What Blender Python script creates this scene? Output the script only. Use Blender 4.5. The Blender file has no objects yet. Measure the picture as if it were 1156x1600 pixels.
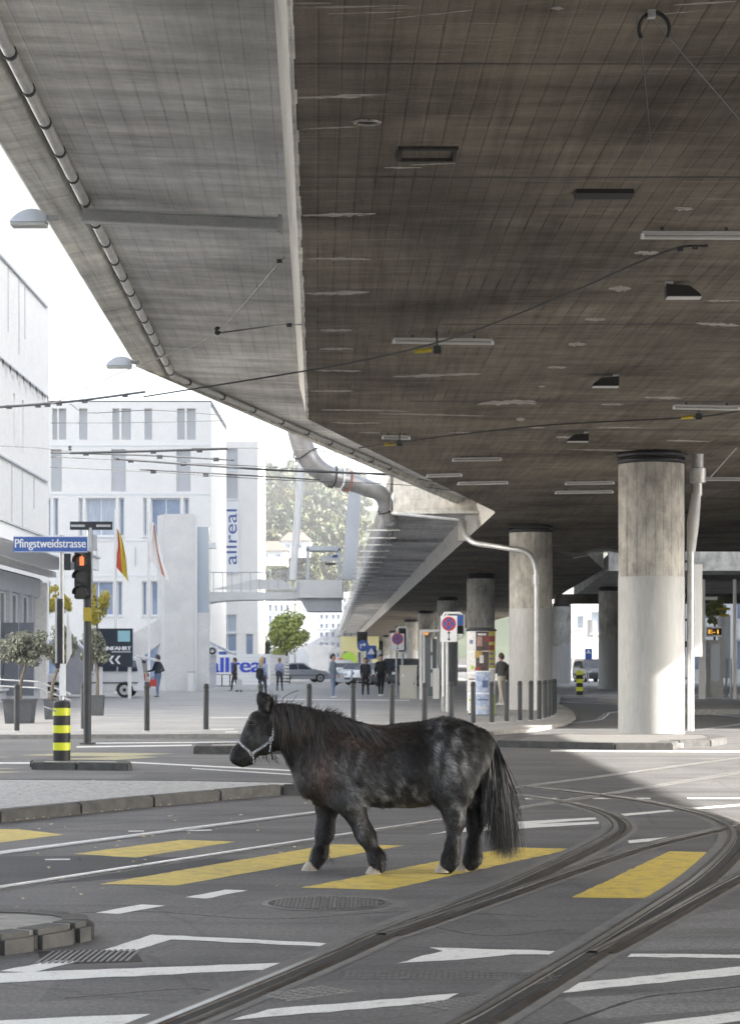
import bpy, bmesh, math, random
import numpy as np
from mathutils import Vector, Matrix
from mathutils.bvhtree import BVHTree

# ------------------------------------------------------------------ camera, sky, sun, exposure
SC = bpy.context.scene
COL = SC.collection
F, HC, XC, YH = 3300.0, 1.5, 578.0, 1037.0      # focal length in photo pixels, eye height, principal point
cd = bpy.data.cameras.new('camera'); cam = bpy.data.objects.new('camera', cd); COL.objects.link(cam)
cam.location = (0, 0, HC); cam.rotation_euler = (math.radians(90), 0, 0)
cd.sensor_fit = 'VERTICAL'; cd.sensor_height = 36; cd.lens = F/1600*36
cd.shift_y = (YH-800)/1600; cd.clip_start = 0.1; cd.clip_end = 6000
cd.dof.use_dof = True; cd.dof.focus_distance = 15.2; cd.dof.aperture_fstop = 9.0
SC.camera = cam

SUN = Vector((0.84, -0.14, 0.47)).normalized()   # direction towards the sun
w = bpy.data.worlds.new('World'); SC.world = w; w.use_nodes = True
nt = w.node_tree; nt.nodes.clear()
sky = nt.nodes.new('ShaderNodeTexSky'); sky.sky_type = 'NISHITA'; sky.sun_disc = False
sky.sun_elevation = math.asin(SUN.z); sky.sun_rotation = math.atan2(SUN.x, SUN.y)
sky.air_density = 1.0; sky.dust_density = 3.0; sky.ozone_density = 1.0
hs = nt.nodes.new('ShaderNodeHueSaturation'); hs.inputs['Saturation'].default_value = 0.42
bg = nt.nodes.new('ShaderNodeBackground'); bg.inputs['Strength'].default_value = 0.08
wo = nt.nodes.new('ShaderNodeOutputWorld')
nt.links.new(sky.outputs[0], hs.inputs['Color']); nt.links.new(hs.outputs[0], bg.inputs[0]); nt.links.new(bg.outputs[0], wo.inputs[0])
sl = bpy.data.lights.new('sun', 'SUN'); sl.energy = 3.0; sl.angle = math.radians(0.8); sl.color = (1.0, 0.95, 0.87)
so = bpy.data.objects.new('sun', sl); COL.objects.link(so); so.rotation_euler = SUN.to_track_quat('Z', 'Y').to_euler()
so.location = (60, -30, 40)
vs = SC.view_settings; vs.view_transform = 'Standard'; vs.look = 'None'; vs.gamma = 1; vs.exposure = 2.92
SC.render.engine = 'CYCLES'
SC.cycles.use_denoising = True; SC.cycles.max_bounces = 10; SC.cycles.diffuse_bounces = 7
SC.cycles.transparent_max_bounces = 12
R = random.Random(7)

# ------------------------------------------------------------------ helpers
def P(x, y, D):
    """photo pixel at a real distance D -> world point"""
    return Vector(((x-XC)*D/F, D, HC-(y-YH)*D/F))
def G(x, y, z=0.0):
    """photo pixel on the level z -> world point"""
    D = (HC-z)*F/(y-YH)
    return Vector(((x-XC)*D/F, D, z))
def lin(c):
    return tuple((v/255/12.92 if v/255 <= .04045 else ((v/255+.055)/1.055)**2.4) for v in c)

class MB:
    def __init__(s): s.v = []; s.f = []; s.m = []
    def add(s, vs, fs, m=0):
        o = len(s.v); s.v += [tuple(v) for v in vs]; s.f += [tuple(i+o for i in f) for f in fs]; s.m += [m]*len(fs); return s
    def box(s, c, d, rz=0, m=0, M=None):
        hx, hy, hz = d[0]/2, d[1]/2, d[2]/2; ca, sa = math.cos(rz), math.sin(rz); vs = []
        for z in (-hz, hz):
            for x, y in ((-hx, -hy), (hx, -hy), (hx, hy), (-hx, hy)):
                p = Vector((x, y, z))
                p = M @ p if M is not None else Vector((x*ca-y*sa, x*sa+y*ca, z))
                vs.append(p+Vector(c))
        return s.add(vs, [(3, 2, 1, 0), (4, 5, 6, 7), (0, 1, 5, 4), (1, 2, 6, 5), (2, 3, 7, 6), (3, 0, 4, 7)], m)
    def prism(s, poly, z0, z1, m=0):
        n = len(poly); vs = [(p[0], p[1], z0) for p in poly]+[(p[0], p[1], z1) for p in poly]
        a = sum(poly[i][0]*poly[(i+1) % n][1]-poly[(i+1) % n][0]*poly[i][1] for i in range(n))
        fs = [tuple(range(n-1, -1, -1)), tuple(range(n, 2*n))]+[(i, (i+1) % n, n+(i+1) % n, n+i) for i in range(n)]
        if a < 0: fs = [f[::-1] for f in fs]
        return s.add(vs, fs, m)
    def sheet(s, pts, m=0):
        n = len(pts); a = sum(pts[i][0]*pts[(i+1) % n][1]-pts[(i+1) % n][0]*pts[i][1] for i in range(n))
        f = tuple(range(n)); return s.add(pts, [f if a > 0 else f[::-1]], m)
    def tube(s, pts, r, n=8, cap=True, m=0, r2=None):
        pts = [Vector(p) for p in pts]; k = len(pts)
        rs = r if isinstance(r, (list, tuple)) else [r+(0 if r2 is None else (r2-r)*i/max(1, k-1)) for i in range(k)]
        vs = []; up = None
        for i, p in enumerate(pts):
            t = (pts[min(i+1, k-1)]-pts[max(i-1, 0)])
            if t.length < 1e-9: t = Vector((0, 0, 1))
            t.normalize()
            if up is None:
                up = Vector((0, 0, 1)) if abs(t.z) < .9 else Vector((1, 0, 0))
            a = t.cross(up)
            if a.length < 1e-5: a = t.cross(Vector((0, 1, 0)))
            a.normalize(); b = a.cross(t); up = b
            for j in range(n):
                q = 2*math.pi*j/n; vs.append(p+(a*math.cos(q)+b*math.sin(q))*rs[i])
        fs = [(i*n+j, i*n+(j+1) % n, (i+1)*n+(j+1) % n, (i+1)*n+j) for i in range(k-1) for j in range(n)]
        if cap: fs += [tuple(range(n-1, -1, -1)), tuple((k-1)*n+j for j in range(n))]
        fs = [f[::-1] for f in fs]
        return s.add(vs, fs, m)
    def cyl(s, c, r, z0, z1, n=16, r2=None, m=0):
        return s.tube([(c[0], c[1], z0), (c[0], c[1], z1)], r, n, True, m, r2)
    def lathe(s, c, prof, n=16, m=0):
        vs = [(c[0]+r*math.cos(2*math.pi*j/n), c[1]+r*math.sin(2*math.pi*j/n), z) for r, z in prof for j in range(n)]
        k = len(prof); fs = [(i*n+j, i*n+(j+1) % n, (i+1)*n+(j+1) % n, (i+1)*n+j) for i in range(k-1) for j in range(n)]
        fs += [tuple(range(n-1, -1, -1)), tuple((k-1)*n+j for j in range(n))]
        return s.add(vs, fs, m)
    def extr(s, poly, a, b, m=0):
        """closed polygon of 3D points moved from offset a to offset b"""
        n = len(poly); a = Vector(a); b = Vector(b); vs = [Vector(p)+a for p in poly]+[Vector(p)+b for p in poly]
        return s.add(vs, [tuple(range(n)), tuple(range(2*n-1, n-1, -1))]+[(i, n+i, n+(i+1) % n, (i+1) % n) for i in range(n)], m)
    def build(s, name, mats, parent=None, smooth=False, bevel=0, local=False, fix=False):
        me = bpy.data.meshes.new(name)
        off = Vector((0, 0, 0)) if (parent is None or local) else root_loc(parent)
        me.from_pydata([(v[0]-off.x, v[1]-off.y, v[2]-off.z) for v in s.v], [], s.f)
        for q in (mats if isinstance(mats, (list, tuple)) else [mats]): me.materials.append(q)
        if any(s.m): me.polygons.foreach_set('material_index', s.m)
        if fix or bevel:
            bm = bmesh.new(); bm.from_mesh(me); bmesh.ops.recalc_face_normals(bm, faces=bm.faces)
            if bevel:
                bmesh.ops.bevel(bm, geom=[e for e in bm.edges if len(e.link_faces) == 2 and e.calc_face_angle(0) > .6], offset=bevel, segments=2, affect='EDGES', clamp_overlap=True)
            bm.to_mesh(me); bm.free()
        if smooth:
            me.shade_smooth(); me.set_sharp_from_angle(angle=math.radians(42))
        me.update(); o = bpy.data.objects.new(name, me); COL.objects.link(o)
        if parent is not None: o.parent = parent
        return o
LOC = {}
def root_loc(o):
    v = Vector((0, 0, 0))
    while o is not None: v += Vector(o.location); o = o.parent
    return v
def tag(o, label=None, cat=None, group=None, kind=None):
    if label: o['label'] = label
    if cat: o['category'] = cat
    if group: o['group'] = group
    if kind: o['kind'] = kind
    return o
def thing(name, loc, label, cat, group=None):
    o = bpy.data.objects.new(name, None); COL.objects.link(o); o.location = loc; o.empty_display_size = .2
    return tag(o, label, cat, group)
def copy_tree(o, parent=None):
    c = o.copy(); COL.objects.link(c); c.parent = parent
    for ch in list(o.children): copy_tree(ch, c)
    return c
def text(s, size, ext=0.0):
    cu = bpy.data.curves.new('t', 'FONT'); cu.body = s; cu.size = size; cu.extrude = ext; cu.align_x = 'CENTER'; cu.align_y = 'CENTER'
    o = bpy.data.objects.new('t', cu); COL.objects.link(o); dg = bpy.context.evaluated_depsgraph_get()
    me = bpy.data.meshes.new_from_object(o.evaluated_get(dg)); COL.objects.unlink(o); bpy.data.objects.remove(o); return me
def text_part(name, s, mat, parent, M, width=None, height=None, bold=0):
    """flat lettering laid on a face; M maps text plane to world"""
    me = text(s, 1.0); co = np.array([v.co for v in me.vertices]); lo, hi = co.min(0), co.max(0)
    sx = width/(hi[0]-lo[0]) if width else height/(hi[1]-lo[1]); sy = height/(hi[1]-lo[1]) if height else sx
    mid = (lo+hi)/2; off = root_loc(parent); parts = [(0, 0)]
    if bold: parts = [(0, 0), (bold, 0), (-bold, 0)]
    mb = MB()
    for k, (bx_, by_) in enumerate(parts):
        vs = [M @ Vector(((v[0]-mid[0])*sx+bx_, (v[1]-mid[1])*sy+by_, k*.0008)) for v in co]
        mb.add(vs, [tuple(p.vertices) for p in me.polygons])
    bpy.data.meshes.remove(me)
    return mb.build(name, mat, parent)
def face_cam(p, yaw=0):
    """text plane -> world, readable from the camera side"""
    return Matrix.Translation(p) @ Matrix.Rotation(yaw, 4, 'Z') @ Matrix.Rotation(math.radians(90), 4, 'X')
def catmull(pts, per=10):
    pts = [Vector(p) for p in pts]; q = [pts[0]*2-pts[1]]+pts+[pts[-1]*2-pts[-2]]; out = []
    for i in range(1, len(q)-2):
        a, b, c, d = q[i-1:i+3]
        for j in range(per):
            t = j/per; out.append(.5*((2*b)+(c-a)*t+(2*a-5*b+4*c-d)*t*t+(3*b-a-3*c+d)*t**3))
    return out+[pts[-1]]

def ball(mb, c, r, n=10, m=0, s=(1, 1, 1)):
    vs = []; k = n//2+1
    for i in range(k+1):
        for j in range(n):
            a, b_ = math.pi*i/k, 2*math.pi*j/n; vs.append((c[0]+r*s[0]*math.sin(a)*math.cos(b_), c[1]+r*s[1]*math.sin(a)*math.sin(b_), c[2]+r*s[2]*math.cos(a)))
    return mb.add(vs, [(i*n+j, (i+1)*n+j, (i+1)*n+(j+1) % n, i*n+(j+1) % n) for i in range(k) for j in range(n)], m)

# ------------------------------------------------------------------ materials
def newmat(name):
    m = bpy.data.materials.new(name); m.use_nodes = True; t = m.node_tree; b = t.nodes['Principled BSDF']
    return m, t, b
def plain(name, c, rough=.6, metal=0.0, emit=None, es=0, spec=None, coat=0):
    m, t, b = newmat(name); b.inputs['Base Color'].default_value = (*c, 1); b.inputs['Roughness'].default_value = rough; b.inputs['Metallic'].default_value = metal
    if spec is not None: b.inputs['Specular IOR Level'].default_value = spec
    if coat: b.inputs['Coat Weight'].default_value = coat
    if emit: b.inputs['Emission Color'].default_value = (*emit, 1); b.inputs['Emission Strength'].default_value = es
    return m
def N(t, kind, **kw):
    n = t.nodes.new(kind)
    for k, v in kw.items():
        if k in n.inputs.keys(): n.inputs[k].default_value = v
        else: setattr(n, k, v)
    return n
def ramp(t, src, stops):
    r = t.nodes.new('ShaderNodeValToRGB'); t.links.new(src, r.inputs[0]); e = r.color_ramp.elements
    while len(e) < len(stops): e.new(.5)
    for k, (p, c) in enumerate(stops): e[k].position = p; e[k].color = (*c, 1) if len(c) == 3 else c
    return r
def mapped(t, scale=(1, 1, 1), rot=(0, 0, 0)):
    g = t.nodes.new('ShaderNodeNewGeometry'); mp = t.nodes.new('ShaderNodeMapping'); mp.inputs['Scale'].default_value = scale; mp.inputs['Rotation'].default_value = rot
    t.links.new(g.outputs['Position'], mp.inputs[0]); return mp.outputs[0]
def mix(t, fac, a, b, mode='MIX'):
    n = t.nodes.new('ShaderNodeMix'); n.data_type = 'RGBA'; n.blend_type = mode
    for k, s in ((0, fac), (6, a), (7, b)):
        if isinstance(s, (int, float)): n.inputs[k].default_value = s
        elif isinstance(s, tuple): n.inputs[k].default_value = (*s, 1) if len(s) == 3 else s
        else: t.links.new(s, n.inputs[k])
    return n.outputs[2]
def worn(name, c1, c2, scale=3, rough=.75, metal=0, bump=.1, fine=40, stretch=(1, 1, 1), c3=None, spots=0):
    """two-tone blotchy surface with fine grain"""
    m, t, b = newmat(name); v = mapped(t, stretch)
    n1 = N(t, 'ShaderNodeTexNoise', Scale=scale, Detail=6.0, Roughness=.62); t.links.new(v, n1.inputs['Vector'])
    n2 = N(t, 'ShaderNodeTexNoise', Scale=fine, Detail=4.0, Roughness=.7); t.links.new(v, n2.inputs['Vector'])
    r1 = ramp(t, n1.outputs[0], [(.3, c1), (.7, c2)])
    r2 = ramp(t, n2.outputs[0], [(.3, (.85, .85, .85)), (.7, (1.08, 1.08, 1.08))])
    c = mix(t, 1.0, r1.outputs[0], r2.outputs[0], 'MULTIPLY')
    if c3:
        n3 = N(t, 'ShaderNodeTexNoise', Scale=scale*.35, Detail=7.0, Roughness=.7); t.links.new(v, n3.inputs['Vector'])
        f = ramp(t, n3.outputs[0], [(.52, (0, 0, 0)), (.66, (1, 1, 1))]); c = mix(t, f.outputs[0], c, c3)
    t.links.new(c, b.inputs['Base Color']); b.inputs['Roughness'].default_value = rough; b.inputs['Metallic'].default_value = metal
    bp = N(t, 'ShaderNodeBump', Strength=bump, Distance=.02); t.links.new(n2.outputs[0], bp.inputs['Height']); t.links.new(bp.outputs[0], b.inputs['Normal'])
    return m
def boards(name, c1, c2, joint, row=.17, length=3.2, ang=0.0248, streak=.5, rough=.85, jw=.012, plane='XY', stain=(.62, .6, .56), stain_amt=.35, bump=.5, along=.8, jmask=(.5, .72)):
    """board-marked concrete: boards run along the viaduct; lime streaks run across"""
    m, t, b = newmat(name)
    g = t.nodes.new('ShaderNodeNewGeometry'); s = t.nodes.new('ShaderNodeSeparateXYZ'); t.links.new(g.outputs['Position'], s.inputs[0])
    cmb = t.nodes.new('ShaderNodeCombineXYZ')
    xa = N(t, 'ShaderNodeMath', operation='MULTIPLY_ADD'); t.links.new(s.outputs['Y'], xa.inputs[0]); xa.inputs[1].default_value = ang; t.links.new(s.outputs['X'], xa.inputs[2])
    if plane == 'XY':
        t.links.new(s.outputs['Y'], cmb.inputs[0]); t.links.new(xa.outputs[0], cmb.inputs[1])
    elif plane == 'Z':      # upright boards on round or vertical faces
        t.links.new(s.outputs['Z'], cmb.inputs[0]); t.links.new(xa.outputs[0], cmb.inputs[1])
    else:                   # faces seen along X
        t.links.new(s.outputs['X'], cmb.inputs[0]); t.links.new(s.outputs['Z'], cmb.inputs[1])
    br = N(t, 'ShaderNodeTexBrick', Scale=1.0, offset=.37); t.links.new(cmb.outputs[0], br.inputs['Vector'])
    br.inputs['Color1'].default_value = (*c1, 1); br.inputs['Color2'].default_value = (*c2, 1); br.inputs['Mortar'].default_value = (*joint, 1)
    br.inputs['Mortar Size'].default_value = jw; br.inputs['Mortar Smooth'].default_value = .6; br.inputs['Bias'].default_value = 0
    br.inputs['Brick Width'].default_value = length; br.inputs['Row Height'].default_value = row
    nj = N(t, 'ShaderNodeTexNoise', Scale=.9, Detail=5.0, Roughness=.7); t.links.new(g.outputs['Position'], nj.inputs['Vector']); fj = ramp(t, nj.outputs[0], [(jmask[0]-.12, (0, 0, 0)), (jmask[0], (.7, .7, .7)), (jmask[1], (1, 1, 1))])
    base = mix(t, fj.outputs[0], br.outputs[0], tuple((a_+b_)/2 for a_, b_ in zip(c1, c2)))
    v1 = mapped(t, (.55, 2.4, .8)); n1 = N(t, 'ShaderNodeTexNoise', Scale=1.1, Detail=9.0, Roughness=.72); t.links.new(v1, n1.inputs['Vector'])
    f1 = ramp(t, n1.outputs[0], [(.32, (.66, .66, .66)), (.5, (.97, .97, .97)), (.72, (1.3, 1.29, 1.26))])
    c = mix(t, 1.0, base, f1.outputs[0], 'MULTIPLY')
    va = mapped(t, (5.5, .22, 2.0), (0, 0, ang)); na = N(t, 'ShaderNodeTexNoise', Scale=1.3, Detail=8.0, Roughness=.68); t.links.new(va, na.inputs['Vector'])
    fa = ramp(t, na.outputs[0], [(.3, (.55, .54, .52)), (.5, (1, 1, 1)), (.7, (1.3, 1.29, 1.26))]); c = mix(t, along, c, mix(t, 1.0, c, fa.outputs[0], 'MULTIPLY'))
    v2 = mapped(t, (.5, 5.0, 1.0)); n2 = N(t, 'ShaderNodeTexNoise', Scale=1.6, Detail=8.0, Roughness=.75); t.links.new(v2, n2.inputs['Vector'])
    f2 = ramp(t, n2.outputs[0], [(.56, (0, 0, 0)), (.78, (stain_amt, stain_amt, stain_amt))]); c = mix(t, f2.outputs[0], c, stain)
    v3 = mapped(t, (1, 1, 1)); n3 = N(t, 'ShaderNodeTexNoise', Scale=.33, Detail=5.0, Roughness=.6); t.links.new(v3, n3.inputs['Vector'])
    f3 = ramp(t, n3.outputs[0], [(.3, (.5, .49, .48)), (.5, (.95, .95, .95)), (.68, (1.35, 1.34, 1.31))]); c = mix(t, streak, c, mix(t, 1.0, c, f3.outputs[0], 'MULTIPLY'))
    t.links.new(c, b.inputs['Base Color']); b.inputs['Roughness'].default_value = rough; b.inputs['Specular IOR Level'].default_value = .04
    n4 = N(t, 'ShaderNodeTexNoise', Scale=30.0, Detail=4.0); t.links.new(v3, n4.inputs['Vector'])
    hsum = N(t, 'ShaderNodeMath', operation='MULTIPLY_ADD'); t.links.new(br.outputs['Fac'], hsum.inputs[0]); hsum.inputs[1].default_value = -1.0; t.links.new(n4.outputs[0], hsum.inputs[2])
    bp = N(t, 'ShaderNodeBump', Strength=bump, Distance=.012); t.links.new(hsum.outputs[0], bp.inputs['Height']); t.links.new(bp.outputs[0], b.inputs['Normal'])
    return m
def asphalt(name, c1, c2, tint=None, spec=.35):
    m, t, b = newmat(name); v = mapped(t)
    n1 = N(t, 'ShaderNodeTexNoise', Scale=.55, Detail=8.0, Roughness=.65); t.links.new(v, n1.inputs['Vector'])
    n2 = N(t, 'ShaderNodeTexNoise', Scale=34.0, Detail=4.0, Roughness=.85); t.links.new(v, n2.inputs['Vector'])
    vr = N(t, 'ShaderNodeTexVoronoi', Scale=75.0); t.links.new(v, vr.inputs['Vector'])
    c = ramp(t, n1.outputs[0], [(.3, c1), (.7, c2)]).outputs[0]
    sp = ramp(t, n2.outputs[0], [(.25, (.42, .42, .42)), (.5, (1, 1, 1)), (.75, (1.85, 1.85, 1.85))]); c = mix(t, 1.0, c, sp.outputs[0], 'MULTIPLY')
    vs_ = mapped(t, (.35, 2.2, 1), (0, 0, .45)); n3 = N(t, 'ShaderNodeTexNoise', Scale=.9, Detail=6.0, Roughness=.7); t.links.new(vs_, n3.inputs['Vector'])
    f3 = ramp(t, n3.outputs[0], [(.28, (.58, .58, .6)), (.5, (1, 1, 1)), (.72, (1.3, 1.29, 1.27))]); c = mix(t, 1.0, c, f3.outputs[0], 'MULTIPLY')
    vc = N(t, 'ShaderNodeTexVoronoi', Scale=.35, feature='DISTANCE_TO_EDGE'); t.links.new(mix(t, .25, v, n1.outputs['Color'], 'ADD'), vc.inputs['Vector'])
    fc = ramp(t, vc.outputs['Distance'], [(.0, (.45, .45, .45)), (.006, (1, 1, 1))]); c = mix(t, .45, c, mix(t, 1.0, c, fc.outputs[0], 'MULTIPLY'))
    t.links.new(c, b.inputs['Base Color']); b.inputs['Roughness'].default_value = .72; b.inputs['Specular IOR Level'].default_value = spec
    bp = N(t, 'ShaderNodeBump', Strength=.35, Distance=.006); t.links.new(vr.outputs['Distance'], bp.inputs['Height']); t.links.new(bp.outputs[0], b.inputs['Normal'])
    return m
def road_paint(name, c, under=(.1, .1, .1), wear=.5):
    m, t, b = newmat(name); v = mapped(t)
    n1 = N(t, 'ShaderNodeTexNoise', Scale=7.0, Detail=9.0, Roughness=.75); t.links.new(v, n1.inputs['Vector'])
    n2 = N(t, 'ShaderNodeTexNoise', Scale=60.0, Detail=3.0, Roughness=.8); t.links.new(v, n2.inputs['Vector'])
    f = ramp(t, n1.outputs[0], [(wear, (0, 0, 0)), (wear+.16, (1, 1, 1))])
    g = ramp(t, n2.outputs[0], [(.3, (.75, .75, .75)), (.7, (1.12, 1.12, 1.12))])
    cc = mix(t, 1.0, c, g.outputs[0], 'MULTIPLY'); sc = N(t, 'ShaderNodeMath', operation='MULTIPLY'); t.links.new(f.outputs[0], sc.inputs[0]); sc.inputs[1].default_value = .6
    t.links.new(mix(t, sc.outputs[0], cc, under), b.inputs['Base Color']); b.inputs['Roughness'].default_value = .65
    bp = N(t, 'ShaderNodeBump', Strength=.3, Distance=.004); t.links.new(n2.outputs[0], bp.inputs['Height']); t.links.new(bp.outputs[0], b.inputs['Normal'])
    return m

M = {}
M['asphalt'] = asphalt('asphalt', (.086, .086, .09), (.145, .143, .142))
M['patch'] = asphalt('dark_asphalt', (.035, .036, .042), (.05, .05, .055))
M['pave'] = asphalt('pale_pavement', (.26, .255, .25), (.34, .335, .325))
M['granite'] = worn('granite', (.2, .195, .185), (.34, .33, .31), 9, .8, 0, .25, 90)
M['darkgranite'] = worn('shaded_granite', (.05, .05, .05), (.105, .104, .1), 7, .8, 0, .3, 80)  # kerb granite darkened to put the shade of its faces into the colour
M['cobble'] = worn('cobble', (.34, .34, .335), (.5, .495, .485), 11, .8, 0, .2, 60)
M['yellow'] = road_paint('yellow_road_paint', (.64, .48, .09), (.22, .19, .12), .46)
M['oldyellow'] = road_paint('worn_yellow_road_paint', (.42, .38, .17), (.2, .2, .19), .42)
M['white'] = road_paint('white_road_paint', (.74, .74, .72), (.2, .2, .2), .53)
M['soffit'] = boards('sooty_shaded_board_concrete', (.118, .104, .086), (.185, .166, .14), (.066, .058, .047), .17, 5.4, .0248, .95, stain=(.4, .365, .31), stain_amt=.6, jmask=(.44, .6), along=.6)  # soot plus the fall-off of light under the deck, both in the dark tone
M['canti'] = boards('grey_board_concrete', (.55, .545, .54), (.64, .635, .63), (.36, .355, .35), .2, 4.0, .0248, .75, stain=(.74, .73, .71), stain_amt=.3, along=.35, jmask=(.42, .58))
M['edge'] = boards('edge_beam_concrete', (.6, .59, .56), (.66, .65, .61), (.47, .46, .43), .19, .75, .0248, .5, stain=(.7, .69, .65), stain_amt=.25)
M['web'] = worn('bright_web_concrete', (.78, .75, .68), (.86, .83, .77), 5, .8, 0, .25, 30, (1, .3, 2), (.66, .63, .56))
M['light'] = boards('light_concrete', (.5, .485, .45), (.56, .54, .5), (.38, .37, .34), .3, 2.0, 0, .5, plane='XZ', stain=(.62, .6, .55), stain_amt=.3)
M['column'] = boards('column_concrete', (.47, .455, .415), (.55, .53, .49), (.33, .315, .285), .17, 9.0, .05, .8, plane='Z', stain=(.5, .48, .44), stain_amt=.3)
M['colpaint'] = worn('grey_column_paint', (.42, .42, .41), (.49, .487, .475), 1.5, .55, 0, .03, 9, (1.6, 1.6, .3), (.38, .377, .36))
M['stain'] = worn('lime_stain', (.3, .285, .255), (.5, .475, .43), 6, .9, 0, .1, 40, (.5, 3, 1))
t_ = M['stain'].node_tree; v_ = mapped(t_, (1.2, 9, 1)); n_ = N(t_, 'ShaderNodeTexNoise', Scale=3.0, Detail=8.0, Roughness=.75); t_.links.new(v_, n_.inputs['Vector']); r_ = ramp(t_, n_.outputs[0], [(.3, (0, 0, 0)), (.5, (.9, .9, .9))]); t_.links.new(r_.outputs[0], t_.nodes['Principled BSDF'].inputs['Alpha'])
M['recess'] = plain('dark_recess', (.02, .02, .02), .9)
M['zinc'] = worn('zinc_pipe', (.5, .5, .5), (.68, .68, .67), 5, .42, .55, .05, 40)
M['galv'] = worn('galvanised_steel', (.42, .43, .44), (.55, .56, .57), 6, .45, .6, .04, 50)
M['steelpaint'] = worn('grey_steel_paint', (.4, .4, .4), (.5, .5, .49), 4, .5, .1, .05, 40)
M['ductgrey'] = worn('duct_grey', (.28, .28, .285), (.42, .42, .425), 3, .4, .5, .05, 30)
M['rail'] = worn('worn_rail_steel', (.09, .083, .08), (.17, .16, .153), 8, .4, .7, .1, 60, c3=(.075, .055, .045))
M['polish'] = worn('polished_rail_steel', (.42, .42, .42), (.6, .6, .6), 6, .3, .85, .02, 60)
M['groove'] = worn('groove_dirt', (.02, .019, .018), (.045, .042, .04), 20, .9)
M['railbed'] = worn('rail_bed_concrete', (.12, .118, .115), (.17, .166, .16), 6, .85, 0, .2, 60)
M['iron'] = worn('cast_iron', (.13, .13, .135), (.22, .22, .225), 20, .5, .5, .15, 60)
M['black'] = plain('black', (.012, .012, .012), .6)
M['darkgrey'] = worn('dark_grey_steel', (.026, .029, .033), (.04, .043, .049), 5, .6, 0, .05, 40)
M['cable'] = plain('cable', (.025, .025, .026), .6)
M['wire'] = plain('wire_steel', (.1, .1, .1), .5, .5)
M['wpaint'] = plain('white_paint', (.8, .8, .79), .5)
M['tubewhite'] = plain('tube_white', (.48, .48, .46), .4)
# ------------------------------------------------------------------ the ground, pavements, islands
gr = MB(); gx = [-900, -300, -100, -40, -20, -12, -8, -4, 0, 4, 8, 12, 20, 40, 100, 300, 900]; gy = [-60, -20, 0, 4, 8, 12, 16, 20, 25, 30, 36, 44, 55, 75, 110, 200, 500, 2600]
gr.add([(x, y, 0) for y in gy for x in gx], [(j*len(gx)+i, j*len(gx)+i+1, (j+1)*len(gx)+i+1, (j+1)*len(gx)+i) for j in range(len(gy)-1) for i in range(len(gx)-1)])
tag(gr.build('ground', M['asphalt']), kind='structure')

ZP = .08   # plaza pavement level
pl = [G(-700, 1149, ZP), G(0, 1148, ZP), G(300, 1147, ZP), G(600, 1146, ZP), G(760, 1143, ZP), G(830, 1137, ZP), G(872, 1129, ZP), G(890, 1120, ZP), G(884, 1110, ZP), G(872, 1101, ZP)]
pl = [(p.x, p.y) for p in pl]+[(8.3, 92), (9.5, 120), (7.5, 400), (-120, 400), (-120, 46)]
plaza = tag(MB().prism(pl, -.1, ZP).build('pavement', M['pave']), kind='structure')
# kerb along the plaza's front
for i in range(9):
    a, b = Vector((*pl[i], 0)), Vector((*pl[i+1], 0)); d = (b-a); L = d.length; d.normalize(); nrm = Vector((d.y, -d.x, 0))
    k = max(1, int(L/2.2)) if i else 0
    for j in range(k):
        s0, s1 = a+d*(L*j/k+.006), a+d*(L*(j+1)/k-.006)
        MB().prism([(s0+nrm*.004).to_2d(), (s1+nrm*.004).to_2d(), (s1+nrm*.16).to_2d(), (s0+nrm*.16).to_2d()], -.05, ZP+.006).build('kerb_stone', M['granite'], plaza)

def island(name, top_px, z, label=None, kerb=.14, stones=None, matfill='cobble', bev=.02, full=False):
    """a raised traffic island: fill inside a ring of kerb stones; top_px are pixels of its top edge"""
    pts = [G(x, y, z) for x, y in top_px]
    n = len(pts); a = sum(pts[i].x*pts[(i+1) % n].y-pts[(i+1) % n].x*pts[i].y for i in range(n))
    if a < 0: pts = pts[::-1]
    c = sum(pts, Vector())/n
    ins = []
    for i in range(n):
        a_, b_, c_ = pts[i-1], pts[i], pts[(i+1) % n]; d0 = (b_-a_).normalized(); d1 = (c_-b_).normalized(); nr = Vector((-d0.y-d1.y, d0.x+d1.x, 0))
        nr = nr.normalized() if nr.length > .05 else d0; ins.append(b_+nr*min(kerb*.6, .06))
    o = MB().prism([(p.x, p.y) for p in ins], -.05, z-.004).build(name, M[matfill]); tag(o, kind='structure')
    for i in range(n):
        p, q = pts[i], pts[(i+1) % n]; d = q-p; L = d.length
        if L < .02: continue
        d.normalize(); nr = Vector((-d.y, d.x, 0)); k = max(1, round(L/(stones or 1.4)))
        for j in range(k):
            s0 = p+d*(L*j/k+.004); s1 = p+d*(L*(j+1)/k-.004)
            m = MB().prism([(s0-nr*.003).to_2d(), (s1-nr*.003).to_2d(), (s1+nr*kerb).to_2d(), (s0+nr*kerb).to_2d()], -.05, z+.002+R.uniform(-.002, .003))
            m.build('kerb_stone', M['darkgranite'], o, bevel=min(bev, L/k*.2))
    return o
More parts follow.
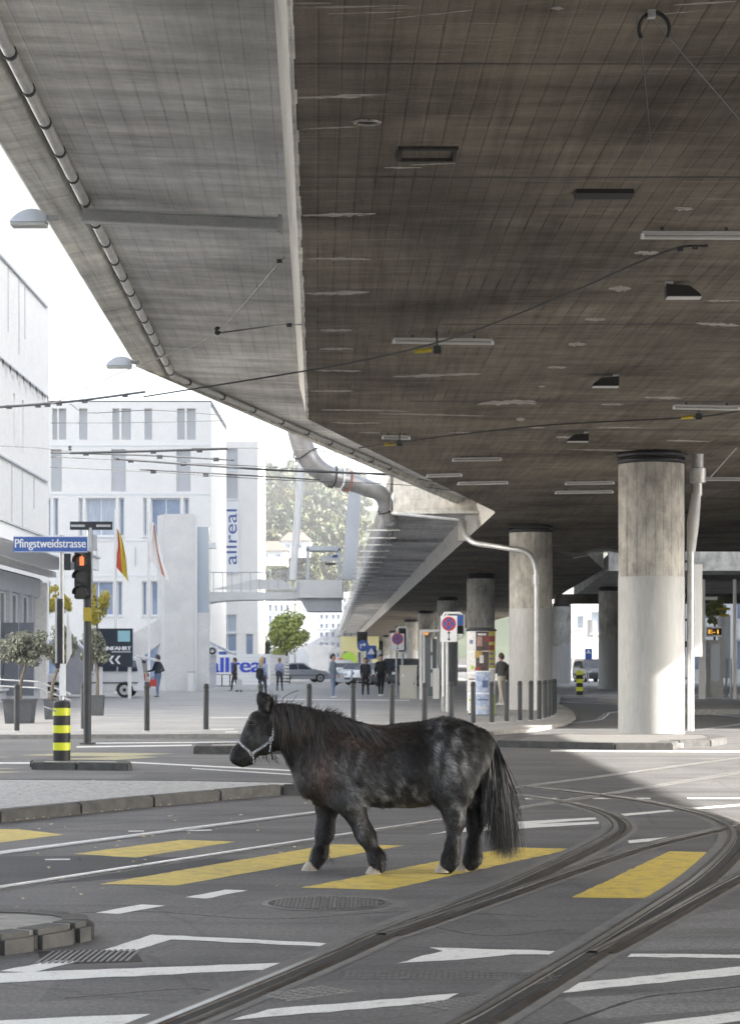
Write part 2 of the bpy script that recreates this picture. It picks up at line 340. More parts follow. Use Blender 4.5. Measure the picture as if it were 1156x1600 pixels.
# paved refuge on the left
isl = island('traffic_island', [(-700, 1350), (0, 1266), (240, 1243), (440, 1226), (472, 1226), (474, 1222), (300, 1219), (0, 1217), (-700, 1217)], .12, stones=1.3)
cob = MB(); pa = [G(x, y, .12) for x, y in [(-520, 1322), (0, 1262.5), (240, 1240.5), (436, 1225.5), (440, 1224.4), (300, 1221.5), (0, 1219.5), (-520, 1219.5)]]
poly2 = [(p.x, p.y) for p in pa]
def inside(x, y, poly):
    r = False; n = len(poly)
    for i in range(n):
        (x1, y1), (x2, y2) = poly[i], poly[(i+1) % n]
        if (y1 > y) != (y2 > y) and x < (x2-x1)*(y-y1)/(y2-y1)+x1: r = not r
    return r
ca, sa = math.cos(.18), math.sin(.18)
for i in range(-60, 160):
    for j in range(-190, 60):
        x0, y0 = j*.115+(.057 if i % 2 else 0), i*.115; x = x0*ca-y0*sa; y = 20+x0*sa+y0*ca
        if inside(x, y, poly2):
            s = .048+R.uniform(-.004, .004); h = .122+R.uniform(-.003, .006); t = s*.78
            vs = [(x+a_*ca-b_*sa, y+a_*sa+b_*ca, z) for (q, z) in ((s, .112), (t, h)) for a_, b_ in ((-q, -q), (q, -q), (q, q), (-q, q))]
            cob.add(vs, [(4, 5, 6, 7), (0, 1, 5, 4), (1, 2, 6, 5), (2, 3, 7, 6), (3, 0, 4, 7)])
cb = cob.build('cobble_paving', M['cobble'], isl); cb['kind'] = 'stuff'
# near kerb block at the left edge of the picture
island('kerb_island', [(-400, 1490), (0, 1462), (60, 1454), (120, 1444), (147, 1438), (146, 1431), (120, 1426), (60, 1421), (0, 1420), (-400, 1416)], .105, kerb=.2, stones=4, matfill='granite', bev=.03)
# small island under the striped post
island('traffic_island', [(50, 1191.5), (120, 1192), (200, 1193), (205, 1191), (200, 1188), (120, 1187), (50, 1187)], .10, kerb=.2, stones=1.6, matfill='granite')
# island behind the pony's head
island('traffic_island', [(303, 1166), (700, 1166), (760, 1163), (700, 1160), (420, 1159), (306, 1162)], .13, kerb=.3, stones=3, matfill='granite')
# column island, whitewashed rim
ci = island('column_island', [(775, 1157), (960, 1161), (1050, 1161), (1060, 1157), (1110, 1156), (1135, 1152), (1120, 1147), (880, 1146), (800, 1150)], .12, kerb=.35, stones=2.6, matfill='railbed')
wp = MB().prism([G(840, 1167).to_2d(), G(1064, 1168).to_2d(), G(1085, 1162).to_2d(), G(1060, 1159.5).to_2d(), G(860, 1158.6).to_2d()], -.02, .07)
tag(wp.build('kerb_plinth', M['white']), kind='structure')
# far right kerb and tram platform
tag(MB().prism([(9.6, 62), (40, 62), (40, 84), (9.0, 84)], -.05, .16).build('tram_platform', M['granite']), kind='structure')
tag(MB().prism([(8.4, 93), (40, 90), (40, 200), (9.9, 200), (9.0, 120)], -.05, .1).build('pavement_right', M['pave']), kind='structure')

# ------------------------------------------------------------------ asphalt repair and painted markings
tag(MB().sheet([G(x, y, .0012) for x, y in [(-300, 1371), (0, 1338), (180, 1336), (400, 1344), (505, 1348), (400, 1356), (200, 1372), (0, 1387), (-300, 1425)]]).build('asphalt_patch', M['patch']), kind='structure')
zc = [.0018]
mrk = random.Random(4)
def mark(name, px, mat):
    zc[0] += .00004; pts = [G(x, y, zc[0]) for x, y in px]; out = []
    for i, p in enumerate(pts):          # ragged, chipped edges
        q = pts[(i+1) % len(pts)]; k = max(1, min(60, int((q-p).length/.09)))
        for j in range(k): out.append(p.lerp(q, j/k)+Vector((mrk.uniform(-.007, .007), mrk.uniform(-.014, .014), 0))*(1 if j else .3))
    o = MB().sheet(out).build(name, M[mat]); return tag(o, kind='structure')
for px in ([(-200, 1296), (30, 1295.5), (100, 1304), (-200, 1342)], [(115, 1334), (285, 1312), (368, 1315), (212, 1340)], [(155, 1381.5), (275, 1383.5), (632, 1321), (520, 1319)],
           [(470, 1387), (605, 1390), (897, 1326), (795, 1324)], [(893, 1402), (1025, 1404.5), (1136, 1332), (1045, 1330)]):
    mark('zebra_stripe', px, 'yellow')
for px in ([(-300, 1212), (-60, 1204), (38, 1206), (-300, 1220)], [(-300, 1203), (-60, 1199.5), (35, 1201), (-300, 1208)], [(-300, 1186), (-40, 1182), (20, 1182.5), (-200, 1190)],
           [(30, 1180), (120, 1176), (275, 1177.2), (190, 1182)], [(60, 1187), (210, 1181.5), (250, 1182.5), (180, 1187.5)]):
    mark('zebra_stripe', px, 'oldyellow')
for px in ([(150, 1426), (186, 1428), (258, 1415), (222, 1413)], [(290, 1402), (322, 1404), (387, 1391), (352, 1390)],
           [(162, 1484.5), (207, 1486.5), (268, 1468), (580, 1482), (584, 1477), (238, 1460)],
           [(0, 1517), (85, 1500.5), (127, 1501.5), (50, 1519.5)], [(-300, 1536), (0, 1520), (517, 1501.5), (470, 1512), (0, 1535.5), (-300, 1556)],
           [(-200, 1603), (0, 1594), (282, 1581.5), (250, 1597), (0, 1612), (-200, 1625)],
           [(360, 1594), (420, 1577), (500, 1570), (717, 1552), (685, 1566)],
           [(670, 1480), (884, 1486), (878, 1492), (800, 1491), (720, 1499), (620, 1505), (660, 1493), (692, 1486)],
           [(980, 1495), (1300, 1498), (1300, 1493), (986, 1490)], [(876, 1551), (1156, 1523), (1300, 1508), (1300, 1495), (1156, 1510), (905, 1535)],
           [(985, 1602), (1156, 1580), (1300, 1563), (1300, 1583), (1156, 1595), (1060, 1610)],
           [(667, 1304), (770, 1286), (930, 1277), (932, 1280), (800, 1290)], [(700, 1301), (770, 1290), (935, 1283.5), (935, 1287), (790, 1296)],
           [(958, 1272.5), (1060, 1264), (1064, 1266.5), (962, 1276)], [(980, 1313), (1094, 1303), (1098, 1306.5), (982, 1317.5)],
           [(925, 1246.3), (962, 1246.3), (963, 1248.5), (926, 1248.5)], [(820, 1246.5), (868, 1246.5), (869, 1248.8), (821, 1248.8)], [(993, 1246.3), (1015, 1246.3), (1016, 1248.5), (994, 1248.5)],
           [(1073, 1246), (1300, 1246), (1300, 1248.2), (1074, 1248.2)], [(1080, 1262), (1300, 1245), (1300, 1248), (1083, 1265)],
           [(205, 1190), (460, 1203), (800, 1221), (800, 1223), (460, 1205), (205, 1192)], [(300, 1200), (460, 1209.5), (460, 1211), (300, 1201.2)],
           [(-300, 1192), (60, 1191), (60, 1193), (-300, 1195)],
           [(120, 1166), (300, 1163.5), (300, 1165.3), (120, 1168)], [(150, 1160.5), (420, 1158.3), (420, 1159.3), (150, 1161.8)],
           [(860, 1172), (1300, 1174), (1300, 1176.5), (860, 1174)], [(70, 1342), (110, 1341.5), (110, 1343.6), (72, 1344)],
           [(200, 1298), (225, 1297.7), (226, 1299), (202, 1299.5)], [(290, 1297), (330, 1296), (332, 1297.6), (292, 1298.6)]):
    mark('road_marking', px, 'white')
zc[0] = ZP
for px in ([(330, 1139), (366, 1138.6), (366, 1139.8), (330, 1140.2)], [(352, 1143.2), (372, 1143), (372, 1144.2), (352, 1144.4)], [(430, 1092), (640, 1093.5), (640, 1095), (430, 1093.3)], [(330, 1121), (560, 1118), (560, 1119), (330, 1122)]):
    zc[0] += .0015; tag(MB().sheet([G(x, y, zc[0]) for x, y in px]).build('road_marking', M['white']), kind='structure')

# ------------------------------------------------------------------ tram rails
def rail(px, label, head='rail', wide=1.0, per=12, flip=1, bed=True, extra=()):
    pts = [G(x, y) for x, y in px]; pts = catmull(pts, per); n = len(pts)
    root = thing('tram_rail', pts[n//2], label, 'rail')
    def strip(offs, mat, name):
        mb = MB(); vs = []
        for i, p in enumerate(pts):
            t = pts[min(i+1, n-1)]-pts[max(i-1, 0)]; t.normalize(); nr = Vector((t.y, -t.x, 0))*flip
            vs += [p+nr*o_*wide+Vector((0, 0, z)) for o_, z in offs]
        k = len(offs); fs = [(i*k+j, i*k+j+1, (i+1)*k+j+1, (i+1)*k+j) for i in range(n-1) for j in range(k-1)]
        fs = fs if flip > 0 else [f[::-1] for f in fs]
        return mb.add(vs, fs).build(name, M[mat], root, smooth=True)
    dz = R.uniform(0, .0012)
    if bed:
        strip([(-.14, .0022+dz), (-.055, .0028+dz)], 'railbed', 'bed'); strip([(.13, .0028+dz), (.18, .0022+dz)], 'railbed', 'bed')
    strip([(-.06, .003), (-.056, .008), (-.045, .012), (-.01, .015), (.012, .012), (.016, .0035)], head, 'rail_head')
    if head == 'rail': strip([(-.03, .0142), (-.012, .0154), (.004, .0146)], 'polish', 'running_band')
    strip([(.014, .0042+dz*.5), (.082, .0042+dz*.5)], 'groove', 'groove')
    strip([(.082, .003), (.084, .011), (.1, .011), (.13, .003)], head, 'guard_lip')
    return root
rail([(-300, 1371.6), (0, 1333), (245, 1301.5), (490, 1270), (650, 1249.5), (815, 1229.5), (985, 1207), (1156, 1184.5), (1300, 1165)], 'straight polished rail nearest the cobbled traffic island', 'polish', .72, flip=1)
rail([(-300, 1435), (0, 1389), (245, 1351), (556, 1303), (700, 1281), (930, 1244.5), (1040, 1226.5), (1156, 1207.5), (1300, 1184)], 'straight polished rail passing behind the pony\'s front hooves', 'polish', .72, flip=-1)
c1 = [(90, 1665), (250, 1602), (385, 1547), (500, 1499), (600, 1455), (700, 1418), (790, 1384), (880, 1343), (935, 1316), (963, 1296), (955, 1280), (925, 1266), (880, 1254.5), (820, 1245), (740, 1238), (600, 1230)]
rail(c1, 'tightly curving rail whose bend lies right of the pony\'s tail', 'rail', 1.05, flip=1)
rail([(600, 1462), (700, 1428), (800, 1393.5), (900, 1358.5), (1000, 1325), (1100, 1301), (1156, 1289), (1300, 1261)], 'straight rail branching from the tight curve to the right edge', 'rail', .85, flip=1)
rail([(560, 1668), (720, 1601), (800, 1556), (920, 1484), (1010, 1427), (1090, 1374), (1138, 1328), (1148, 1302), (1130, 1286), (1080, 1268.5), (980, 1249.5), (870, 1235.5), (800, 1228.5), (600, 1214)], 'rusty curving rail at right beside the last zebra stripe', 'rail', 1.1, flip=1)
rail([(930, 1490), (1010, 1447), (1090, 1402.5), (1156, 1368), (1300, 1305)], 'rail running off the right edge below the last zebra stripe', 'rail', .85, flip=1)
for px, lb in (([(1300, 1128), (1156, 1120), (1040, 1112), (960, 1113), (945, 1119), (930, 1126), (860, 1133)], 'thin curving rail left of the big white column foot'), ([(1300, 1112), (1150, 1106), (1000, 1102), (900, 1098), (870, 1096)], 'far thin rail beyond the big white column'),
               ([(1300, 1120), (1200, 1125), (1156, 1132), (1100, 1140), (1040, 1148)], 'thin curving rail right of the big white column foot')):
    rail(px, lb, 'polish', .9, 8, bed=False)

# ------------------------------------------------------------------ manhole, gullies and tread plates
mh = G(510, 1412); mh_root = thing('manhole_cover', mh, 'round cast iron manhole cover below the pony', 'manhole')
mb = MB()
for j in range(40):
    a0, a1 = 2*math.pi*j/40, 2*math.pi*(j+1)/40
    q = lambda a, r: (mh.x+r*math.cos(a), mh.y+r*math.sin(a), 0)
    mb.add([Vector(q(a0, .365))+Vector((0, 0, .007)), Vector(q(a0, .405))+Vector((0, 0, .003)), Vector(q(a1, .405))+Vector((0, 0, .003)), Vector(q(a1, .365))+Vector((0, 0, .007))], [(0, 1, 2, 3)])
mb.build('rim', M['iron'], mh_root)
MB().cyl(mh, .362, .001, .006, 40).build('plate', M['groove'], mh_root)
mb = MB()
for i in range(-13, 14):
    for j in range(-13, 14):
        x, y = i*.026, j*.026
        if x*x+y*y < .34**2 and (i+j) % 2: mb.box((mh.x+x, mh.y+y, .006), (.02, .02, .004), .3)
st = mb.build('tread_stud', M['iron'], mh_root); st['kind'] = 'stuff'
MB().sheet([mh+Vector((.5*math.cos(a*.2)*(1+.12*math.sin(a*1.7)), .5*math.sin(a*.2)*(1+.1*math.cos(a*2.3)), .0005)) for a in range(31)]).build('mortar_collar', M['railbed'], mh_root)
gp = G(140, 1495); gu = thing('drain_grate', gp, 'slotted iron drain grate beside the near kerb block', 'drain')
MB().box(gp+Vector((0, 0, .001)), (.5, .48, .002), .2).build('frame', M['groove'], gu)
for i in range(15):
    d = (i-7)*.032; MB().box(gp+Vector((d*math.cos(.2), d*math.sin(.2), .004)), (.016, .44, .004), .2-.25).build('bar', M['iron'], gu)
def tread(px, label, n=(14, 4), rz=.45, size=(.9, .3)):
    p = G(*px); t = thing('tread_plate', p, label, 'plate'); MB().box(p+Vector((0, 0, .0012)), (*size, .002), rz).build('plate', M['railbed'], t); mb = MB(); c_, s_ = math.cos(rz), math.sin(rz)
    for i in range(n[0]):
        for j in range(n[1]):
            x = (i+.5)/n[0]*size[0]-size[0]/2; y = (j+.5)/n[1]*size[1]-size[1]/2
            mb.box(p+Vector((x*c_-y*s_, x*s_+y*c_, .003)), (size[0]/n[0]*.7, size[1]/n[1]*.55, .003), rz)
    q = mb.build('tread_stud', M['iron'], t); q['kind'] = 'stuff'
tread((475, 1552), 'small studded steel plate left of the two big rails', (7, 6), .75, (.42, .24))
tread((725, 1567), 'small studded steel plate beside the rusty rail at the bottom', (7, 6), .75, (.42, .22))
tread((700, 1525), 'long studded steel strip lying between the two big rails', (34, 4), -.06, (1.0, .26))
tread((835, 1535), 'narrow studded steel cover at the rusty rail\'s point', (12, 3), .95, (.5, .12))
# tar seams and patched strips in the asphalt
def seam(px, w_, mat, name):
    pts = catmull([G(x, y, .001) for x, y in px], 8); n = len(pts); L_, R_ = [], []
    for i, p in enumerate(pts):
        d = (pts[min(i+1, n-1)]-pts[max(i-1, 0)]).normalized(); nr = Vector((d.y, -d.x, 0))*w_*mrk.uniform(.6, 1.3); L_.append(p+nr); R_.append(p-nr)
    tag(MB().sheet(L_+R_[::-1]).build(name, M[mat]), kind='structure')
for px, w_ in (([(-100, 1440), (200, 1424), (420, 1436), (640, 1424), (840, 1432)], .012), ([(100, 1560), (300, 1545), (360, 1560)], .01), ([(640, 1440), (760, 1462), (880, 1452)], .01), ([(880, 1600), (1000, 1560), (1100, 1548), (1250, 1530)], .012), ([(0, 1300), (200, 1285), (420, 1268)], .012), ([(500, 1210), (700, 1200), (900, 1196)], .02)):
    seam(px, w_, 'groove', 'tar_seam')
M['patch2'] = asphalt('grey_repair_asphalt', (.075, .075, .079), (.11, .109, .11)); M['patch3'] = asphalt('pale_repair_asphalt', (.15, .149, .148), (.2, .198, .195))
for px, mt in (([(560, 1432), (760, 1424), (800, 1448), (640, 1462)], 'patch2'), ([(90, 1530), (330, 1522), (350, 1552), (60, 1565)], 'patch2'), ([(1000, 1440), (1300, 1400), (1300, 1480), (960, 1486)], 'patch3'), ([(880, 1560), (1300, 1530), (1300, 1566), (930, 1592)], 'patch3'), ([(200, 1216), (460, 1216), (440, 1207), (230, 1206)], 'patch2')):
    tag(MB().sheet([G(x, y, .0006) for x, y in px]).build('asphalt_patch', M[mt]), kind='structure')
# fallen leaves on the road
lf = MB()
for k in range(90):
    x = R.uniform(-40, 480); y = R.choice([1268-.088*x+R.uniform(3, 14), R.uniform(1255, 1330), R.uniform(1270, 1420)])
    p = G(x, max(y, 1285-.1*x), .006); s = R.uniform(.012, .03); a = R.uniform(0, 6.3)
    lf.add([p+Vector((math.cos(a+q)*s*(1 if q % 3.1 < .5 else .6), math.sin(a+q)*s*.8, R.uniform(.004, .018))) for q in (0, 1.2, 2.4, 3.1, 4.3, 5.3)], [(0, 1, 2, 3, 4, 5)])
M['leaflitter'] = worn('dry_leaf', (.4, .3, .17), (.62, .55, .4), 30, .8)
tag(lf.build('fallen_leaves', M['leaflitter']), 'dry leaves scattered along the cobbled island kerb', 'leaves', kind='stuff')
# ------------------------------------------------------------------ the ramp overhead
ZS = 5.8
via = thing('concrete_viaduct', (0, 30, ZS), 'wide dark concrete viaduct deck overhead with a bright web along its left', 'viaduct')
slabpoly = [(.8, -40), (-1.10, 37.1), (3.57, 59.9), (1.58, 163), (-3.9, 450), (9, 450), (13, 163), (10.6, 96), (8.2, 81), (34, 81), (34, 47), (13.8, 47), (13.8, -40)]
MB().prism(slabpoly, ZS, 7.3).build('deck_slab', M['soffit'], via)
# loft of the near edge: web, cantilever, edge beam
def Q(x, y, H): D = H*F/(YH-y); return Vector(((x-XC)*D/F, D, HC+H))
def lineX(off, D): return off-.0248*D
st = []
for D in (5, 36.2): st.append({'slab': Vector((lineX(-.182, D if D < 10 else 37.1), D if D < 10 else 37.1, ZS))})
kink_pipe, kink_out = Q(262, 580, 5.1), Q(215, 574, 4.95)
dirp = Vector((-.0248, 1, 0))
near = {'slab': Vector((lineX(-.182, -40), -40, ZS)), 'webtop': Vector((lineX(-.335, -40), -40, ZS+.72)), 'pipe': kink_pipe-dirp*(kink_pipe.y+40), 'out': kink_out-dirp*(kink_out.y+40)}
mid = {'slab': Vector((-1.10, 37.1, ZS)), 'webtop': Vector((-1.27, 38.0, ZS+.72)), 'pipe': kink_pipe, 'out': kink_out}
far = {'slab': Vector((3.57, 59.9, ZS)), 'webtop': Vector((3.4, 60.6, ZS+.72)), 'pipe': Q(735, 783, 5.1), 'out': Q(735, 797, 4.95)}
def loft(a, b, name, mat, ext=None):
    mb = MB()
    for s0, s1 in ((near, mid), (mid, far)):
        mb.add([s0[a], s0[b], s1[b], s1[a]], [(0, 1, 2, 3)])
    return mb.build(name, M[mat], via)
loft('slab', 'webtop', 'web', 'web'); loft('webtop', 'pipe', 'cantilever', 'canti')
for s in (near, mid, far):
    s['pipe_in'] = s['pipe']+Vector((-.04, .02, -.09)); s['outtop'] = s['out']+Vector((0, 0, 1.25)); s['intop'] = s['pipe']+Vector((.05, 0, 1.1)); s['slabtop'] = s['slab']+Vector((-.01, 0, 1.48))
    s['out2'] = s['out']+Vector((-.05, .05, .05)); s['outtop'] = s['out2']+Vector((0, 0, 1.2))
eb = MB(); ks = ['pipe', 'pipe_in', 'out', 'out2', 'outtop', 'intop']
for s0, s1 in ((near, mid), (mid, far)):
    for a, b in zip(ks, ks[1:]): eb.add([s0[a], s0[b], s1[b], s1[a]], [(0, 1, 2, 3)])
eb.build('edge_beam', M['edge'], via)
ck = MB()
for s0, s1 in ((near, mid), (mid, far)): ck.add([s0['intop'], s0['slabtop'], s1['slabtop'], s1['intop']], [(0, 1, 2, 3)])
ck.build('carriageway', M['asphalt'], via)
# rounded fillet where the web meets the slab: chipped lower arris
ch = MB(); rr = random.Random(3)
for k in range(60):
    y0 = 13+k*.4; y1 = y0+.4; wdt = .012+.02*rr.random(); x0 = lineX(-.182, y0); x1 = lineX(-.182, y1)
    ch.add([(x0-.02, y0, ZS-.004), (x0+wdt, y0, ZS-.005), (x1+wdt, y1, ZS-.005), (x1-.02, y1, ZS-.004)], [(0, 1, 2, 3)])
ch.build('chipped_arris', M['edge'], via)

# the drain pipe tucked behind the edge beam, with its clamps
dp = thing('drain_pipe', near['pipe'], 'long zinc drain pipe clamped along the inside of the deck edge', 'pipe')
def along(k, t): return (near[k].lerp(mid[k], t))
off = Vector((.085, 0, -.075))
MB().tube([along('pipe', 0)+off, along('pipe', 1)+off], .055, 10).build('pipe', M['zinc'], dp, smooth=True)
MB().tube([mid['pipe']+off, mid['pipe'].lerp(far['pipe'], .62)+off+Vector((-.02, -.1, .02))], .05, 8).build('pipe', M['galv'], dp, smooth=True)
y = 14.0
while y < 36.5:
    p = kink_pipe-dirp*(kink_pipe.y-y)+off
    MB().tube([p-dirp*.035, p+dirp*.035], .064, 10).build('clamp', M['darkgrey'], dp); y += 1.12
for k in range(9):
    p = mid['pipe'].lerp(far['pipe'], .03+k*.07)+off; d = (far['pipe']-mid['pipe']).normalized()
    MB().tube([p-d*.04, p+d*.04], .062, 8).build('clamp', M['darkgrey'], dp)
# steel cross beam under the cantilever
a, b = P(130, 340, 23.1), P(441, 354, 22.8)
bt = thing('steel_beam', a, 'grey steel beam spanning the cantilever at upper left', 'beam')
d = b-a; L = d.length; an = math.atan2(d.y, d.x); pit = -math.asin(d.z/L)
Mx = Matrix.Rotation(an, 3, 'Z') @ Matrix.Rotation(pit, 3, 'Y'); c = (a+b)/2
MB().box(c+Vector((0, 0, .02)), (L, .03, .12), M=Mx).build('web_plate', M['steelpaint'], bt)
MB().box(c+Vector((0, -.03, -.05)), (L, .14, .02), M=Mx).build('flange', M['steelpaint'], bt); MB().box(c+Vector((0, -.02, .085)), (L, .1, .016), M=Mx).build('flange', M['steelpaint'], bt)
MB().box(b+Vector((-.02, 0, .02)), (.03, .16, .2), M=Mx).build('end_plate', M['galv'], bt)

# ------------------------------------------------------------------ the main viaduct further on: web, cantilever, edge
mv = thing('main_viaduct', (2, 110, ZS), 'pale concrete cantilever of the far viaduct receding above the street', 'viaduct')
def sl(D): return 3.57-(D-59.9)*.0193
def ol(D): return .66-.0205*(D-66)
Ds = [60.3, 66, 80, 100, 130, 163, 220, 300, 440]
def strip2(fa, fb, name, mat, ds):
    mb = MB()
    for d0, d1 in zip(ds, ds[1:]): mb.add([fa(d0), fb(d0), fb(d1), fa(d1)], [(0, 1, 2, 3)])
    return mb.build(name, M[mat], mv)
wb = lambda D: Vector((sl(D)-.004, D, ZS-.003)); wt = lambda D: Vector((sl(D)-.2, D, ZS+.62)); oe = lambda D: Vector((ol(D)+.35, D, ZS+.66)); oi = lambda D: Vector((ol(D)+.33, D, ZS+.58)); oo = lambda D: Vector((ol(D), D, ZS+.5)); ot = lambda D: Vector((ol(D)-.02, D, ZS+1.7)); it = lambda D: Vector((ol(D)+.3, D, ZS+1.7))
strip2(wb, wt, 'web', 'web', Ds); strip2(wt, oe, 'cantilever', 'canti', Ds[1:]); strip2(oe, oi, 'drip', 'edge', Ds[1:]); strip2(oi, oo, 'edge_beam', 'light', Ds[1:]); strip2(oo, ot, 'edge_beam', 'light', Ds[1:]); strip2(ot, it, 'parapet_top', 'light', Ds[1:])
MB().prism([(.72, 65.6), (3.42, 65.2), (3.42, 65.7), (.72, 66.1)], 6.13, 7.45).build('end_wall', M['light'], mv)
MB().box((2.05, 65.35, 6.16), (2.75, .5, .06), -.15).build('drip_ledge', M['edge'], mv)
MB().box(P(722, 830, 66.3), (.26, .5, .62), 0).build('bracket_block', M['light'], mv)
# ribs under the far cantilever
for D in (84, 100, 118, 140):
    MB().prism([(ol(D)+.4, D), (sl(D)-.2, D), (sl(D)-.2, D+.14), (ol(D)+.4, D+.14)], ZS+.54, ZS+.7).build('rib', M['canti'], mv)
# deck beyond the opening on the right, with its lit front
rd = thing('far_right_deck', (15, 96, ZS), 'pale fronted bridge deck seen beyond the opening at right', 'bridge')
MB().prism([(10.9, 97), (60, 95), (60, 135), (13.0, 135)], ZS, 6.5).build('deck_slab', M['light'], rd)
MB().prism([(10.9, 96.6), (60, 94.6), (60, 94.95), (10.9, 96.95)], ZS-.05, 6.9).build('fascia', M['light'], rd)
MB().prism([(11.4, 130), (60, 128), (60, 129), (11.4, 131)], 5.2, ZS-.01).build('cross_beam', M['soffit'], rd)

# ------------------------------------------------------------------ columns
def column(x, D, r, label, paint=2.75, ring=True, n=40):
    t = thing('concrete_column', (x, D, 0), label, 'column', 'columns carrying the viaduct')
    MB().cyl((x, D), r, paint, 5.55 if ring else ZS, n).build('shaft', M['column'], t, smooth=True)
    MB().cyl((x, D), r+.006, 0, paint, n).build('painted_base', M['colpaint'], t, smooth=True)
    if ring:
        MB().lathe((x, D), [(r-.08, 5.55), (r-.08, ZS)], n).build('bearing', M['groove'], t, smooth=True)
        for z in (5.56, 5.68): MB().lathe((x, D), [(r-.02, z), (r+.03, z+.015), (r+.03, z+.06), (r-.02, z+.075)], n).build('steel_band', M['darkgrey'], t, smooth=True)
    return t
column(5.72, 43.0, .665, 'largest nearest round column standing on the low island at right', 3.26)
column(4.98, 65.5, .665, 'round column with the bent drain pipe and bollards at its foot', 3.2)
column(5.29, 101, .665, 'round column rising behind the poster pillar')
column(4.99, 136, .665, 'round column behind the no stopping sign and frame')
column(4.56, 171, .665, 'round column above the glazed shelter, fourth beyond the pillar')
for D, lb in ((206, 'first of the small far columns left of the glazed shelter'), (241, 'second of the small far columns left of the glazed shelter'), (276, 'third of the small far columns left of the glazed shelter'), (320, 'farthest small column under the viaduct')): column(4.0-(D-206)*.012, D, .665, lb, n=20)
column(13.6, 150, .67, 'far round column left of the large column, next to the sunlit facade')
column(13.35, 118, .6, 'dark round column partly hidden by the large column')
# drain pipe and cable trunks behind the large column
p = Vector((6.55, 43.35, 0)); t = thing('column_drain_pipe', p, 'grey drain pipe with a funnel running down beside the largest column', 'pipe')
MB().tube([p+Vector((.02, 0, .12)), p+Vector((.02, 0, 3.9))], .075, 10).build('pipe', M['galv'], t, smooth=True)
MB().tube([p+Vector((.03, 0, 3.8)), p+Vector((.07, 0, 4.4)), p+Vector((.14, 0, 5.0))], [.09, .13, .1], 12).build('sleeve', M['steelpaint'], t, smooth=True)
MB().lathe((p.x+.17, p.y), [(.09, 4.95), (.09, 5.2), (.16, 5.22), (.17, 5.5), (.12, 5.52), (.12, ZS)], 14).build('funnel', M['zinc'], t, smooth=True)
MB().tube([p+Vector((-.12, .1, .12)), p+Vector((-.12, .1, 5.75))], .05, 8).build('conduit', M['darkgrey'], t)
for z in (1.2, 2.4, 3.6, 4.6): MB().box(p+Vector((-.05, .02, z)), (.3, .05, .05)).build('clamp', M['darkgrey'], t)
for z in (1.9, 3.0): MB().box(p+Vector((-.05, 0.1, z)), (.2, .12, .12)).build('junction_box', M['darkgrey'], t)
MB().box(p+Vector((.22, .3, 2.6)), (.16, .12, 1.9)).build('cable_trunk', M['wpaint'], t)
MB().tube([P(1110, 745, 43), P(1150, 700, 40)], .012, 6).build('stay_rod', M['galv'], t)
# bent drain pipe on the second column
pts = [P(722, 812, 65.9), P(724, 828, 65.6), P(730, 840, 65.2), P(742, 849, 65), P(770, 853, 64.8), P(800, 858, 64.5), P(818, 861, 64.4), P(830, 870, 64.4), P(836, 885, 64.4), P(838, 902, 64.4), P(838, 1113, 64.4)]
t = thing('bent_drain_pipe', G(838, 1113), 'zinc drain pipe swan-necking from the deck end down the second column', 'pipe')
MB().tube(catmull(pts[:-1], 5), .085, 10).build('swan_neck', M['zinc'], t, smooth=True); MB().tube(pts[-2:], .09, 10).build('downpipe', M['zinc'], t, smooth=True)
MB().cyl(pts[-2], .13, pts[-2].z-.22, pts[-2].z+.08, 12).build('collar', M['zinc'], t, smooth=True)
a = P(620, 803, 65.1); MB().tube([a, P(715, 812, 65.0), pts[0]], .05, 8).build('feed_pipe', M['zinc'], t, smooth=True)

# ------------------------------------------------------------------ the ventilation duct on the far edge
vd = thing('cable_duct', P(608, 795, 67), 'fat grey duct held by white rungs along the far viaduct edge', 'duct')
c_ = lambda D: Vector((ol(D)-.02, D, ZS+.30))
ds = [67, 75, 85, 100, 120, 150, 190, 240, 310, 420]
MB().tube([c_(D) for D in ds], .23, 12).build('duct_run', M['ductgrey'], vd, smooth=True)
up = [c_(67), P(597, 775, 66.6), P(575, 763, 66.2), P(545, 752, 65.8), P(510, 741, 65.4), P(488, 724, 65), P(474, 700, 64.8), P(466, 670, 64.6)]
MB().tube(catmull(up, 6), [.24+.008*i/3 for i in range(len(catmull(up, 6)))], 14).build('duct_bend', M['ductgrey'], vd, smooth=True)
D = 69.0; k = 0
while D < 330:
    q = c_(D); MB().box(q+Vector((-.14, 0, -.24)), (1.1, .06, .05)).build('rung', M['wpaint'], vd)
    MB().tube([q+Vector((.3, .02, -.2)), q+Vector((.3, .02, .4))], .03, 5).build('hanger', M['galv'], vd); D += 4.2+.02*(D-69); k += 1
M['orange'] = plain('orange_cable', (.3, .1, .05), .6)
ub = catmull(up, 6)
for k_, mt in ((2, 'cable'), (18, 'orange'), (20, 'wpaint'), (22, 'cable'), (34, 'cable')):
    c0 = ub[k_]; tg_ = (ub[k_+1]-ub[k_-1]).normalized(); a_ = tg_.cross(Vector((0, 1, 0))).normalized(); b_ = a_.cross(tg_); rr_ = .28+.009*k_/3
    MB().tube([c0+tg_*(.16*q_/12-.08+.05*math.sin(q_))+(a_*math.cos(q_*.5236)+b_*math.sin(q_*.5236))*rr_ for q_ in range(15)], .022, 5).build('cable_wrap', M[mt], vd)
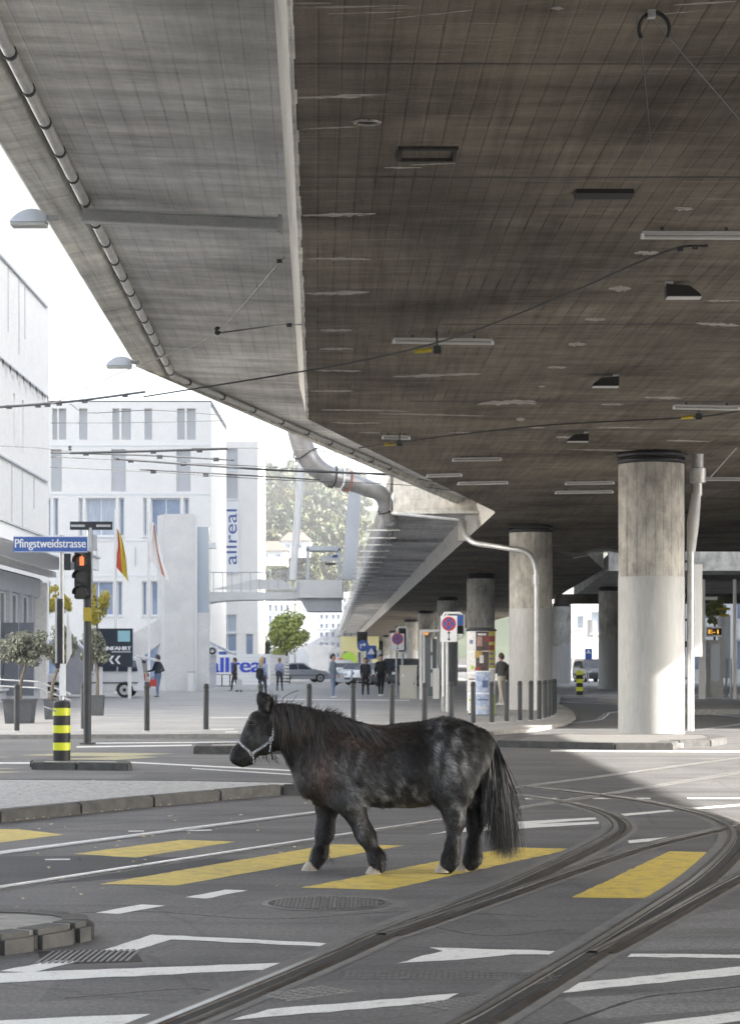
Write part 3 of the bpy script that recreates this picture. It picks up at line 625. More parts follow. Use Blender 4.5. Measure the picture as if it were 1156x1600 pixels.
# ------------------------------------------------------------------ marks and fittings on the underside
def S(x, y, d=0.0): return G(x, y, ZS-d)
rs = random.Random(11)
def stain(x0, x1, y, th, skew=0, n=14, taper=1):
    up, dn = [], []
    for i in range(n+1):
        t = i/n; x = x0+(x1-x0)*t; e = (math.sin(math.pi*min(1, max(0, t)))**.5 if taper == 1 else (t**.7 if i < n else .2)); w_ = th*.5*e*rs.uniform(.45, 1.1); yy = y+skew*t+rs.uniform(-.12, .12)*th
        up.append((x, yy-w_-.15)); dn.append((x, yy+w_+.15))
    MB().sheet([S(px, py, .0035) for px, py in up+dn[::-1]]).build('lime_stain', M['stain'], via)
for a in ((458, 612, 153, 6, -5), (470, 560, 202, 2, -4), (548, 598, 190, 5, 0), (470, 588, 337, 6, -3), (478, 580, 404, 5, 1), (474, 578, 459, 7, -3), (500, 552, 516, 4, 0), (498, 553, 545, 4, 0), (493, 566, 579, 3, 1), (484, 553, 611, 3, 0), (500, 602, 640, 2.4, 2), (515, 566, 660, 2, 2), (560, 598, 661, 2, 0), (560, 595, 676, 2, 0),
          (612, 752, 589, 5, -5), (745, 838, 631, 8, -4), (815, 838, 629, 4, 2), (1005, 1068, 621, 4, 1), (938, 975, 632, 3, 0), (855, 885, 574, 4, 0), (887, 915, 538, 7, 0), (913, 946, 499, 6, 0), (950, 986, 451, 9, 0), (840, 852, 604, 3, 0), (806, 820, 655, 5, 0), (824, 850, 668, 3, 0), (868, 905, 683, 4, 1), (884, 1010, 702, 2.4, 3), (1085, 1156, 505, 6, 4), (1100, 1156, 470, 3, 0), (1052, 1082, 326, 7, 0), (990, 1030, 395, 8, 0),
          (452, 640, 12, 3, -3), (452, 520, 5, 2, 0), (510, 632, 22, 2, -4), (600, 740, 30, 2, -14), (560, 640, 640, 1.6, 3), (590, 760, 646, 2, 4), (1050, 1150, 8, 3, -6), (1005, 1100, 25, 2, -9), (640, 712, 258, 2, -3), (600, 660, 262, 3, 0), (860, 880, 13, 6, 0), (930, 1000, 668, 2, 0), (1040, 1110, 688, 2.5, 2), (700, 740, 676, 2, 0)): stain(*a)
for y_, x0, x1 in ((277, 466, 1250), (507, 690, 1250), (627, 640, 1250), (100, 458, 1250), (672, 780, 1250)):
    MB().sheet([S(x0, y_-.8, .003), S(x1, y_-.8, .003), S(x1, y_+.6, .003), S(x0, y_+.6, .003)]).build('day_joint', M['groove'], via)
sm = S(943, 300); MB().box(sm+Vector((0, 0, -.02)), (.52, .26, .04)).build('slot_shade', M['recess'], via)  # near-black box put in place of the shade inside an open slot
h0 = S(668, 239)
for dx, dy, lx, ly in ((0, .2, .46, .04), (0, -.2, .5, .06), (-.23, 0, .03, .42), (.23, 0, .03, .42)): MB().box(h0+Vector((dx, dy, -.012)), (lx, ly, .03)).build('hatch_frame', M['groove'], via)
q = S(573, 190); MB().tube([q+Vector((.1*math.cos(a), .07*math.sin(a), -.006)) for a in np.linspace(0, 6.283, 17)], .014, 5).build('drain_rim', M['stain'], via)
MB().cyl(q, .07, ZS-.004, ZS+.02, 14).build('drain_hole', M['recess'], via)
q = S(1022, 40, .1); t = thing('cable_loop', q, 'black coiled cable loop hanging from the deck at top right', 'cable')
MB().tube([q+Vector((.1*math.cos(a), .02, .11*math.sin(a)-.02)) for a in np.linspace(-.5, 3.7, 20)], .014, 6).build('loop', M['cable'], t); MB().box(q+Vector((-.02, 0, .08)), (.05, .05, .06)).build('clip', M['galv'], t)

tubes = [((612, 535), (770, 542), 'long tube lamp near the middle of the dark deck'), ((1000, 371), (1165, 374), 'tube lamp at the right edge of the dark deck, nearest of all'), ((1050, 638), (1148, 645), 'bright tube lamp above the top of the largest column'), ((597, 685), (640, 688), 'short tube lamp close to where the deck edge turns'),
         ((706, 720), (786, 715), 'tube lamp in the dark third from the deck edge'), ((666, 745), (724, 739), 'tube lamp nearest the pale end wall'), ((714, 757), (798, 750), 'tube lamp just above the pale end wall'), ((882, 757), (966, 751), 'upper of two tube lamps left of the largest column'), ((866, 771), (965, 765), 'lower of two tube lamps left of the largest column'), ((1082, 750), (1160, 750), 'tube lamp right of the largest column in the dark')]
for (x0, y0), (x1, y1), lb in tubes:
    a, b = S(x0, y0, .1), S(x1, y1, .1); b = Vector((b.x, a.y+(b.y-a.y)*.25, b.z)); t = thing('tube_lamp', a, 'white '+lb, 'lamp', 'tube lamps under the deck'); d = (b-a); c = (a+b)/2; L = d.length; rz = math.atan2(d.y, d.x)
    MB().box(c+Vector((0, 0, .045)), (L*.96, .05, .03), rz).build('housing', M['steelpaint'], t); MB().tube([a, b], .019, 8).build('tube', M['tubewhite'], t, smooth=True)
    for f_ in (.02, .98): MB().box(a.lerp(b, f_)+Vector((0, 0, .012)), (.03, .045, .05), rz).build('end_cap', M['wpaint'], t)
    for f_ in (.2, .8): MB().box(a.lerp(b, f_)+Vector((0, 0, .085)), (.03, .03, .04), rz).build('bracket', M['darkgrey'], t)
for (x, y_, s, lb) in ((1067, 457, 1, 'black floodlight on the deck above the largest column, upper of three'), (945, 598, -1, 'black floodlight on the deck, middle of three'), (902, 685, -1, 'black floodlight on the deck, lowest of three')):
    p = S(x, y_, .12); t = thing('floodlight', p, lb, 'floodlight', 'floodlights under the deck')
    hw = .2; prof = [Vector((-hw*s, -.06, -.06)), Vector((hw*s, -.06, -.06)), Vector((hw*s*.85, -.06, -.01)), Vector((hw*s*.3, -.06, .07)), Vector((-hw*s, -.06, .09))]
    MB().extr([p+v for v in prof], (0, 0, 0), (0, .16, 0)).build('housing', M['black'], t, fix=True); MB().box(p+Vector((0, -.03, -.066)), (hw*1.9, .17, .012)).build('glass', M['tubewhite'], t)
    MB().box(p+Vector((-hw*s*.8, 0, .1)), (.08, .1, .06)).build('bracket', M['galv'], t)

# ------------------------------------------------------------------ wires
M['yel'] = plain('yellow_plastic', (.4, .31, .03), .6)
def wire(pts, label, r=.012, mat='wire', deco=()):
    pts = [P(*p) for p in pts]; t = thing('overhead_wire', pts[0], label, 'wire')
    MB().tube(catmull(pts, 6) if len(pts) > 2 else pts, r, 5).build('cable', M[mat], t)
    for (x, y_, D_, kind) in deco:
        q = P(x, y_, D_)
        if kind == 'ins': MB().lathe((q.x, q.y), [(.02, q.z-.06), (.05, q.z-.03), (.03, q.z), (.05, q.z+.03), (.02, q.z+.06)], 10).build('insulator', M['darkgrey'], t)
        elif kind == 'yel': MB().tube([q+Vector((-.12, 0, -.01)), q+Vector((.1, 0, .01))], .03, 8).build('yellow_sleeve', M['yel'], t); MB().box(q+Vector((.17, 0, .01)), (.1, .06, .1)).build('hanger', M['darkgrey'], t); MB().tube([q+Vector((.17, 0, .05)), q+Vector((.17, 0, .25))], .015, 6).build('rod', M['darkgrey'], t)
        else: MB().box(q, (.0026*D_, .03, .0018*D_)).build('clamp', M['darkgrey'], t)
    return t
wire([(225, 620, 31.5), (475, 580, 29.5), (600, 556, 28), (720, 524, 26.2), (880, 462, 23.4), (1040, 393, 20.9), (1105, 384, 20.6)], 'long wire rising across the dark deck towards the upper right', .012, 'cable', [(662, 548, 27.2, 'yel'), (1085, 387, 20.7, 'clamp'), (1062, 390, 20.8, 'clamp')])
wire([(560, 700, 40), (700, 681, 38), (860, 664, 36.3), (1080, 652, 35.2), (1156, 642, 34.3)], 'nearly level wire under the dark deck above the largest column', .012, 'cable', [(610, 694, 39.3, 'yel'), (1075, 652, 35.2, 'yel')])
wire([(985, -10, 14), (1012, 22, 14), (1170, 205, 15)], 'pale diagonal wire at the top right corner', .004, 'wire', [(987, 2, 14, 'clamp')]); wire([(995, 22, 14), (1003, 90, 14.5), (1012, 180, 15)], 'short pale rod hanging at top right beside the diagonal wire', .0045, 'wire'); wire([(1012, 180, 15), (1019, 262, 15.5)], 'thin dark wire below the short pale rod at top right', .003, 'wire')
wire([(80, 632, 38), (170, 590, 35), (260, 555, 33), (340, 518, 30.5), (444, 402, 25)], 'slanting wire from the sky up to the bright web', .009, 'wire', [(340, 517, 30.5, 'ins'), (437, 408, 25.2, 'clamp')]); wire([(345, 520, 30.5), (430, 509, 29.6), (470, 507, 26.2)], 'short wire tied to the bright web', .01, 'wire', [(452, 508, 27.5, 'clamp')])
wire([(-30, 638, 46), (60, 632, 46), (140, 624, 46), (228, 612, 46)], 'dark trolley bar hanging across the sky at far left', .028, 'darkgrey', [(15, 636, 46, 'clamp'), (60, 634, 46, 'clamp'), (75, 633, 46, 'clamp'), (93, 631, 46, 'clamp'), (133, 627, 46, 'clamp'), (196, 618, 46, 'clamp')])
wire([(110, 631, 46), (140, 645, 47), (240, 641, 47), (350, 649, 48)], 'thin wire hanging below the far left trolley bar', .009); wire([(110, 708, 50), (230, 705, 50), (356, 701, 50)], 'upper dark trolley bar before the white facade', .03, 'darkgrey', [(135, 709, 50, 'clamp'), (240, 706, 50, 'clamp'), (312, 704, 50, 'clamp'), (110, 700, 50, 'ins')])
wire([(80, 707, 50), (240, 712, 52), (365, 719, 54)], 'second dark trolley bar before the white facade', .022, 'darkgrey', [(250, 714, 52, 'clamp'), (338, 718, 53.5, 'clamp')]); wire([(180, 717, 50), (290, 725, 52), (420, 734, 55), (520, 738, 57), (640, 742, 58)], 'thick dark trolley cable running to the deck end wall', .03, 'darkgrey', [(205, 720, 50.5, 'clamp'), (287, 725, 52, 'clamp')])
wire([(80, 714, 50), (260, 722, 53), (440, 731, 56), (640, 747, 58), (740, 766, 60)], 'thin wire under the trolley bars ending at the pale wall', .01); wire([(80, 730, 50), (230, 737, 52), (440, 750, 56), (620, 757, 59), (735, 770, 60)], 'lowest thin wire before the white facade', .01, 'wire', [(240, 737, 52, 'clamp'), (322, 742, 54, 'clamp')])
wire([(220, 734, 51), (300, 738, 53), (420, 745, 55), (500, 750, 56)], 'dark bar just above the lowest thin wire', .018, 'darkgrey'); wire([(80, 661, 48), (240, 660, 49), (420, 655, 50), (475, 652, 50)], 'faint level wire crossing the top row of facade windows', .007); wire([(300, 700, 50), (450, 702, 53), (640, 716, 56)], 'thin wire running under the deck edge past the duct', .01)
wire([(0, 697, 55), (60, 700, 55), (120, 707, 50)], 'faint wire at the left picture edge above the street sign', .006)
wire([(640, 742, 58), (690, 752, 58), (735, 766, 58)], 'short dark wire across the pale end wall', .014, 'cable', [(722, 763, 58, 'clamp')]); wire([(868, 860, 66), (900, 866, 62), (935, 858, 60), (970, 862, 58)], 'sagging black cable bundle behind the largest column', .045, 'cable')
wire([(895, 872, 70), (950, 862, 62)], 'thin pale rod under the deck left of the largest column', .012, 'galv')
# lamps hanging on the outside of the deck edge
M['lampgrey'] = plain('lamp_grey', (.55, .57, .6), .4, .2)
for x0, x1, y_, D_, lb in ((18, 74, 344, 22, 'upper grey street lamp poking out beside the deck edge'), (167, 206, 567, 33.5, 'lower grey street lamp poking out beside the deck edge')):
    a, b = P(x0, y_+5, D_), P(x1, y_+4, D_); L = b.x-a.x; t = thing('edge_lamp', b, lb, 'lamp', 'street lamps on the deck edge')
    mb = MB(); n = 10; vs = []
    for i in range(n+1):
        f_ = i/n; h_ = .14*L/.37*(math.sin(math.pi*min(1, f_*.8+.02))**.7); vs += [(a.x+L*f_, a.y-.1, a.z), (a.x+L*f_, a.y-.06, a.z+h_), (a.x+L*f_, a.y+.06, a.z+h_), (a.x+L*f_, a.y+.1, a.z)]
    mb.add(vs, [(i*4+j, i*4+j+1, i*4+5+j, i*4+4+j) for i in range(n) for j in range(3)]+[(3, 2, 1, 0), (n*4, n*4+1, n*4+2, n*4+3)]); mb.build('housing', M['lampgrey'], t, smooth=True)
    MB().box(Vector(((a.x+b.x)/2, a.y, a.z-.018)), (L*.96, .19, .03)).build('glass', M['tubewhite'], t); MB().tube([b+Vector((-.05, 0, .05)), b+Vector((.12, 0, .05))], .03, 8).build('arm', M['galv'], t)
# ------------------------------------------------------------------ bollards
def bollard0():
    t = thing('bollard', (0, 0, 0), '', 'bollard', 'dark bollards edging the plaza')
    MB().lathe((0, 0), [(.058, 0), (.058, .96), (.05, .985), (.02, .998)], 14).build('post', M['darkgrey'], t, smooth=True, local=True); MB().lathe((0, 0), [(.062, .9), (.062, .935)], 14).build('collar', M['black'], t, local=True)
    MB().lathe((0, 0), [(.085, .0), (.085, .012), (.06, .02)], 14).build('base_ring', M['galv'], t, local=True); return t
bp0 = bollard0()
bl = [(27, 1143, 'dark bollard at the left edge in front of the big planter'), (131, 1140, 'dark bollard just left of the traffic light pole'), (230, 1143, 'dark bollard in front of the silver car\'s rear, right of the traffic light'), (322, 1141, 'dark bollard right of the man at the car, left of the pony\'s ears'), (407, 1141, 'dark bollard almost hidden behind the pony\'s ear'), (483, 1141, 'dark bollard behind the pony\'s mane'), (552, 1140, 'dark bollard right of the man in jeans'), (612, 1138, 'dark bollard below the couple, above the pony\'s back'), (663, 1137, 'dark bollard right of the beige cabinet'), (705, 1134, 'dark bollard in front of the no stopping sign post'),
      (739, 1131, 'dark bollard before the left side of the poster pillar'), (768, 1130, 'dark bollard before the right side of the poster pillar'), (791, 1128, 'dark bollard before the person in white trousers'), (812, 1127, 'dark bollard before the second column\'s left side'), (829, 1126, 'dark bollard before the middle of the second column'), (842, 1125, 'dark bollard beside the foot of the bent drain pipe'), (851, 1123, 'fourth dark bollard from the right end of the row'), (857, 1121, 'third dark bollard from the right end of the row'), (862, 1119, 'second dark bollard from the right end of the row'), (866, 1116, 'rightmost dark bollard at the pavement corner')]
for i, (x, y_, lb) in enumerate(bl):
    o = bp0 if i == 0 else copy_tree(bp0); o.location = G(x, y_, ZP); o['label'] = lb; o.rotation_euler.z = i*.7; o.rotation_euler.x = rs.uniform(-.012, .012)

# ------------------------------------------------------------------ street name pole with the striped post
M['signblue'] = plain('sign_blue', (.055, .13, .42), .4); M['enamel'] = plain('white_enamel', (.82, .83, .85), .35); M['hiviz'] = plain('yellow_band', (.62, .66, .02), .4)
p = G(97, 1188, .1); t = thing('street_sign', p, 'blue Pfingstweidstrasse street name plate on a pole with black and yellow striped foot', 'street sign')
s = p.y/F
MB().lathe((p.x, p.y), [(.125, .09), (.125, .9), (.11, .95), (.06, .97)], 20).build('foot', M['black'], t, smooth=True)
for y_ in (1112, 1139, 1166): z = HC-(y_-YH)*s; MB().lathe((p.x, p.y), [(.128, z-.055), (.128, z+.055)], 20).build('yellow_band', M['hiviz'], t, smooth=True)
MB().tube([(p.x, p.y, .9), (p.x, p.y, HC-(836-YH)*s)], .036, 10).build('pole', M['galv'], t, smooth=True)
c = P(79.5, 850.5, p.y-.05); sw_, sh = 115*s, 25*s
pl_ = MB().box(c, (sw_, .02, sh)).build('name_plate', M['signblue'], t); 
for dz in (-1, 1): MB().box(c+Vector((0, -.012, dz*(sh/2-.006))), (sw_, .006, .008)).build('border', M['enamel'], pl_)
text_part('lettering', 'Pfingstweidstrasse', M['enamel'], pl_, face_cam(c+Vector((0, -.0125, -.005))), 110*s, 18*s, .004)
for x_ in (-.06, .06): MB().box(c+Vector((p.x-c.x+x_, .02, 0)), (.03, .05, sh*.8)).build('bracket', M['darkgrey'], t)
MB().box(P(106, 878, p.y+.02), (.09, .05, .24)).build('back_plate', M['darkgrey'], t)
c = P(94, 1000, p.y-.02); MB().box(P(94, 990, p.y), (.1, .16, 1.0)).build('signal_box', M['darkgrey'], t); MB().box(P(89.5, 985, p.y-.03), (.025, .2, .95)).build('signal_edge', M['galv'], t)
MB().box(P(99, 1062, p.y-.05), (.075, .08, .46)).build('white_box', M['enamel'], t); MB().tube([P(89, 1112, p.y-.1), P(80, 1108, p.y-.1), P(69, 1104, p.y)], .012, 6).build('handle', M['galv'], t)
MB().sheet([P(105, 950, p.y+.06), P(112, 990, p.y+.06), P(113, 1020, p.y+.06), P(104, 1040, p.y+.06)]).build('film_wrap', M['enamel'], t)

# ------------------------------------------------------------------ pedestrian signal
p = G(137, 1163, .0); s = p.y/F; t = thing('traffic_light', p, 'pedestrian traffic light with three black lamps and a lit red man', 'traffic light')
MB().tube([(p.x, p.y, 0), (p.x, p.y, HC-(930-YH)*s)], .072, 12).build('pole', M['darkgrey'], t, smooth=True); MB().cyl(p, .15, 0, .03, 14).build('base_plate', M['darkgrey'], t)
MB().tube([(p.x+.03, p.y+.05, 2.4), (p.x+.03, p.y+.05, HC-(815-YH)*s)], .045, 10).build('upper_pole', M['galv'], t, smooth=True)
hb = MB().box(P(130, 899, p.y-.1), (25*s, .2, 74*s)).build('lamp_housing', M['black'], t, bevel=.02)
MB().box(P(142.5, 880, p.y-.02), (.05, .14, 110*s)).build('back_board', M['galv'], t)
M['redlamp'] = plain('red_lamp', (.8, .1, .04), .4, emit=(1, .2, .06), es=.2); M['darklens'] = plain('dark_lens', (.02, .02, .022), .15)
for i, y_ in enumerate((875, 900, 925)):
    c = P(128.5, y_, p.y-.205); MB().tube([c, c+Vector((0, -.012, 0))], .118, 18).build('lens', M['darklens'], hb)
    v_ = MB(); n = 12; vs_ = []
    for j in range(n+1):
        a = math.pi*(-.1+1.2*j/n); vs_ += [c+Vector((.13*math.cos(a), 0, .13*math.sin(a))), c+Vector((.13*math.cos(a)-.03, -.2, .12*math.sin(a)-.01)), c+Vector((.12*math.cos(a)-.03, -.2, .11*math.sin(a)-.01)), c+Vector((.12*math.cos(a), 0, .12*math.sin(a)))]
    v_.add(vs_, [(j*4+k, j*4+k+1, j*4+k+5, j*4+k+4) for j in range(n) for k in range(3)]); v_.build('visor', M['black'], hb, smooth=True)
    if i == 0:
        b = c+Vector((0, -.016, 0)); mb = MB(); ball(mb, b+Vector((0, 0, .06)), .02, 8, s=(1, .3, 1)) if 'ball' in globals() else mb.box(b+Vector((0, 0, .06)), (.035, .006, .035))
        mb.box(b+Vector((0, 0, .012)), (.08, .006, .085)).box(b+Vector((-.02, 0, -.06)), (.034, .006, .08)).box(b+Vector((.02, 0, -.06)), (.034, .006, .08)); mb.build('red_man', M['redlamp'], hb)
MB().box(P(137, 960, p.y-.09), (.14, .12, .26)).build('push_box', M['yel'], t, bevel=.015)
sg = MB().box(P(143, 821.5, p.y-.03), (66*s, .03, 13*s)).build('top_plate', M['darkgrey'], t)
for x_ in (122, 162): MB().box(P(x_, 821.5, p.y-.05), (22*s, .012, 3.5*s)).build('pale_stripe', M['galv'], sg)
MB().box(P(148, 848, p.y), (.08, .1, .3)).build('side_plate', M['galv'], t)

# ------------------------------------------------------------------ signs
def nostop(x, y0, y1, w_, D_, yfoot, label, blue=True, ext=None):
    zf = ZP; c = P(x, (y0+y1)/2, D_); s = D_/F; t = thing('traffic_sign', (c.x-.05, D_, zf), label, 'traffic sign')
    MB().tube([(c.x-.05, D_+.06, zf), (c.x-.05, D_+.06, c.z+(y1-y0)*s/2+.05)], .05, 8).build('post', M['galv'], t, smooth=True)
    pb = MB().box(c, (w_*s, .02, (y1-y0)*s)).build('plate', M['enamel'], t, bevel=.004); r = w_*s*.43; d = c+Vector((0, -.013, (y1-y0)*s*.19))
    ring = lambda r0, r1, dy: MB().add([d+Vector((rr_*math.cos(a), dy, rr_*math.sin(a))) for a in np.linspace(0, 2*math.pi, 25)[:-1] for rr_ in (r0, r1)], [(2*i, 2*i+1, (2*i+3) % 48, (2*i+2) % 48) for i in range(24)])
    ring(r*.78, r, 0).build('red_ring', M['signred'], pb); ring(.001, r*.78, 0.001).build('blue_disc', M['signblue'], pb)
    for a in (.785, -.785):
        MB().box(d+Vector((0, -.003, 0)), (r*1.6, .003, r*.17), M=Matrix.Rotation(a, 3, 'Y')).build('red_bar', M['signred'], pb)
    e = c+Vector((0, -.013, -(y1-y0)*s*.27)); MB().box(e, (.025, .003, (y1-y0)*s*.22)).build('arrow', M['black'], pb)
    for q in (1, -1): MB().add([e+Vector((-.05, -.001, q*(y1-y0)*s*.1)), e+Vector((.05, -.001, q*(y1-y0)*s*.1)), e+Vector((0, -.001, q*((y1-y0)*s*.1+.07)))], [(0, 1, 2)]).build('arrow', M['black'], pb)
    return t
M['signred'] = plain('sign_red', (.55, .05, .04), .4)
t = nostop(701, 962, 1003, 26, 62, 1112, 'no stopping sign with double arrow before the framed blue sign')
ns = nostop(621, 990, 1016, 21, 96, 1090, 'smaller no stopping sign above the beige cabinet')
c = P(708, 978, 62.4); t = thing('framed_sign', (c.x, 62.4, ZP), 'white tube frame holding a small blue sign behind the near no stopping sign', 'traffic sign')
MB().tube([P(x, y_, 62.4) for x, y_ in ((692, 1090), (692, 962), (695, 958), (718, 958), (724, 962), (724, 992), (719, 997), (700, 997))], .04, 8).build('frame', M['wpaint'], t); MB().box(P(716, 969, 62.35), (.28, .02, .3)).build('blue_plate', M['signblue'], t); MB().box(P(717, 984, 62.35), (.25, .02, .24)).build('dark_plate', M['black'], t)
MB().tube([G(692, 1112, ZP), P(692, 1088, 62.4)], .06, 8).build('post', M['galv'], t)
t = thing('traffic_light', P(628, 1090, 97), 'white rimmed traffic light behind the smaller no stopping sign', 'traffic light'); t.location.z = ZP
MB().tube([P(x, y_, 97) for x, y_ in ((620, 985), (622, 980), (634, 980), (636, 984), (636, 1016), (633, 1020), (626, 1020))], .06, 6).build('rim', M['wpaint'], t); MB().box(P(629, 1000, 97.1), (.36, .12, 1.1)).build('housing', M['black'], t)
for y_ in (988, 1000, 1011): c = P(629, y_, 97); MB().tube([c, c+Vector((0, -.03, 0))], .11, 10).build('lens', M['darklens'], t)
MB().tube([P(629, 1020, 97), (P(629, 1020, 97).x, 97, ZP)], .06, 8).build('post', M['galv'], t)
D_ = 150
for (x, y_, r_, kind, lb) in ((567, 1009, 9, 'round', 'round blue arrow sign above the walking couple'), (580, 1019, 8, 'square', 'square blue crossing sign right of the round arrow sign'), (590, 1022, 6, 'pale', 'small pale blue sign right of the crossing sign')):
    c = P(x, y_, D_); t = thing('traffic_sign', (c.x, D_+.08, ZP), lb, 'traffic sign'); MB().tube([(c.x, D_+.08, ZP), (c.x, D_+.08, c.z+.3)], .05, 6).build('post', M['galv'], t); r = r_*D_/F
    if kind == 'round':
        pb = MB().tube([c, c+Vector((0, .03, 0))], r, 20).build('plate', M['signblue'], t); MB().extr([c+Vector((a*r, -.01, b*r)) for a, b in ((-.5, -.5), (-.3, -.5), (-.3, .05), (.1, .05), (.1, -.2), (.6, .2), (.1, .6), (.1, .3), (-.5, .3))], (0, 0, 0), (0, .006, 0)).build('arrow', M['enamel'], pb, fix=True)
    else:
        pb = MB().box(c, (2*r, .03, 2*r*(1.3 if kind == 'square' else 1))).build('plate', M['signblue' if kind == 'square' else 'lampgrey'], t)
        if kind == 'square': MB().extr([c+Vector((a*r, -.02, b*r)) for a, b in ((-.8, -.4), (.8, -.4), (0, .9))], (0, 0, 0), (0, .004, 0)).build('triangle', M['enamel'], pb, fix=True)
t = thing('traffic_light', (P(566, 1000, 152).x, 152, ZP), 'small dark traffic light behind the round blue arrow sign', 'traffic light'); MB().box(P(566, 997, 152), (.75, .2, .9)).build('housing', M['black'], t); MB().tube([(P(566, 0, 152).x, 152.2, ZP), (P(566, 0, 152).x, 152.2, 3.2)], .05, 6).build('post', M['galv'], t)
for x in (562, 570):
    for y_ in (993, 1000): c = P(x, y_, 151.85); MB().tube([c, c+Vector((0, -.04, 0))], .12, 8).build('lens', M['darklens'], t)

# ------------------------------------------------------------------ poster pillar
pc = G(751.5, 1117, ZP); s = pc.y/F; r = 22*s; pp = thing('poster_pillar', pc, 'round pillar pasted with colourful posters before the viaduct columns', 'pillar')
MB().cyl(pc, r*.9, ZP, ZP+.12, 24).build('plinth', M['darkgrey'], pp); MB().cyl(pc, r, ZP+.12, 2.42, 32).build('drum', M['enamel'], pp, smooth=True); MB().lathe((pc.x, pc.y), [(r+.03, 2.4), (r+.04, 2.44), (r*.8, 2.5)], 28).build('cap', M['darkgrey'], pp, smooth=True)
def poster(x0, x1, y0, y1, mat, lift=.003, jag=0):
    a0, a1 = math.asin(max(-1, (x0-751.5)/22.05)), math.asin(min(1, (x1-751.5)/22.05)); z1, z0 = HC-(y0-YH)*s, HC-(y1-YH)*s; mb = MB(); n = 8; vs_ = []
    for i in range(n+1):
        a = a0+(a1-a0)*i/n; vs_ += [(pc.x+(r+lift)*math.sin(a), pc.y-(r+lift)*math.cos(a), z) for z in (z0+rs.uniform(-jag, jag), z1+rs.uniform(-jag, jag))]
    return mb.add(vs_, [(2*i, 2*i+2, 2*i+3, 2*i+1) for i in range(n)]).build('poster', M[mat], pp)
for nm, c1_, c2_, sc_ in (('p_dark', (.015, .015, .02), (.14, .09, .09), 22), ('p_rose', (.2, .1, .09), (.45, .3, .26), 25), ('p_yel', (.36, .3, .05), (.5, .42, .1), 14), ('p_red', (.3, .05, .05), (.16, .03, .035), 20), ('p_blue', (.2, .28, .5), (.62, .68, .78), 9), ('p_lime', (.3, .42, .03), (.42, .55, .05), 4), ('p_navy', (.05, .08, .2), (.14, .2, .36), 18), ('p_white', (.42, .42, .42), (.75, .75, .73), 22), ('p_gold', (.42, .3, .07), (.3, .2, .05), 18)): M[nm] = worn(nm, c1_, c2_, sc_, .5)
for a in ((730, 741.5, 987, 1018, 'p_white'), (730, 742, 1019, 1050, 'p_white'), (730, 742, 1052, 1082, 'p_white'), (731, 742, 1084, 1114, 'p_white'), (742, 762, 987, 1017, 'p_dark'), (762, 773, 986, 1044, 'p_yel'), (742, 762, 1018, 1048, 'p_dark'), (741, 765, 1050, 1082, 'p_blue'), (741, 764, 1084, 1116, 'p_blue'), (763, 773, 1085, 1116, 'p_lime'), (765, 773, 1046, 1084, 'p_white')): poster(*a)
for a in ((744, 752, 995, 1010, 'p_rose'), (755, 772, 994, 1003, 'p_red'), (762, 771, 1008, 1016, 'p_red'), (741, 752, 1017, 1028, 'p_gold'), (748, 754, 1024, 1036, 'p_white'), (752, 761, 1063, 1074, 'p_navy'), (741, 750, 1042, 1048, 'p_red'), (763, 770, 1020, 1023, 'p_navy'), (763, 770, 1028, 1031, 'p_navy'), (763, 770, 1036, 1039, 'p_navy'), (733, 738, 1000, 1006, 'p_navy'), (732, 741, 1060, 1062, 'p_dark'), (732, 740, 1092, 1095, 'p_lime'), (744, 762, 1092, 1094, 'p_navy'), (743, 760, 1104, 1107, 'p_white'), (745, 758, 990, 993, 'p_white'), (735, 740, 1040, 1046, 'p_lime')): poster(*a, lift=.006)

# ------------------------------------------------------------------ cabinet, shelter, planters, board
M['beige'] = worn('beige_enamel', (.56, .56, .5), (.62, .61, .55), 3, .5, 0, .02)
c = G(638, 1092, ZP); s = c.y/F; t = thing('utility_cabinet', c, 'beige utility cabinet standing on the plaza beside the shelter', 'cabinet')
MB().box(c+Vector((0, .2, .66)), (27*s, .4, 1.32)).build('body', M['beige'], t, bevel=.01); MB().box(c+Vector((0, .2, 1.34)), (28.5*s, .46, .04)).build('lid', M['beige'], t); MB().box(c+Vector((0, -.004, .62)), (23*s, .012, 1.1)).build('door', M['beige'], t); MB().box(c+Vector((-.22, -.016, .95)), (.09, .02, .12)).build('vent', M['enamel'], t); MB().box(c+Vector((.22, -.02, .62)), (.03, .03, .1)).build('handle', M['darkgrey'], t)
M['glass'] = plain('dim_glass', (.16, .18, .2), .08, spec=.8); M['paleglass'] = plain('pale_glass', (.42, .48, .55), .1, spec=.8)
a = G(658, 1093, ZP); s = a.y/F; t = thing('glass_shelter', a, 'white framed glazed shelter right of the beige cabinet', 'shelter')
for x in (657, 662, 684): q = P(x, 1040, a.y+(0 if x < 670 else 1.4)); MB().box((q.x, q.y, 1.45), (.11 if x == 657 else .07, .1, 2.75)).build('post', M['wpaint'], t)
MB().box(P(671, 986, a.y+.7), (29*s, 1.6, .1)).build('roof', M['wpaint'], t); MB().box((P(673, 0, a.y+.9).x, a.y+1.2, 1.35), (19*s, .03, 2.3)).build('pane', M['glass'], t); MB().box(P(664, 990, a.y-.02), (.25, .04, .1)).build('display', plain('amber_display', (.3, .12, .02), .5, emit=(1, .45, .1), es=.12), t)
for y_ in (1008, 1035, 1062): MB().box(P(674, y_, a.y+1.1), (3*s, .05, 22*s)).build('notice', M['enamel'], t)
MB().box(P(681, 1068, a.y-.3), (.25, .2, 1.2)).build('white_panel', M['wpaint'], t)

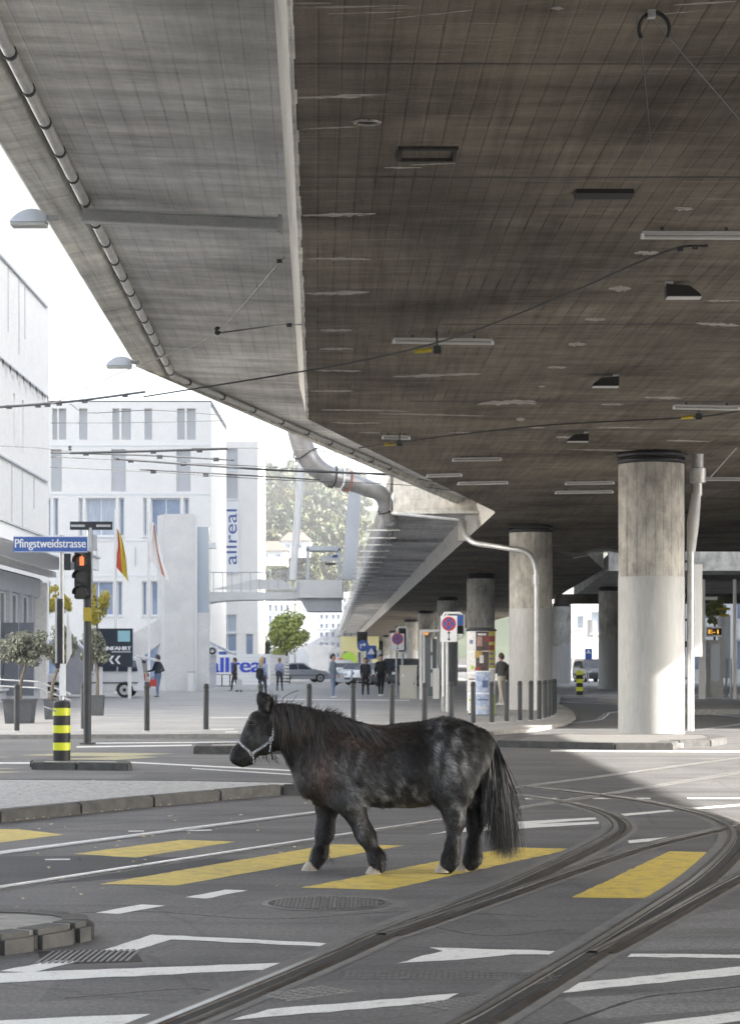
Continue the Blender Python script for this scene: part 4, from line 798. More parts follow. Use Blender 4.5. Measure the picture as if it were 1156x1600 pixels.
M['olive'] = worn('olive_leaf', (.11, .12, .09), (.22, .235, .185), 6, .6); M['bark'] = worn('bark', (.1, .085, .07), (.17, .15, .125), 12, .9, 0, .5); M['planter'] = worn('planter_plastic', (.05, .055, .062), (.075, .08, .09), 4, .55)
def leaves(mb, c, rad, n, size, seed, clumps=26, flat=1.0, shell=.55):
    r_ = np.random.default_rng(seed); cc = r_.normal(size=(clumps, 3)); cc /= np.linalg.norm(cc, axis=1)[:, None]; cc *= (shell+(1-shell)*r_.random((clumps, 1)))*.86; cr = r_.uniform(.13, .4, clumps); cc *= r_.uniform(.55, 1.25, (clumps, 1))
    k = r_.integers(0, clumps, n); d = r_.normal(size=(n, 3)); d /= np.linalg.norm(d, axis=1)[:, None]; p = cc[k]+d*(cr[k]*r_.random(n)**.4)[:, None]; p = np.array(c)+p*np.array(rad)
    nrm = d+r_.normal(0, .6, (n, 3)); nrm /= np.linalg.norm(nrm, axis=1)[:, None]; t1 = np.cross(nrm, r_.normal(size=(n, 3))); t1 /= np.linalg.norm(t1, axis=1)[:, None]+1e-9; t2 = np.cross(nrm, t1); s_ = size*r_.uniform(.6, 1.3, n)[:, None]
    V_ = np.stack([p-t1*s_, p+t2*s_*.5, p+t1*s_, p-t2*s_*.5], 1).reshape(-1, 3); o = len(mb.v); mb.v += [tuple(v) for v in V_]; b = np.arange(n)*4+o; mb.f += [tuple(q) for q in np.stack([b, b+1, b+2, b+3], 1)]; mb.m += [0]*n
    return [Vector(np.array(c)+q*np.array(rad)) for q in cc]
def tree(name, base, h0, c, rad, leafmat, label, cat='tree', n=2600, size=.09, seed=1, tr=.09, group=None, clumps=26):
    t = thing(name, base, label, cat, group); mb = MB(); cs = leaves(mb, c, rad, n, size, seed, clumps); mb.build('crown', M[leafmat], t); b = MB(); base = Vector(base); f = Vector((c[0]*.7+base.x*.3, c[1]*.7+base.y*.3, c[2]-rad[2]*.75)); r_ = random.Random(seed)
    b.tube([base, base.lerp(f, .5)+Vector((r_.uniform(-.1, .1), 0, 0)), f], [tr, tr*.8, tr*.7], 8)
    for q in cs[::3]: b.tube([f, f.lerp(q, .5)+Vector((0, 0, -.1*rad[2])), q], [tr*.55, tr*.35, tr*.15], 5)
    b.build('trunk', M['bark'], t, smooth=True); return t
for (x0, x1, yt, yb, cx_, cy_, rx, ry, lb, lt, sd) in ((8, 55, 1092, 1130, 45, 1012, 46, 36, 'tapered black planter at the left edge holding an olive tree', 'olive tree in the left planter', 3), (70, 91, 1092, 1124, 96, 1014, 26, 36, 'black planter behind the striped post', 'olive tree behind the street name pole', 4), (142, 163, 1086, 1118, 150, 1010, 26, 34, 'black planter right of the traffic light pole', 'olive tree right of the traffic light pole', 5)):
    b = G((x0+x1)/2, yb, ZP); s = b.y/F; w_ = (x1-x0)*s/2; h_ = (yb-yt)*s; t = thing('planter', b, lb, 'planter', 'olive tree planters')
    MB().add([b+Vector((sx*w_*f_, sy*w_*f_, z)) for z, f_ in ((0, .84), (h_*.93, .98), (h_*.93, 1.06), (h_, 1.06), (h_, .95), (h_*.9, .93)) for sx, sy in ((-1, -1), (1, -1), (1, 1), (-1, 1))], [(i*4+j, i*4+(j+1) % 4, i*4+4+(j+1) % 4, i*4+4+j) for i in range(5) for j in range(4)]+[(3, 2, 1, 0)]).build('pot', M['planter'], t); MB().sheet([b+Vector((sx*w_*.93, sy*w_*.93, h_*.9)) for sx, sy in ((-1, -1), (1, -1), (1, 1), (-1, 1))]).build('soil', M['bark'], t)
    cc = P(cx_, cy_, b.y); tree('olive_tree', b+Vector((0, 0, h_*.9)), 0, cc, (rx*s, rx*s*.8, ry*s), 'olive', 'grey green '+lt, 'tree', 4200, .045, sd, .055, 'olive trees in planters', 34)
# black direction board
M['boardnavy'] = plain('board_navy', (.012, .022, .04), .4); M['teal'] = plain('board_teal', (.3, .55, .62), .4)
c = P(179, 1032-20, 85); s = 85/F; t = thing('direction_board', (c.x, 85, ZP), 'dark navy entrance board with white arrows and a teal square', 'sign')
for x in (158, 203): MB().box((P(x, 0, 85.1).x, 85.1, 1.2), (.14, .1, 2.3)).build('post', M['wpaint'], t)
pb = MB().box(c, (58*s, .08, 60*s)).build('panel', M['boardnavy'], t); MB().box(P(194, 994, 84.945), (19*s, .02, 17*s)).build('teal_square', M['teal'], pb)
text_part('lettering', 'EINFAHRT', M['enamel'], pb, face_cam(P(183, 1013, 84.95)), 44*s, 6*s, .015); MB().box(P(190, 1018.5, 84.95), (30*s, .01, 1.6*s)).build('fine_print', M['lampgrey'], pb)
for x in (173, 183):
    q = P(x, 1031, 84.94); MB().extr([q+Vector((a*s, 0, b*s)) for a, b in ((-3, 0), (2, 6.5), (6, 6.5), (1, 0), (6, -6.5), (2, -6.5))], (0, 0, 0), (0, .01, 0)).build('arrow', M['enamel'], pb, fix=True)
# flags
def flag(x, y0, y1, D_, lb, bands, fx, fy0, fy1, fw, sd):
    t = thing('flagpole', (P(x, 0, D_).x, D_, ZP), lb, 'flag'); MB().tube([(P(x, 0, D_).x, D_, ZP), P(x, y0, D_)], .065, 8).build('pole', M['wpaint'], t, smooth=True); s = D_/F; n = 14; k = 8
    for bi_, (f0, f1, mt) in enumerate(bands):
        vs_ = []; mb = MB()
        for i in range(n+1):
            for j in range(k+1):
                v_ = i/n; u_ = f0+(f1-f0)*j/k; wdt = fw*(.25+.75*v_); xx = x+2+u_*wdt*.9+1.2*math.sin(v_*5+sd); yy = fy0+(fy1-fy0)*(v_*(.75+.25*u_))+u_*9
                q = P(xx, yy, D_-.05); q.y += .14*math.sin(u_*9+v_*3+sd); vs_.append(q)
        mb.add(vs_, [(i*(k+1)+j, i*(k+1)+j+1, (i+1)*(k+1)+j+1, (i+1)*(k+1)+j) for i in range(n) for j in range(k)]); mb.build('cloth', M[mt], t, smooth=True)
M['fred'] = plain('flag_red', (.5, .08, .04), .8); M['fyel'] = plain('flag_yellow', (.62, .5, .05), .8); M['fwhite'] = plain('flag_white', (.8, .8, .8), .8); M['forange'] = plain('flag_rust', (.5, .2, .1), .8)
flag(181, 795, 1060, 100, 'white pole with a hanging red and yellow flag', [(0, .42, 'fred'), (.42, .85, 'fyel'), (.85, 1, 'fwhite')], 183, 826, 905, 26, 0); flag(233, 800, 1070, 98, 'white pole with a hanging white flag with a rust band', [(0, .62, 'fwhite'), (.62, .8, 'forange'), (.8, 1, 'fwhite')], 235, 812, 900, 32, 2)
# ------------------------------------------------------------------ buildings
M['wallwhite'] = worn('white_render', (.82, .80, .765), (.88, .86, .825), 1.2, .8, 0, .05, 12)
M['wallgrey'] = worn('pale_grey_render', (.5, .52, .55), (.58, .6, .62), 1.0, .8, 0, .05, 12)
M['fairface'] = worn('fair_concrete', (.68, .675, .66), (.78, .775, .76), 1.1, .8, 0, .1, 14, c3=(.62, .62, .62))
M['winblue'] = worn('blue_window', (.2, .26, .38), (.36, .43, .56), .8, .12, 0, 0, 6); M['curtain'] = worn('curtained_window', (.38, .44, .52), (.56, .6, .66), 2.5, .25, 0, 0, 8, (3, 1, .3)); M['shadepanel'] = plain('grey_reveal_panel', (.52, .53, .55), .6)
M['frame'] = plain('window_frame', (.74, .75, .76), .5); M['roofdark'] = plain('dark_roof', (.12, .12, .13), .7); M['tile'] = worn('roof_tile', (.14, .1, .085), (.2, .15, .13), 4, .8)
def facade(root, p0, ux, W, z0, z1, ops, mat, depth=.35, name='wall', th=None):
    """wall plane from p0 along ux with real openings; each opening gets reveals, a frame and a pane"""
    p0 = Vector(p0); ux = Vector(ux).normalized(); n = Vector((ux.y, -ux.x, 0)); xs = sorted({0, W, *[o[0] for o in ops], *[o[1] for o in ops]}); zs = sorted({z0, z1, *[o[2] for o in ops], *[o[3] for o in ops]}); mb = MB()
    pt = lambda x, z, d=0: p0+ux*x-n*d+Vector((0, 0, z))
    for a, b in zip(xs, xs[1:]):
        for c, d in zip(zs, zs[1:]):
            m_ = ((a+b)/2, (c+d)/2)
            if not any(o[0] < m_[0] < o[1] and o[2] < m_[1] < o[3] for o in ops): mb.add([pt(a, c), pt(b, c), pt(b, d), pt(a, d)], [(0, 1, 2, 3)])
    for o in ops:
        a, b, c, d = o[:4]; q = [(a, c), (b, c), (b, d), (a, d)]
        for i in range(4): u, v = q[i], q[(i+1) % 4]; mb.add([pt(*u), pt(*v), pt(*v, depth), pt(*u, depth)], [(3, 2, 1, 0)])
    w_ = mb.build(name, M[mat], root)
    for o in ops:
        a, b, c, d = o[:4]; e = o[5] if len(o) > 5 else .08; g = MB().add([pt(a, c, depth-.02), pt(b, c, depth-.02), pt(b, d, depth-.02), pt(a, d, depth-.02)], [(0, 1, 2, 3)]).build('window', M[o[4]], root)
        if e:
            f = MB()
            for (x0, x1, y0, y1) in ((a, b, c, c+e), (a, b, d-e, d), (a, a+e, c+e, d-e), (b-e, b, c+e, d-e)): f.extr([pt(x0, y0, depth-.03), pt(x1, y0, depth-.03), pt(x1, y1, depth-.03), pt(x0, y1, depth-.03)], (0, 0, 0), n*.06)
            if b-a > 1.2: f.extr([pt((a+b)/2-.04, c+e, depth-.03), pt((a+b)/2+.04, c+e, depth-.03), pt((a+b)/2+.04, d-e, depth-.03), pt((a+b)/2-.04, d-e, depth-.03)], (0, 0, 0), n*.05)
            f.build('frame', M['frame'], g, fix=True); MB().extr([pt(a-.06, c-.09, 0), pt(b+.06, c-.09, 0), pt(b+.06, c-.01, 0), pt(a-.06, c-.01, 0)], n*.002, n*.09).build('sill', M['frame'], g, fix=True)
    return w_
# centre building, facing the camera
BD = 150; k = BD/F; X0 = P(60, 0, BD).x; zz = lambda y_, D_=BD: HC-(y_-YH)*D_/F; ops = []
for x0, x1 in ((82, 90), (92, 104), (124, 137), (176, 187), (190, 205), (226, 238), (277, 289), (292, 306)): ops.append((x0, x1, 687, 638, 'shadepanel', 0))
for x0, x1 in ((80, 97), (174, 197), (276, 298)): ops.append((x0, x1, 768, 702, 'shadepanel', 0))
for x0, x1, mt in ((70, 80, 'winblue'), (84, 92, 'winblue'), (123, 130, 'curtain'), (134, 182, 'curtain'), (186, 195, 'winblue'), (224, 230, 'winblue'), (236, 283, 'winblue'), (287, 296, 'winblue')): ops.append((x0, x1, 838, 778, mt, .1))
for x0, x1, mt in ((70, 80, 'winblue'), (130, 178, 'winblue'), (183, 192, 'winblue'), (222, 230, 'winblue'), (236, 283, 'winblue')): ops.append((x0, x1, 962, 908, mt, .1))
for x0, x1, mt in ((70, 92, 'winblue'), (124, 178, 'winblue'), (224, 290, 'winblue')): ops.append((x0, x1, 1064, 1000, mt, .1))
cb_ = thing('office_building', (P(210, 0, BD).x, BD, 0), 'white office block with recessed upper windows behind the trolley wires', 'building')
facade(cb_, (X0, BD, 0), (1, 0, 0), P(330, 0, BD).x-X0, 0, zz(628), [((x0-60)*k, (x1-60)*k, zz(y0), zz(y1), mt, e) for x0, x1, y0, y1, mt, e in ops], 'wallwhite')
MB().prism([(X0, BD+.4), (P(330, 0, BD).x, BD+.4), (P(330, 0, BD).x, BD+16), (X0, BD+16)], zz(628)-.3, zz(628)+.15).build('roof', M['roofdark'], cb_)
MB().prism([(P(330, 0, BD).x-.3, BD+.01), (P(330, 0, BD).x, BD+.01), (P(330, 0, BD).x, BD+16), (P(330, 0, BD).x-.3, BD+16)], 0, zz(628)-.31).build('side_wall', M['wallwhite'], cb_)
for y_ in (696, 772, 845, 900): MB().box((P(195, 0, BD).x, BD-.015, zz(y_)), (12.1, .03, .1)).build('string_course', M['frame'], cb_)
for x in (110, 152, 212, 258, 312): MB().box((P(x, 0, BD).x, BD-.04, zz(870)), (.05, .06, 1.3)).build('panel_joint', M['shadepanel'], cb_)
# tower wing with the vertical name
TD = 172; kt = TD/F; x0t = P(326, 0, TD).x; zt = lambda y_: HC-(y_-YH)*TD/F
tw = thing('sign_tower', (P(362, 0, TD).x, TD, 0), 'white tower wing with vertical blue lettering left of the wooded hill', 'building')
to = [(x_*kt, (x_+w_)*kt, zt(y1), zt(y0), mt, .06) for x_, w_, y0, y1, mt in ((2, 14, 835, 870, 'winblue'), (2, 14, 880, 918, 'paleglass'), (24, 22, 700, 735, 'shadepanel'), (24, 22, 742, 780, 'shadepanel'), (16, 28, 960, 988, 'paleglass'), (16, 28, 990, 1018, 'winblue'), (16, 28, 1020, 1060, 'paleglass'), (58, 12, 990, 1055, 'winblue'))]
facade(tw, (x0t, TD, 0), (1, 0, 0), 77*kt, 0, zt(690), to, 'wallwhite', .25)
MB().prism([(x0t+77*kt, TD+.01), (x0t+77*kt, TD+12), (x0t+77*kt-.3, TD+12), (x0t+77*kt-.3, TD+.01)], 0, zt(690)).build('side_wall', M['wallwhite'], tw); MB().prism([(x0t, TD+.3), (x0t+77*kt-.31, TD+.3), (x0t+77*kt-.31, TD+12), (x0t, TD+12)], zt(690)-.4, zt(690)-.1).build('roof', M['roofdark'], tw)
bn = MB().box((P(360.5, 0, TD).x, TD-.1, zt(840)), (25*kt, .08, 112*kt)).build('banner', M['enamel'], tw); M['signink'] = plain('lettering_blue', (.05, .1, .32), .4)
text_part('lettering', 'allreal', M['signink'], bn, Matrix.Translation(Vector((P(361, 0, TD).x, TD-.15, zt(839)))) @ Matrix.Rotation(math.radians(90), 4, 'X') @ Matrix.Rotation(math.radians(90), 4, 'Z'), 86*kt, 19*kt)
for x in range(328, 344, 3): MB().box((P(x, 0, TD).x, TD-.12, zt(1000)), (.05, .2, 4.4)).build('fin', M['wallgrey'], tw)
# left building along the street
LX = -16.7; lb_ = thing('tall_white_building', (LX, 95, 0), 'tall blank white building at the left edge with dark gutter lines', 'building')
facade(lb_, (LX, 40, 0), (0, 1, 0), 70, 0, 27.5, [(a, a+.5, z0, z0+2.6, 'shadepanel', 0) for z0 in (11.6,) for a in (59.0, 61.5)], 'wallwhite', .2)
MB().prism([(LX-12, 40), (LX-.01, 40), (LX-.01, 110), (LX-12, 110)], 27.0, 27.45).build('roof', M['roofdark'], lb_); MB().prism([(LX-12, 109.7), (LX-.02, 109.7), (LX-.02, 110), (LX-12, 110)], 0, 26.9).build('end_wall', M['wallwhite'], lb_)
for z in (10.9, 15.3, 19.9): MB().box((LX+.06, 76, z), (.1, 66, .08)).build('gutter', M['shadepanel'], lb_)
for y_ in np.arange(94.8, 109, 1.9): MB().add([(LX+.2, y_, 15.2), (LX+.2, y_+.5, 15.2), (LX+.2, y_+.3, 14.75)], [(0, 1, 2), (2, 1, 0)]).build('gutter_bracket', M['darkgrey'], lb_)
for y_, z0, z1 in ((97.5, 19.8, 16.8), (100.5, 19.8, 16.2), (102.2, 19.8, 17.2), (98.5, 10.8, 7.6), (101.5, 10.8, 7.2), (105, 10.8, 9.2)): MB().box((LX+.02, y_, (z0+z1)/2), (.05, .06, z0-z1)).build('downpipe', M['shadepanel'], lb_)
# low building with slatted canopy
t = thing('canopy_building', (-13, 82, 0), 'low grey building at left under a slatted white canopy', 'building')
facade(t, (-13.4, 62, 0), (0, 1, 0), 24, 0, 4.9, [(12+i*2.6, 14.1+i*2.6, .6, 4.2, 'glass', .1) for i in range(5)], 'wallgrey', .25); MB().prism([(-20, 62), (-13.41, 62), (-13.41, 86), (-20, 86)], 4.7, 4.95).build('roof', M['roofdark'], t)
MB().box((-13.6, 86.1, 2.4), (.9, .3, 4.8)).build('corner_post', M['wallwhite'], t); MB().box((-11.35, 75, 5.62), (.16, 26, .5)).build('canopy_fascia', M['frame'], t); MB().box((-12.4, 75, 5.9), (2.4, 26, .06)).build('canopy_top', M['wallgrey'], t)
for i in range(26): MB().box((-12.4, 62.5+i, 5.5), (2.0, .1, .22)).build('slat', M['frame'], t)
MB().box((-13.2, 75, 5.2), (.3, 26, .22)).build('canopy_beam', M['wallwhite'], t)
t = thing('stair_wall', (P(118, 0, 70).x, 70, ZP), 'dark grey sloping stair wall behind the olive trees', 'wall'); MB().extr([P(100, 985, 70), P(142, 1030, 70), P(142, 1085, 70), P(100, 1085, 70)], (0, 0, 0), (0, .3, 0)).build('panel', worn('slate_panel', (.13, .14, .17), (.18, .19, .22), 3, .6), t, fix=True); MB().tube([P(98, 978, 69.9), P(142, 1024, 69.9)], .03, 6).build('handrail', M['galv'], t)
for y_ in (1062, 1072): MB().tube([P(0, y_, 62), P(60, y_+3, 62), P(110, y_+22, 58)], .025, 6).build('railing', M['galv'], t)
t = thing('grey_hoarding', (P(20, 0, 78).x, 78, ZP), 'dark blue grey panel fence under the canopy at the left edge', 'fence'); 
for i in range(4): MB().box(P(-30+i*24, 1030, 78), (.54, .05, 2.7)).build('panel', M['darkgrey'] if False else worn('bluegrey_panel', (.15, .165, .2), (.2, .215, .25), 3, .6), t)
# concrete pier with stair flank
t = thing('concrete_pier', (P(275, 0, 110).x, 110, ZP), 'tall slab like concrete pier right of the flags', 'pier'); zp = lambda y_: HC-(y_-YH)*110/F; px = lambda x, D_=110: P(x, 0, D_).x
MB().prism([(px(258), 110), (px(305), 110.0), (px(305), 112), (px(244), 112.4), (px(242), 111.4)], 0, zp(803)).build('slab', M['fairface'], t)
MB().box((px(315), 111, zp(900)), (.66, .8, 5.2)).build('slot', M['paleglass'], t); MB().box((px(316), 110.4, zp(1020)), (.7, .3, 4.2)).build('lower_wall', M['fairface'], t); MB().box((px(321), 111, zp(851)), (.95, .7, .3)).build('landing', M['frame'], t)
MB().extr([P(258, 962, 110.5), P(190, 1000, 113), P(178, 1045, 113.5), P(196, 1045, 113), P(258, 1000, 110.5)], (0, 0, 0), (0, .4, 0)).build('stair_flank', M['fairface'], t, fix=True)
MB().extr([P(305, 806, 109.9), P(308, 806, 109.9), P(308, 1082, 109.9), P(305, 1082, 109.9)], (0, 0, 0), (0, .5, 0)).build('arris', M['frame'], t, fix=True)
# footbridge
t = thing('footbridge', P(400, 930, 113), 'pale concrete footbridge slab spanning from the pier to the viaduct', 'bridge'); a, b = P(305, 0, 113).x, P(478, 0, 113).x
n = 12; top = [Vector((a+(b-a)*i/n, 113, zp(922)+.0)) for i in range(n+1)]; bot = [Vector((a+(b-a)*i/n, 113, zp(934)-.35*(1-i/n)**6)) for i in range(n+1)]
MB().extr(top+bot[::-1], (0, 0, 0), (0, 2.4, 0)).build('slab', M['fairface'], t, fix=True); MB().extr([v+Vector((0, -.01, 0)) for v in (top[0], top[-1], top[-1]+Vector((0, 0, 1.0)), top[0]+Vector((0, 0, 1.0)))], (0, 0, 0), (0, .03, 0)).build('glass_parapet', plain('parapet_glass', (.6, .64, .68), .1), t, fix=True) if False else None
MB().tube([top[0]+Vector((0, 0, 1.05)), top[-1]+Vector((0, 0, 1.05))], .03, 6).build('handrail', M['galv'], t)
for i in range(n+1): MB().tube([top[i], top[i]+Vector((0, 0, 1.05))], .02, 5).build('baluster', M['galv'], t)
MB().extr([P(330, 921, 113.2), P(465, 921, 113.2), P(440, 905, 113.2), P(402, 905, 113.2)], (0, 0, 0), (0, .2, 0)).build('sloped_parapet', M['fairface'], t, fix=True)
t = thing('bridge_abutment', P(498, 930, 112), 'pale concrete box block where the footbridge meets the viaduct', 'bridge'); MB().extr([P(463, 906, 112), P(535, 906, 112), P(535, 934, 112), P(463, 934, 112)], (0, 0, 0), (0, 4, 0)).build('box', M['fairface'], t, fix=True); MB().extr([P(468, 934.5, 112.3), P(533, 934.5, 112.3), P(533, 955, 112.3), P(479, 955, 112.3)], (0, 0, 0), (0, 3, 0)).build('underside', M['wallgrey'], t, fix=True); MB().extr([P(463, 910, 111.9), P(468, 906, 111.9), P(468, 930, 111.9), P(464, 925, 111.9)], (0, 0, 0), (0, .5, 0)).build('chamfer', M['wallgrey'], t, fix=True)
t = thing('stop_shelter', P(505, 905, 120), 'grey bus shelter frame up on the bridge head', 'shelter')
for x in (481, 530): MB().extr([P(x-2, 857, 120), P(x+2, 857, 120), P(x+2, 905, 120), P(x-2, 905, 120)], (0, 0, 0), (0, .2, 0)).build('post', M['wallgrey'], t, fix=True)
MB().extr([P(478, 853, 120), P(533, 853, 120), P(533, 860, 120), P(478, 860, 120)], (0, 0, 0), (0, 1.8, 0)).build('roof', M['wallgrey'], t, fix=True); MB().extr([P(502, 868, 121), P(531, 868, 121), P(531, 877, 121), P(502, 877, 121)], (0, 0, 0), (0, .05, 0)).build('sign_panel', M['enamel'], t, fix=True); MB().extr([P(519, 867, 120.9), P(528, 867, 120.9), P(528, 871, 120.9), P(519, 871, 120.9)], (0, 0, 0), (0, .05, 0)).build('blue_panel', M['signblue'], t, fix=True); MB().extr([P(508, 879, 121), P(524, 879, 121), P(524, 883, 121), P(508, 883, 121)], (0, 0, 0), (0, .05, 0)).build('bench', M['roofdark'], t, fix=True)
t = thing('stair_tower', P(545, 905, 118), 'pale bluish slab tower between the shelter and the rungs', 'tower'); MB().extr([P(544, 772, 118), P(564, 766, 118), P(556, 905, 118), P(534, 905, 118)], (0, 0, 0), (0, .7, 0)).build('slab', M['wallgrey'], t, fix=True)
t = thing('light_mast', P(458, 905, 105), 'slim white mast leaning up towards the duct bend', 'mast'); MB().tube([P(457, 906, 105), P(462, 850, 105), P(467, 780, 105), P(471, 712, 105), P(474, 668, 105)], .19, 10).build('mast', M['wpaint'], t, smooth=True)
# white hoarding with lettering
HD = 142; kh = HD/F; t = thing('hoarding', P(392, 1070, HD), 'white boarded hoarding with large blue lettering on the plaza', 'hoarding')
for i in range(9):
    y0 = 1022+i*5.4; MB().extr([P(333, y0, HD), P(422, y0, HD), P(422, y0+5.1, HD), P(333, y0+5.1, HD)], (0, 0, 0), (0, .08, 0)).build('plank', M['wpaint'], t, fix=True)
    MB().extr([P(422.3, y0+.2, HD), P(452, y0+3-.2*i, HD+6), P(452, y0+7.6-.45*i, HD+6), P(422.3, y0+5.2, HD)], (0, 0, 0), (0, .08, 0)).build('plank', M['wpaint'], t, fix=True)
pz = MB().box(P(377, 1046, HD+.15), (88*kh, .1, 46*kh)).build('backing', M['galv'], t); M['ink2'] = plain('hoarding_blue', (.03, .07, .5), .4)
text_part('lettering', 'allreal', M['ink2'], t, face_cam(P(371, 1039, HD-.03)), 86*kh, 23*kh, .05)
# kiosk left of the hoarding
t = thing('striped_kiosk', P(332, 1075, 125), 'grey ribbed kiosk with a sloping roof left of the hoarding', 'kiosk')
for i in range(6): MB().box(P(324+i*2.6, 1048, 125), (.08, .1, 2.2)).build('fin', M['wallgrey'], t)
MB().extr([P(320, 998, 124.8), P(366, 1021, 124.8), P(366, 1024, 124.8), P(320, 1004, 124.8)], (0, 0, 0), (0, 2, 0)).build('roof', M['wallgrey'], t, fix=True); MB().extr([P(323, 1010, 124.7), P(341, 1010, 124.7), P(341, 1024, 124.7), P(323, 1024, 124.7)], (0, 0, 0), (0, .06, 0)).build('sign_panel', M['enamel'], t, fix=True); q = P(332, 1017, 124.66); MB().tube([q+Vector((.17*math.cos(a), 0, .17*math.sin(a))) for a in np.linspace(0, 6.283, 13)], .06, 6).build('emblem', M['darkgrey'], t); MB().extr([P(342, 1018, 124.7), P(354, 1018, 124.7), P(354, 1023, 124.7), P(342, 1023, 124.7)], (0, 0, 0), (0, .06, 0)).build('blue_panel', M['signblue'], t, fix=True)
for i in range(4):
    b = G(322+i*12.5, 1072+.3*i, ZP); t = thing('cafe_table', b, ['first', 'second', 'third', 'fourth'][i]+' small dark cafe table from the left before the hoarding', 'table', 'cafe tables at the hoarding'); MB().tube([b, b+Vector((0, 0, .72))], .04, 6).build('leg', M['darkgrey'], t); MB().cyl(b, .38, ZP+.72, ZP+.76, 12).build('top', M['darkgrey'], t); MB().cyl(b, .25, ZP, ZP+.03, 10).build('foot', M['darkgrey'], t)
b = G(299, 1080, ZP); t = thing('litter_bin', b, 'slim white litter bin at the foot of the concrete pier', 'bin'); MB().cyl(b, .19, ZP, ZP+.95, 14).build('body', M['wpaint'], t, smooth=True); MB().cyl(b, .2, ZP+.97, ZP+1.02, 14).build('lid', M['galv'], t)
# far street: apartment block, pier, shop front
t = thing('apartment_block', P(440, 1050, 260), 'pale apartment block with small windows closing the far street', 'building'); ka = 260/F; ax = P(398, 0, 260).x; za = lambda y_: HC-(y_-YH)*260/F
facade(t, (ax, 260, 0), (1, 0, 0), 62*ka, 0, za(938), [(4*ka+i*9*ka, 8.5*ka+i*9*ka, za(y_+11), za(y_), 'winblue', .1) for i in range(6) for y_ in (945, 962, 980, 1000, 1020)], 'wallgrey', .3); MB().prism([(ax, 260.3), (ax+62*ka, 260.3), (ax+62*ka, 270), (ax, 270)], za(938)-.3, za(938)-.05).build('roof', M['tile'], t)
t = thing('far_block', P(520, 1050, 340), 'light grey housing block seen under the footbridge head', 'building'); ka = 340/F; ax = P(462, 0, 340).x; za = lambda y_: HC-(y_-YH)*340/F
facade(t, (ax, 340, 0), (1, 0, 0), 110*ka, 0, za(925), [(ox*ka, (ox+5)*ka, za(y_+8), za(y_), 'winblue', .12) for ox in (38, 46, 56, 64, 74, 84) for y_ in (934, 946, 960, 974, 988, 1004, 1020)], 'wallgrey', .4); MB().prism([(ax, 340.4), (ax+110*ka, 340.4), (ax+110*ka, 352), (ax, 352)], za(925)-.4, za(925)-.05).build('roof', M['roofdark'], t)
t = thing('bridge_pier', P(497, 1060, 230), 'squat pale concrete bridge pier at the end of the street', 'pier'); MB().extr([P(470, 1008, 230), P(522, 1008, 230), P(512, 1022, 230), P(511, 1062, 230), P(483, 1062, 230), P(482, 1022, 230)], (0, 0, 0), (0, 1.5, 0)).build('pier_wall', M['fairface'], t, fix=True)
t = thing('shop_front', P(560, 1060, 240), 'yellow and lime shop front under the far viaduct', 'shop'); ks_ = 240/F; facade(t, (P(532, 0, 240).x, 240, 0), (1, 0, 0), 60*ks_, 0, 4.6, [(4*ks_, 12*ks_, .5, 2.9, 'winblue', .1), (26*ks_, 33*ks_, .3, 2.9, 'glass', .1), (38*ks_, 48*ks_, .5, 2.9, 'winblue', .1)], 'wallwhite' if False else 'shopyel', .3) if M.setdefault('shopyel', plain('shop_yellow', (.62, .58, .3), .7)) else 0
MB().tube([P(545, 1030, 239.8), P(545, 1030, 239.7)], .8, 20).build('round_sign', plain('lime', (.35, .6, .05), .5), t); MB().box(P(532, 1045, 239.7), (.5, .2, 2.4)).build('red_panel', M['signred'], t)
# right: sunlit facade seen between the columns, shelter and display
t = thing('sunlit_facade', P(925, 1080, 190), 'bright sunlit facade seen between the columns at right', 'building'); kr = 190/F; ax = P(862, 0, 190).x; zr = lambda y_: HC-(y_-YH)*190/F
facade(t, (ax, 190, 0), (1, 0, 0), 130*kr, 0, zr(900), [(x_*kr, (x_+w_)*kr, zr(y1), zr(y0), mt, .1) for x_, w_, y0, y1, mt in ((38, 12, 962, 982, 'paleglass'), (54, 10, 968, 996, 'shadepanel'), (60, 40, 955, 990, 'paleglass'), (40, 60, 1034, 1076, 'winblue'), (8, 20, 990, 1060, 'winblue'))], 'wallwhite', .3); MB().prism([(ax, 190.3), (ax+130*kr, 190.3), (ax+130*kr, 205), (ax, 205)], zr(900)-.4, zr(900)-.05).build('roof', M['roofdark'], t); MB().box(P(930, 1018, 189.8), (80*kr, .2, 22*kr)).build('fascia_band', M['enamel'], t)
t = thing('pedestrian_sign', P(919, 1090, 150), 'blue pedestrian crossing sign before the sunlit facade', 'traffic sign'); t.location.z = .1; c = P(919, 1022, 150); MB().tube([(c.x, 150.1, .1), (c.x, 150.1, c.z)], .05, 6).build('post', M['galv'], t); MB().box(c, (.5, .04, .75)).build('plate', M['signblue'], t); MB().extr([c+Vector((a, -.03, b)) for a, b in ((-.18, .05), (.18, .05), (0, .33))], (0, 0, 0), (0, .006, 0)).build('triangle', M['enamel'], t, fix=True)
b = G(905, 1086, .1); t = thing('striped_bollard', b, 'small yellow and black striped bollard left of the largest column', 'bollard'); 
for i in range(6): MB().lathe((b.x, b.y), [(.15, .1+i*.18), (.15, .1+i*.18+.18)], 10).build('band', M['hiviz' if i % 2 else 'black'], t)
